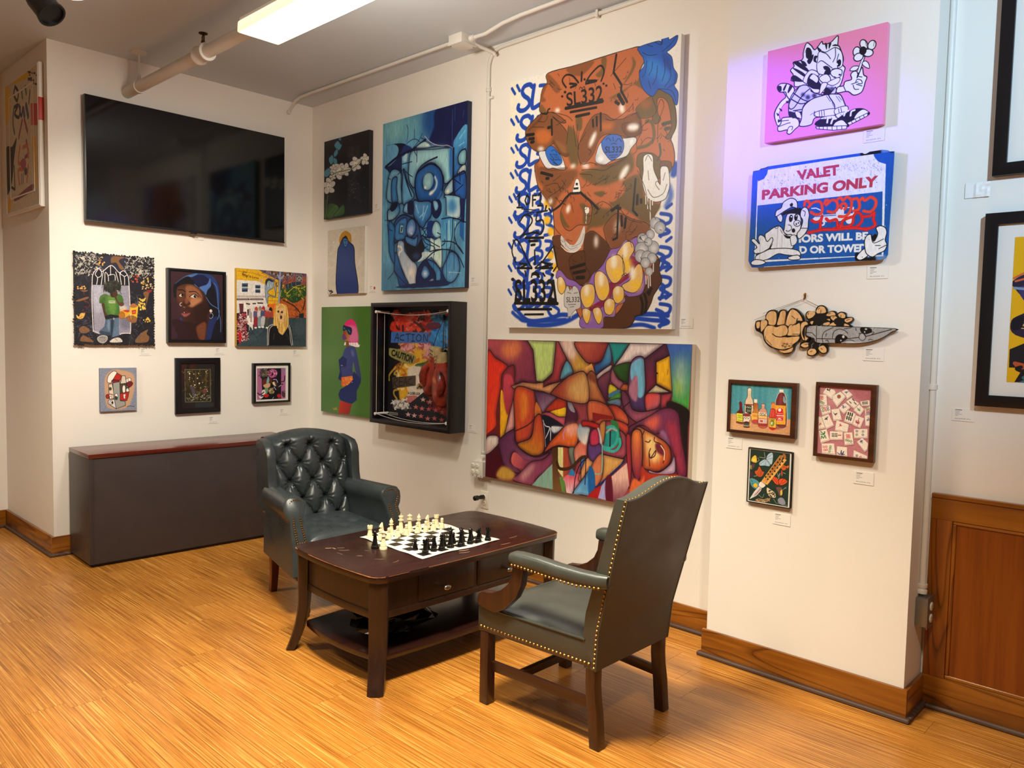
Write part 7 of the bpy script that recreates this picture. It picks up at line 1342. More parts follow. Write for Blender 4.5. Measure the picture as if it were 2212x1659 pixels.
# tufting: buttons in a diamond lattice (u lateral, z height)
DU, DZ = .142, .104
def zc_top(u): return .892+.050*math.cos(min(1, abs(u)/.26)*PI/2)
rowz = [.858-k*DZ for k in range(5)]
btn = []
for k, z in enumerate(rowz):
    us = (-DU, 0, DU) if k % 2 == 0 else (-1.5*DU, -.5*DU, .5*DU, 1.5*DU)
    for u_ in us:
        if abs(u_) < .226: btn.append((u_, z))
def puff(u, z):
    a = (u/DU+(rowz[0]-z)/(2*DZ)*1.0); b = (u/DU-(rowz[0]-z)/(2*DZ)*1.0)
    h = (abs(math.sin(PI*a))*abs(math.sin(PI*b)))**.42
    d = min(math.hypot((u-q[0])*1.0, z-q[1]) for q in btn)
    if z > rowz[0]+.005:
        h2 = abs(math.sin(PI*(u/DU)))**.4; t = min(1, (z-rowz[0])/.05); h = h*(1-t)+t*(.75+.25*h2)
    if z < rowz[-1]: t = min(1, (rowz[-1]-z)/.05); h2 = abs(math.sin(PI*u/DU))**.4; h = h*(1-t)+t*(.7+.3*h2)
    return h*(1-.55*math.exp(-(d/.02)**2))-.75*math.exp(-(d/.013)**2)
def back_front(u, z):
    e = (1-(abs(u)/.24)**6)
    # fine pleats radiating from the buttons
    pl = 0
    for q in btn:
        dx, dz = u-q[0], z-q[1]; d = math.hypot(dx, dz)
        if d < .07: pl += .0030*math.sin(10*math.atan2(dz, dx)+q[0]*40)*math.exp(-((d-.028)/.018)**2)
    return backx(z)+.012+.036*puff(u, z)*max(e, 0)+.010*max(e, 0)+pl
g = []; NU, NZ2 = 110, 110
for i in range(NZ2+1):
    row = []
    for j in range(NU+1):
        u_ = -.24+.48*j/NU; zt = zc_top(u_); z = .40+(zt-.40)*i/NZ2
        x = back_front(u_, z); t = max(0, (z-(zt-.05))/.05)
        x = x-.075*t**2.2
        row.append((x, u_, z))
    g.append(row)
# roll over the crown to the rear
for t, dx, dz in ((1, -.02, .004), (2, -.05, .003), (3, -.08, -.012)):
    g.append([(p[0]+dx, p[1], p[2]+dz) for p in g[NZ2]])
MB().sheet(g).build('tufted_back', m_lea2, ac)
rear = [[(backx(z)-.085-.0*abs(u_), u_, z if z < .9 else zc_top(u_)-.012) for u_ in np.linspace(-.25, .25, 11)] for z in (.26, .5, .7, .9)]
MB().sheet(rear).build('back_panel', m_lea2, ac)
for q in btn:
    MB().ball((backx(q[1])+.004, q[0], q[1]), (.005, .0075, .0075), 8, 5).build('button', m_lea2, ac)
# wings
for sgn in (-1, 1):
    outl = [(-.375, .62), (-.39, .80), (-.395, .87), (-.375, .895), (-.335, .90), (-.275, .895), (-.22, .880), (-.182, .848), (-.162, .80), (-.158, .73), (-.150, .67), (-.128, .61), (-.10, .57), (-.12, .50), (-.28, .46), (-.36, .48)]
    rings = []
    for yy, k in ((.226, .96), (.232, .99), (.250, 1.0), (.268, .985), (.278, .95)):
        cx = sum(p[0] for p in outl)/len(outl); cz = sum(p[1] for p in outl)/len(outl)
        rings.append([(cx+(p[0]-cx)*k, sgn*(yy+(.012 if p[0] > -.25 else 0)), cz+(p[1]-cz)*k) for p in outl])
    MB().loft(rings).build('wing', m_lea2, ac, bevel=.0, smooth=True)
    # rolled arm
    pr = [(.062, .245), (.060, .40), (.050, .50), (.048, .535), (.066, .558), (.075, .590), (.070, .622), (.050, .646), (.015, .655), (-.022, .648), (-.046, .628), (-.054, .598), (-.046, .568), (-.034, .54), (-.034, .46), (-.040, .36), (-.042, .245)]
    yc = .282
    def xf(z): return .245+.105*max(0, min(1, (.60-z)/.17))**1.5
    rings = []
    for t in (0, .15, .3, .45, .6, .75, .88, .96):
        rings.append([(-.22+(xf(z)+.22)*t, sgn*(yc-.045*(1-t)+yy*(1-.12*(1-t))), z-.012*(1-t)*(z > .5)) for yy, z in pr])
    rings.append([(xf(z)-.004, sgn*(yc+yy*.97), z-.002) for yy, z in pr]); rings.append([(xf(z), sgn*(yc+yy*.9), .45+(z-.45)*.985) for yy, z in pr])
    MB().loft(rings).build('arm', m_lea2, ac)
    nl = MB()
    nlp = [(.034, .425), (.030, .50), (.026, .54), (.042, .562), (.051, .592), (.046, .616), (.026, .634), (0, .638), (-.022, .630), (-.034, .606), (-.030, .578), (-.014, .552), (-.010, .50), (-.012, .425)]
    pth = [(xf(z)+.001, sgn*(yc+yy), z) for yy, z in nlp]
    for p in along([pth[-1], pth[0]]+pth[1:], .0132): nl.nail(p, (1, 0, .25), .0060)
    o = nl.build('nailhead_trim', m_brass, ac); o['kind'] = 'stuff'
# seat
g = []
tuft = [(a, b) for a in (-.02, .11, .24) for b in (-.17, 0, .17)]+[(a, b) for a in (.045, .175) for b in (-.085, .085)]
for i in range(41):
    x = -.19+.52*i/40; row = []
    for j in range(41):
        v = -1+2*j/40; yv = v*(.225+.025*i/40)
        e = (1-abs(v)**5)*(1-abs(2*i/40-1)**6)
        d = min(math.hypot(x-q[0], yv-q[1]) for q in tuft)
        row.append((x+.0, yv, .40+.065*max(e, 0)**.5-.014*math.exp(-(d/.022)**2)))
    g.append(row)
MB().sheet(g).build('seat', m_lea2, ac)
rings = [[(x, y_, z) for x, y_ in ((-.24, -.262), (.325, -.315), (.345, -.25), (.345, .25), (.325, .315), (-.24, .262))] for z in (.215, .40)]
MB().loft(rings).build('seat_rail', m_lea2, ac, bevel=.012, seg=3)
for sgn in (-1, 1):
    MB().loft([[(-.205+a-dx, sgn*.232+b, z) for a, b in ((-s, -s), (s, -s), (s, s), (-s, s))] for z, dx, s in ((.225, 0, .024), (.12, .004, .021), (0, .022, .019))]).build('leg', m_redleg, ac, bevel=.003)
    MB().lathe([(.030, .225), (.031, .19), (.024, .15), (.017, .11), (.0145, .085), (.020, .062), (.026, .045), (.027, .030), (.021, .014), (.020, 0)], 16, (.285, sgn*.245, 0)).build('leg', m_redleg, ac)
# ---------------------------------------------------------------- chess set
A = Art(512, 512, None, 'eee6d2', 51)
sq = 'efe7d3'; b0 = 30; s_ = 452/8
for i in range(8):
    for j in range(8):
        if (i+j) % 2 == 0: A.Q('1d1712', [(b0+i*s_, b0+j*s_), (b0+(i+1)*s_, b0+j*s_), (b0+(i+1)*s_, b0+(j+1)*s_), (b0+i*s_, b0+(j+1)*s_)])
for i in range(8):
    c = b0+(i+.5)*s_; a_, n_ = 'ABCDEFGH'[i], str(i+1)
    for q in (8, 490): A.T('2a221a', a_, [(c-6, q), (c+6, q), (c+6, q+14), (c-6, q+14)]); A.T('2a221a', n_, [(q, c-7), (q+11, c-7), (q+11, c+7), (q, c+7)])
m_mat = image_mat('chess_mat_print', A.image('chess_mat_print'), .45)
MATC = (2.787, -1.057); MR = math.radians(-1.2)
mt = MB(); G = []; n = 24
for i in range(n+1):
    row = []
    for j in range(n+1):
        a, b = -1+2*i/n, -1+2*j/n; e = max(abs(a), abs(b))
        z = .0012+.004*max(0, e-.86)/.14*(.5+.5*math.sin(9*a+5*b+1))
        row.append((a*.252+.003*math.sin(5*b)*(abs(a) > .9), b*.252+.003*math.sin(6*a)*(abs(b) > .9), z))
    G.append(row)
v = [p for r in G for p in r]; f = []; uv = []
for i in range(n):
    for j in range(n):
        f.append((i*(n+1)+j, (i+1)*(n+1)+j, (i+1)*(n+1)+j+1, i*(n+1)+j+1)); uv.append([(i/n, j/n), ((i+1)/n, j/n), ((i+1)/n, (j+1)/n), (i/n, (j+1)/n)])
mt.add(v, f, uv); mo = mt.build('chess_mat', m_mat); mo.location = (MATC[0], MATC[1], TZ); mo.rotation_euler = (0, 0, MR)
tag(mo, 'black and cream roll-up vinyl chessboard lying on the coffee table', 'chessboard')
m_ivory = plain('ivory_plastic', 'e8d9b0', .35, var=.04); m_ebony = plain('ebony_plastic', '0c0b0a', .22)
def base_prof(r): return [(r, 0), (r*1.02, .004), (r*.98, .009), (r*.80, .014), (r*.84, .018), (r*.66, .024)]
PIECES = {
 'pawn': base_prof(.0150)+[(.0068, .034), (.0066, .037), (.0098, .0385), (.0098, .040), (.0058, .041)]+[(.0085*math.sin(a), .0485-.0085*math.cos(a)) for a in np.linspace(.7, PI-.05, 7)],
 'rook': base_prof(.0168)+[(.0100, .040), (.0095, .046), (.0130, .048), (.0130, .060), (.0100, .060), (.0095, .056), (.0005, .056)],
 'bishop': base_prof(.0168)+[(.0075, .045), (.0072, .049), (.0125, .051), (.0125, .053), (.0065, .055), (.0105, .064), (.0085, .072), (.0030, .078), (.0040, .081), (.0005, .0845)],
 'queen': base_prof(.0188)+[(.0085, .055), (.0080, .060), (.0140, .0625), (.0140, .065), (.0080, .067), (.0085, .074), (.0130, .083), (.0105, .085), (.0095, .083), (.0040, .086), (.0005, .088)],
 'king': base_prof(.0190)+[(.0088, .057), (.0082, .064), (.0145, .066), (.0145, .069), (.0085, .071), (.0092, .078), (.0128, .087), (.0105, .089), (.0005, .091)],
}
PM = {}
for k, p in PIECES.items(): PM[k] = MB().lathe(p, 18)
PM['king'].box(-.0015, .0015, -.0015, .0015, .090, .102); PM['king'].box(-.0015, .0015, -.005, .005, .094, .0975)
PM['queen'].ball((0, 0, .0885), .0032, 8, 5)
for k in range(6):
    a = k*PI/3; c, s2 = math.cos(a), math.sin(a)
    PM['rook'].add([(c*.0128-s2*.004, s2*.0128+c*.004, .059), (c*.0128+s2*.004, s2*.0128-c*.004, .059), (c*.0095+s2*.003, s2*.0095-c*.003, .059), (c*.0095-s2*.003, s2*.0095+c*.003, .059), (c*.0128-s2*.004, s2*.0128+c*.004, .064), (c*.0128+s2*.004, s2*.0128-c*.004, .064), (c*.0095+s2*.003, s2*.0095-c*.003, .064), (c*.0095-s2*.003, s2*.0095+c*.003, .064)], [(0, 1, 2, 3), (4, 5, 6, 7), (0, 1, 5, 4), (1, 2, 6, 5), (2, 3, 7, 6), (3, 0, 4, 7)])
kn = MB().lathe(base_prof(.0168)+[(.0115, .026), (.0005, .027)], 18)
kp = [(-.0095, .025), (.009, .025), (.0100, .034), (.0085, .046), (.0052, .057), (.0035, .066), (.0025, .070), (.0000, .066), (-.005, .063), (-.0115, .056), (-.0145, .051), (-.0128, .047), (-.0085, .0485), (-.0045, .048), (-.0035, .044), (-.0072, .036)]
kn.loft([[(p[0]*k, yy, .025+(p[1]-.025)*k) for p in kp] for yy, k in ((-.0062, .86), (-.0042, 1), (.0042, 1), (.0062, .86))])
PM['knight'] = kn
for k in ('white', 'black'): pass
MESH = {(k, c): PM[k].mesh('chess_'+k, mm) for k in PM for c, mm in (('ivory', m_ivory), ('black', m_ebony))}
names = {'rook': 'rook', 'knight': 'knight', 'bishop': 'bishop', 'queen': 'queen', 'king': 'king', 'pawn': 'pawn'}
def piece(kind, c, x, y, label, rz=0, z=.0015):
    o = bpy.data.objects.new('chess_'+kind, MESH[(kind, c)]); COL.objects.link(o); o.location = (x, y, TZ+z); o.rotation_euler = (0, 0, rz)
    tag(o, label, 'chess piece', 'ivory chess pieces' if c == 'ivory' else 'black chess pieces')
for a in (('rook', 2.574, -1.272, 'ivory rook at the left end of the ivory back row'), ('knight', 2.585, -1.207, 'ivory knight beside the left ivory rook'), ('bishop', 2.589, -1.149, 'ivory bishop left of the ivory king'),
          ('king', 2.597, -1.093, 'tall ivory king with a cross on top'), ('queen', 2.600, -1.037, 'ivory queen standing in the back row beside the ivory king'), ('bishop', 2.607, -.981, 'ivory bishop right of the ivory queen in the back row'),
          ('knight', 2.612, -.925, 'ivory knight near the right end of the ivory back row'), ('rook', 2.618, -.868, 'ivory rook at the right end of the ivory back row')):
    piece(a[0], 'ivory', a[1], a[2], a[3], PI if a[0] != 'knight' else PI/2*1.1)
pw = ['in front of the left ivory rook', 'in front of the left ivory knight', 'in front of the left ivory bishop', 'in front of the ivory king', 'in front of the ivory queen', 'in front of the right ivory bishop', 'in front of the right ivory knight', 'alone at the far right corner of the chessboard']
for (x, y), t in zip(((2.642, -1.258), (2.650, -1.211), (2.650, -1.155), (2.652, -1.100), (2.655, -1.030), (2.660, -.977), (2.664, -.929), (2.668, -.872)), pw): piece('pawn', 'ivory', x, y, 'small ivory pawn '+t)
for a in (('rook', 2.974, -1.246, 'black rook at the near left corner of the chessboard'), ('knight', 2.972, -1.192, 'black knight beside the near left black rook'), ('bishop', 2.976, -1.145, 'black bishop left of the black king'),
          ('king', 2.978, -1.090, 'tall black king with a cross on top'), ('queen', 2.987, -1.028, 'black queen standing in the back row beside the black king'), ('bishop', 2.992, -.972, 'black bishop right of the black queen in the back row'),
          ('knight', 2.995, -.918, 'black knight near the right end of the black back row'), ('rook', 3.007, -.863, 'black rook alone at the right corner of the chessboard')):
    piece(a[0], 'black', a[1], a[2], a[3], 0 if a[0] != 'knight' else PI/2*.8)
pw = ['standing ahead of the near left black rook', 'right behind the near left black rook', 'behind the near left black knight', 'behind the left black bishop', 'behind the black king', 'behind the black queen', 'behind the right black bishop', 'behind the right black knight']
for (x, y), t in zip(((2.898, -1.245), (2.930, -1.196), (2.925, -1.148), (2.930, -1.092), (2.932, -1.030), (2.936, -.972), (2.940, -.916), (2.947, -.865)), pw): piece('pawn', 'black', x, y, 'small black pawn '+t)
piece('queen', 'ivory', 2.782, -1.345, 'ivory queen standing on the table off the left edge of the chessboard', z=0)
piece('queen', 'black', 2.738, -1.362, 'black queen standing on the table off the left edge of the chessboard', z=0)

# ---------------------------------------------------------------- hanging the art
IMG = {}
def pic(nm, fn=None, rough=.45, spec=.3, coat=0):
    if nm not in IMG: IMG[nm] = image_mat('painting_'+nm, globals()['art_'+nm]().image('painting_'+nm), rough, spec, coat)
    return IMG[nm]
def place(wall, u, d, z):
    """wall 'x': the left wall (x = 0), 'y': the back wall (y = 0), 'p': face of the pier, 'r': return wall"""
    return {'x': (d, u, z), 'y': (u, -d, z), 'p': (u, -CD-d, z), 'r': (u, -L1-d, z)}[wall]
def slab(mb, wall, u0, u1, d0, d1, z0, z1):
    if wall == 'x': return mb.box(d0, d1, u0, u1, z0, z1)
    s = {'y': 0, 'p': -CD, 'r': -L1}[wall]
    return mb.box(u0, u1, s-d1, s-d0, z0, z1)
def facing(mb, wall, u0, u1, d, z0, z1):
    return mb.quad_uv([place(wall, u0, d, z0), place(wall, u1, d, z0), place(wall, u1, d, z1), place(wall, u0, d, z1)])
def ring(mb, wall, o, i, d0, d1):
    """mitred frame between outer rect o and inner rect i = (u0,u1,z0,z1)"""
    O = [(o[0], o[2]), (o[1], o[2]), (o[1], o[3]), (o[0], o[3])]; I = [(i[0], i[2]), (i[1], i[2]), (i[1], i[3]), (i[0], i[3])]
    v = [place(wall, p[0], d, p[1]) for d in (d0, d1) for P_ in (O, I) for p in P_]
    f = []
    for k in range(4):
        j = (k+1) % 4
        f += [(8+k, 8+j, 12+j, 12+k), (k, j, 4+j, 4+k), (k, j, 8+j, 8+k), (4+k, 4+j, 12+j, 12+k)]
    return mb.add(v, f)
def art_thing(name, label, cat, wall, r):
    c = place(wall, (r[0]+r[1])/2, 0, (r[2]+r[3])/2)
    return thing(name, label, cat, c), c
def canvas(nm, label, wall, r, depth, edge, name='canvas_painting'):
    t, c = art_thing(name, label, 'painting', wall, r)
    slab(MB(), wall, r[0], r[1], .002, depth-.0012, r[2], r[3]).build('canvas', edge, t, off=c, bevel=.0015)
    facing(MB(), wall, r[0]+.0004, r[1]-.0004, depth, r[2]+.0004, r[3]-.0004).build('painted_face', pic(nm), t, off=c)
    return t, c
def framed(nm, label, wall, o, i, depth, fm, pr=None, mat=None, name='framed_picture', rec=.010, glass=True, fm_in=None):
    t, c = art_thing(name, label, 'picture', wall, o)
    ring(MB(), wall, o, i, .002, depth).build('frame', fm, t, off=c, bevel=.0015)
    slab(MB(), wall, i[0]-.004, i[1]+.004, .001, depth-rec-.002, i[2]-.004, i[3]+.004).build('backing', mat or fm, t, off=c)
    p = pr or i
    facing(MB(), wall, p[0], p[1], depth-rec-.0008, p[2], p[3]).build('print', pic(nm), t, off=c)
    return t, c
e_red = plain('canvas_edge_cream', 'd6cbb8', .8)
e_navy = plain('canvas_edge_navy', '15203e', .6); e_dark = plain('canvas_edge_dark', '17141a', .6)
e_green = plain('canvas_edge_green', '3d5c26', .6); e_yel = plain('canvas_edge_ochre', 'b8901c', .6); e_blue = plain('canvas_edge_grey_blue', '6c7488', .7)
e_pink = plain('canvas_edge_pink', 'ee8fb0', .6)
# back wall
canvas('face', 'huge painting of a brown cartoon face with yellow teeth and blue spray tags', 'y', (2.3095, 3.524, 1.591, 3.113), .040, m_canvas)
canvas('cubist', 'wide painting of abstract red and purple figures below the brown face painting', 'y', (2.150, 3.651, .614, 1.515), .040, e_red)
canvas('blue', 'tall abstract painting in shades of blue with curling dark lines', 'y', (1.011, 1.921, 1.855, 3.077), .040, e_navy)
canvas('orchid', 'dark painting of white and blue orchids high beside the room corner', 'y', (.238, .840, 2.448, 3.066), .040, e_dark)
canvas('halo', 'cream painting of a blue cloaked figure with a gold halo', 'y', (.281, .785, 1.844, 2.356), .030, m_canvas)
canvas('green', 'green painting of a woman with pink hair and dark glasses in profile', 'y', (.205, .905, .887, 1.742), .035, e_green)
# left wall
t, c = canvas('boy', 'dark rough-textured painting of a boy in a green shirt before a tombstone', 'x', (-1.826, -1.313, 1.424, 2.035), .035, e_dark)
rg = MB(); rs = np.random.RandomState(9)
per = [(-1.826, z) for z in np.linspace(1.424, 2.035, 34)]+[(-1.313, z) for z in np.linspace(1.424, 2.035, 34)]+[(y_, 1.424) for y_ in np.linspace(-1.826, -1.313, 30)]+[(y_, 2.035) for y_ in np.linspace(-1.826, -1.313, 30)]
for y_, z in per: rg.ball((.028-c[0], y_-c[1]+rs.randn()*.002, z-c[2]+rs.randn()*.002), (.009, .005+rs.rand()*.006, .005+rs.rand()*.007), 6, 4)
o = rg.build('rough_edge', e_dark, t); o['kind'] = 'stuff'
canvas('street', 'street scene painting with a yellow building and a man with golden dreadlocks', 'x', (-.685, -.072, 1.413, 2.018), .035, e_yel)
canvas('toy', 'small grey-blue painting of a red and white cubist head', 'x', (-1.673, -1.429, .957, 1.258), .020, e_blue)
framed('woman', 'black framed portrait of a woman wearing a blue headscarf', 'x', (-1.2145, -.775, 1.438, 1.979), (-1.197, -.791, 1.4545, 1.9625), .045, m_blackframe, (-1.190, -.798, 1.461, 1.956))
m_darkmat = plain('dark_mat_board', '1a1718', .5)
framed('night', 'black framed dark night garden picture on the left wall', 'x', (-1.155, -.812, .910, 1.325), (-1.112, -.850, .946, 1.2855), .025, m_blackframe, None, m_darkmat)
m_matw = plain('white_mat_board', 'e4ddd2', .8)
framed('floral', 'small black framed floral collage with a white mat above the wing armchair', 'x', (-.544, -.2165, .9595, 1.280), (-.523, -.232, .9745, 1.264), .035, m_blackframe, (-.5085, -.2555, .988, 1.238), m_matw)
# pier
canvas('tiger', 'pink painting of a cartoon tiger in sneakers holding a flower', 'p', (4.107, 4.613, 2.4255, 2.8285), .030, e_pink)
m_brownframe = wood('brown_frame', '2e160c', '44210f', '5a3018', 'x', 30, .35, .2)
framed('bottles', 'brown framed picture of sauce bottles on a table', 'p', (3.9745, 4.3055, 1.1095, 1.3565), (3.988, 4.2815, 1.1225, 1.339), .028, m_brownframe)
framed('mahjong', 'brown framed picture of scattered mahjong tiles', 'p', (4.388, 4.640, 1.0455, 1.368), (4.402, 4.6175, 1.059, 1.3515), .028, m_brownframe)
framed('butterflies', 'thin black framed picture of butterflies around a folding knife', 'p', (4.084, 4.2935, .793, 1.048), (4.088, 4.2895, .797, 1.044), .020, m_blackframe, (4.0935, 4.2815, .8015, 1.0395), m_matw, rec=.003)
# right wall
t, c = art_thing('framed_picture', 'black framed picture with a wide white mat cut off at the upper right corner', 'picture', 'y', (4.960, 5.57, 2.21, 3.05))
ring(MB(), 'y', (4.960, 5.57, 2.21, 3.05), (5.008, 5.522, 2.258, 3.002), .002, .032).build('frame', m_blackframe, t, off=c, bevel=.0015)
slab(MB(), 'y', 5.0, 5.53, .001, .016, 2.25, 3.01).build('mat_board', m_matw, t, off=c)
slab(MB(), 'y', 5.13, 5.40, .016, .017, 2.39, 2.88).build('print', e_dark, t, off=c)
framed('keys', 'black framed yellow print with a wide white mat at the right edge above the wainscot', 'y', (4.946, 5.47, 1.2955, 2.065), (4.992, 5.424, 1.3415, 2.019), .032, m_blackframe, (5.050, 5.36, 1.398, 1.966), m_matw, rec=.012)
# return wall at far left: moulded painted frame
t, c = art_thing('framed_picture', 'abstract painting in a painted white moulded frame on the far left wall', 'picture', 'r', (-.85, -.07, 2.325, 3.255))
ring(MB(), 'r', (-.85, -.07, 2.325, 3.255), (-.835, -.085, 2.340, 3.240), .002, .030).build('frame', m_canvas, t, off=c, bevel=.004)
for q in (.03, .13): ring(MB(), 'r', (-.85+q-.022, -.07-q+.022, 2.325+q-.022, 3.255-q+.022), (-.85+q-.012, -.07-q+.012, 2.325+q-.012, 3.255-q+.012), .029, .034).build('moulding', m_canvas, t, off=c, bevel=.002)
slab(MB(), 'r', -.80, -.12, .002, .024, 2.38, 3.20).build('backing', m_canvas, t, off=c)
facing(MB(), 'r', -.836, -.084, .0305, 2.339, 3.241).build('painted_face', pic('abstract'), t, off=c)
m_fr = plain('frame_red_paint', 'b82a1c', .5); m_fy = plain('frame_yellow_paint', 'd8a41c', .5)
slab(MB(), 'r', -.0855, -.0695, .0015, .0312, 2.88, 3.03).build('red_paint_patch', m_fr, t, off=c, bevel=.003)
# valet sign: a rigid painted board with chipped corners
sg = [(4.060, 1.888), (4.052, 1.905), (4.054, 2.10), (4.055, 2.285), (4.058, 2.309), (4.085, 2.309), (4.094, 2.315), (4.118, 2.320), (4.155, 2.321), (4.30, 2.321), (4.55, 2.322), (4.615, 2.323), (4.636, 2.318), (4.645, 2.312), (4.661, 2.310), (4.660, 2.20), (4.656, 2.00), (4.656, 1.90), (4.648, 1.885), (4.63, 1.879), (4.35, 1.876), (4.10, 1.872), (4.07, 1.874)]
R = (4.0565, 4.6585, 1.8785, 2.310)
t, c = art_thing('valet_sign', 'blue and white valet parking sign board painted over with a cartoon pig', 'sign', 'p', (4.055, 4.66, 1.875, 2.31))
uvf = lambda p: ((p[0]-R[0])/(R[1]-R[0]), (p[1]-R[2])/(R[3]-R[2]))
MB().prism(sg, 1, -CD-.028, -CD-.022, uvf).build('painted_board', pic('sign', rough=.35), t, off=c, smooth=False)
slab(MB(), 'p', 4.2, 4.5, .002, .022, 1.98, 2.2).build('spacer', m_black, t, off=c)
# cut-out wooden knife held by a cartoon hand, hung on strings from a nail
A = art_knife(); IMG['knife'] = image_mat('painting_knife', A.image('painting_knife'), .4)
def kp_(s):
    q = A.M(spline(pts_of(s), True, 4)); return [(4.04+.66*a/A.w, 1.76-.36*b/A.h) for a, b in q]
t = thing('cutout_artwork', 'wooden cut-out of a cartoon fist gripping a knife with sunflowers', 'artwork', (4.35, -CD, 1.58))
kc = (4.35, -CD, 1.58); kuv = lambda p: ((p[0]-4.04)/.66, 1-(1.76-p[1])/.36)
def cut(nm, s, d0, d1):
    P_ = kp_(s); a = sum(P_[i][0]*P_[(i+1) % len(P_)][1]-P_[(i+1) % len(P_)][0]*P_[i][1] for i in range(len(P_)))
    if a < 0: P_ = P_[::-1]
    mb = MB(); n = len(P_)
    mb.prism(P_, 1, -CD-d1, -CD-d0, kuv); o = mb.build(nm, IMG['knife'], t, off=kc, smooth=False)
    o.data.materials.append(m_black)
    for p in o.data.polygons:
        if abs(p.normal.y) < .5: p.material_index = 1
    return o
for k, f in enumerate(K_FLOWERS): cut('flower', f, .006+.0004*k, .018+.0006*k)
cut('blade', K_BLADE, .012, .022); cut('hand', K_HAND, .010, .028)
mb = MB()
nailp = Vector((4.312, -CD-.012, 1.727))
for a, b in ((4.085, 1.635), (4.125, 1.665), (4.455, 1.652), (4.487, 1.642)): mb.tube([nailp-Vector(kc), Vector((a, -CD-.012, b))-Vector(kc)], .0009, 5)
mb.build('hanging_string', plain('string', '9a8a74', .8), t)
nb = thing('picture_hook', 'small brass picture hook with a nail above the wooden knife cut-out', 'hook', (4.312, -CD, 1.735))
mb = MB(); mb.box(-.004, .004, -.003, 0, -.006, .018); mb.tube([(0, -.003, -.006), (0, -.012, -.012), (0, -.016, -.004)], .002, 6); mb.build('hook', m_brass, nb); MB().lathe([(.001, -.012), (.004, -.010), (.0015, -.008), (.0015, 0)], 8, (0, 0, .012), 1).build('nail', m_brass, nb)
# shadow box with boxing gloves
bx = (1.0225, 1.907, .878, 1.760); bd = .143
t, c = art_thing('shadow_box', 'deep black shadow box holding a pair of red boxing gloves over a collage', 'artwork', 'y', bx)
inn = (1.054, 1.8765, .9095, 1.7285)
ring(MB(), 'y', bx, inn, .002, bd).build('frame', m_blackframe, t, off=c, bevel=.002)
slab(MB(), 'y', inn[0], inn[1], .002, .012, inn[2], inn[3]).build('backing', m_black, t, off=c)
facing(MB(), 'y', 1.085, 1.865, .02, .925, 1.712).build('painted_panel', pic('ring'), t, off=c)
m_rope = plain('white_cord', 'd8cfc8', .7); ZP = (.945, 1.695); UP = (1.082, 1.868)
for a in UP:
    for b in ZP:
        mb = MB(); mb.tube([(a-c[0], -.02, b-c[2]), (a-c[0], -.134, b-c[2])], .009, 10); mb.lathe([(.009, -.134), (.011, -.136), (.011, -.142), (.004, -.144)], 10, (a-c[0], 0, b-c[2]), 1); mb.build('corner_post', m_rope, t)
def cord(p, q, sag):
    return [(p[0]+(q[0]-p[0])*k/10-c[0], p[1]+(q[1]-p[1])*k/10, p[2]+(q[2]-p[2])*k/10-c[2]-sag*4*(k/10)*(1-k/10)) for k in range(11)]
for d in (.128, .06):
    for p, q, sg_ in (((UP[0], -d, ZP[1]), (UP[1], -d, ZP[1]), .025), ((UP[0], -d, ZP[0]), (UP[1], -d, ZP[0]), .03), ((UP[0], -d, ZP[0]), (UP[0], -d, ZP[1]), 0), ((UP[1], -d, ZP[0]), (UP[1], -d, ZP[1]), 0)):
        MB().tube(cord(p, q, sg_), .0016, 6).build('cord', m_rope, t)
# the gloves
def glove_mat():
    M = Mat('painted_red_leather', '8a2016', .32)
    n1 = M.noise(M.coord((9, 9, 9)), 1, 4, .6); r = M.ramp(n1, [(.36, '2a1412'), (.45, '7c2418'), (.6, '97301d'), (.66, 'b86a2c'), (.72, '4a1612')])
    M.color(r, 'Color'); n2 = M.noise(M.coord((30, 30, 30)), 1, 3); M.bump(n2, 'Fac', .25, .006); return M.m
m_glove = glove_mat(); m_cuff = plain('glove_cuff', 'b09a6a', .5, var=.35, bscale=120); m_lace = plain('black_lace', '100e0e', .6)
def glove(cx, cz, yy, mir, tilt, s_=1.0):
    rot = Matrix.Rotation(tilt, 4, 'Y')
    def X(p): q = rot @ Vector((p[0]*mir*s_, p[1]*s_, p[2]*s_)); return (cx+q.x-c[0], yy+q.y, cz+q.z-c[2])
    prof = [(.205, .058, .036, 0), (.15, .060, .038, 0), (.09, .066, .042, .002), (.03, .084, .052, .006), (-.04, .098, .060, .006), (-.11, .100, .062, .0), (-.17, .088, .060, -.008), (-.21, .060, .046, -.012), (-.228, .02, .016, -.014)]
    rings = []
    for z, a, b, o_ in prof:
        rings.append([X((o_+a*math.cos(2*PI*k/20)*(1+.06*math.cos(4*PI*k/20)), b*math.sin(2*PI*k/20), z)) for k in range(20)])
    g_ = MB().loft(rings).build('glove', m_glove, t)
    MB().loft([[X((.0+1.05*a*math.cos(2*PI*k/20), 1.06*b*math.sin(2*PI*k/20), z)) for k in range(20)] for z, a, b in ((.21, .052, .032), (.212, .06, .038), (.14, .063, .041), (.125, .060, .038))]).build('cuff', m_cuff, g_)
    th = [(-.02, -.045, .05), (-.05, -.055, .01), (-.062, -.058, -.05), (-.05, -.060, -.10), (-.025, -.055, -.13)]
    mb = MB(); mb.tube([X(p) for p in th], [.022, .030, .033, .029, .014], 12); mb.build('thumb', m_glove, g_)
    sc2 = MB()
    for q in range(4): sc2.tube([X((-.02+.02*q*.4, -.052-.004, .185-.03*q)), X((.02, -.052, .175-.03*q))], .0022, 5)
    sc2.build('lacing', m_lace, g_)
glove(1.650, 1.285, -.066, 1, math.radians(8), .80); glove(1.748, 1.235, -.082, -1, math.radians(-3), .86)
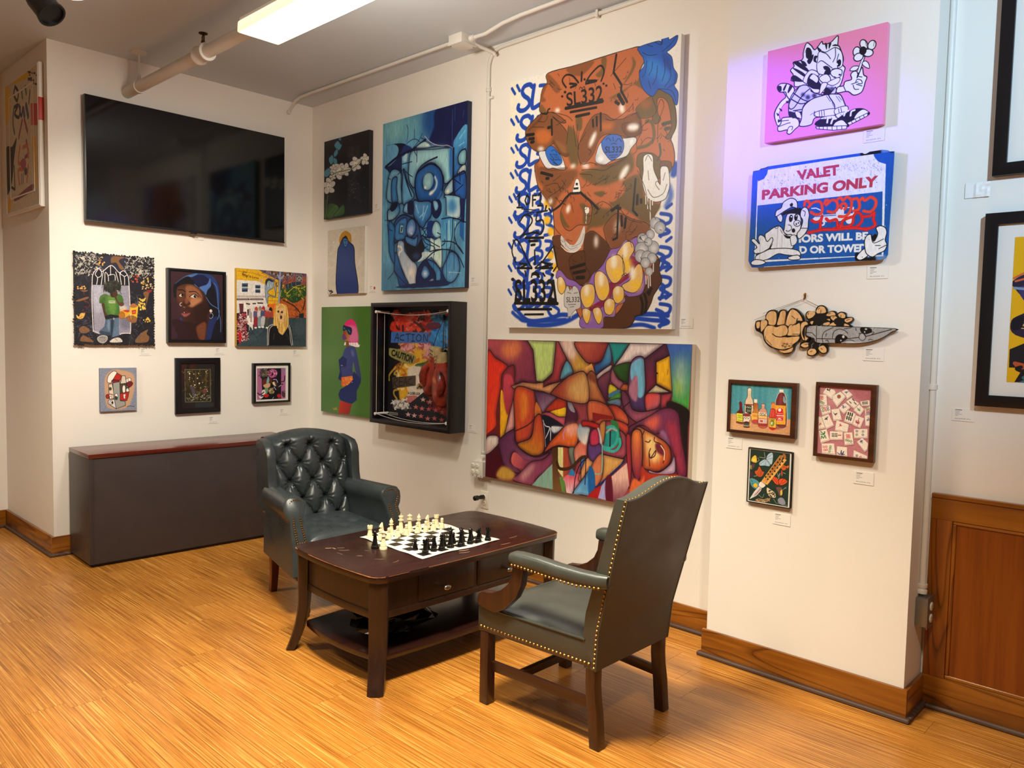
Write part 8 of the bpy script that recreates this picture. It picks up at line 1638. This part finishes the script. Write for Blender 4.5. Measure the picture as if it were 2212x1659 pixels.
for a in (1.63, 1.745, 1.755): MB().tube([(1.715-c[0], -.03, 1.655-c[2]), ((1.715+a)/2-c[0], -.055, 1.55-c[2]), (a-c[0], -.07, 1.42-c[2])], .0022, 6).build('lace', m_lace, t)
MB().ball((1.715-c[0], -.035, 1.655-c[2]), (.012, .012, .02), 8, 6).build('knot', m_lace, t)
# wall cards
m_card = image_mat('card_print', art_card(True).image('card_print'), .5)
cw, chh = .082, .053
proto = {}
def card(label, wall, u, z, dot=False):
    key = 'x' if wall == 'x' else 'y'
    if key not in proto:
        mb = MB()
        if key == 'x': mb.box(0, .002, -cw/2, cw/2, -chh/2, chh/2); f = MB().quad_uv([(.0023, -cw/2, -chh/2), (.0023, cw/2, -chh/2), (.0023, cw/2, chh/2), (.0023, -cw/2, chh/2)])
        else: mb.box(-cw/2, cw/2, -.002, 0, -chh/2, chh/2); f = MB().quad_uv([(-cw/2, -.0023, -chh/2), (cw/2, -.0023, -chh/2), (cw/2, -.0023, chh/2), (-cw/2, -.0023, chh/2)])
        proto[key] = (mb.mesh('wall_card', m_matw), f.mesh('card_face', m_card))
    e = thing('wall_card', label, 'card', place(wall, u, 0, z), 0, 'gallery wall cards')
    a = link(bpy.data.objects.new('card', proto[key][0]), e); b = link(bpy.data.objects.new('printed_face', proto[key][1]), e)
    if dot:
        MB().lathe([(.001, -.0032), (.011, -.0032), (.011, -.0024)], 16, (.028, 0, .006), 1).build('red_dot', m_fr, e)
    return e
card('small white wall card under the rough painting of the boy', 'x', -1.361, 1.370)
card('small white wall card under the portrait with the blue headscarf', 'x', -.805, 1.375)
card('small white wall card under the yellow street scene painting', 'x', -.140, 1.358)
card('small white wall card under the dark night garden picture', 'x', -.858, .848)
card('small white wall card under the small floral collage', 'x', -.258, .875)
card('small white wall card right of the orchid painting', 'y', .905, 2.486)
card('small white wall card with a red dot right of the gold halo painting', 'y', .848, 1.875, True)
card('small white wall card right of the tall blue painting', 'y', 1.977, 1.898)
card('small white wall card right of the boxing glove shadow box', 'y', 1.980, .911)
card('small white wall card right of the brown face painting', 'y', 3.587, 1.625)
card('small white wall card under the pink tiger painting', 'p', 4.570, 2.393)
card('small white wall card under the valet parking sign', 'p', 4.611, 1.832)
card('small white wall card under the knife blade of the cut-out', 'p', 4.611, 1.493)
card('small white wall card under the sauce bottle picture', 'p', 4.002, 1.057)
card('small white wall card under the mahjong tile picture', 'p', 4.596, .973)
card('small white wall card under the butterfly picture', 'p', 4.249, .736)
ek = card('crinkled wall card under the picture at the upper right corner', 'y', 4.907, 2.167)
cm = MB(); rs = np.random.RandomState(3); G = [[(-.045+.09*i/9, -.004-.006*rs.rand()*(i > 3), -.03+.06*j/6) for j in range(7)] for i in range(10)]
cm.sheet(G).build('crinkled_tape', plain('clear_tape', 'efeae4', .2), ek, smooth=False)
card('small white wall card under the yellow print beside the pier', 'y', 4.900, 1.253)
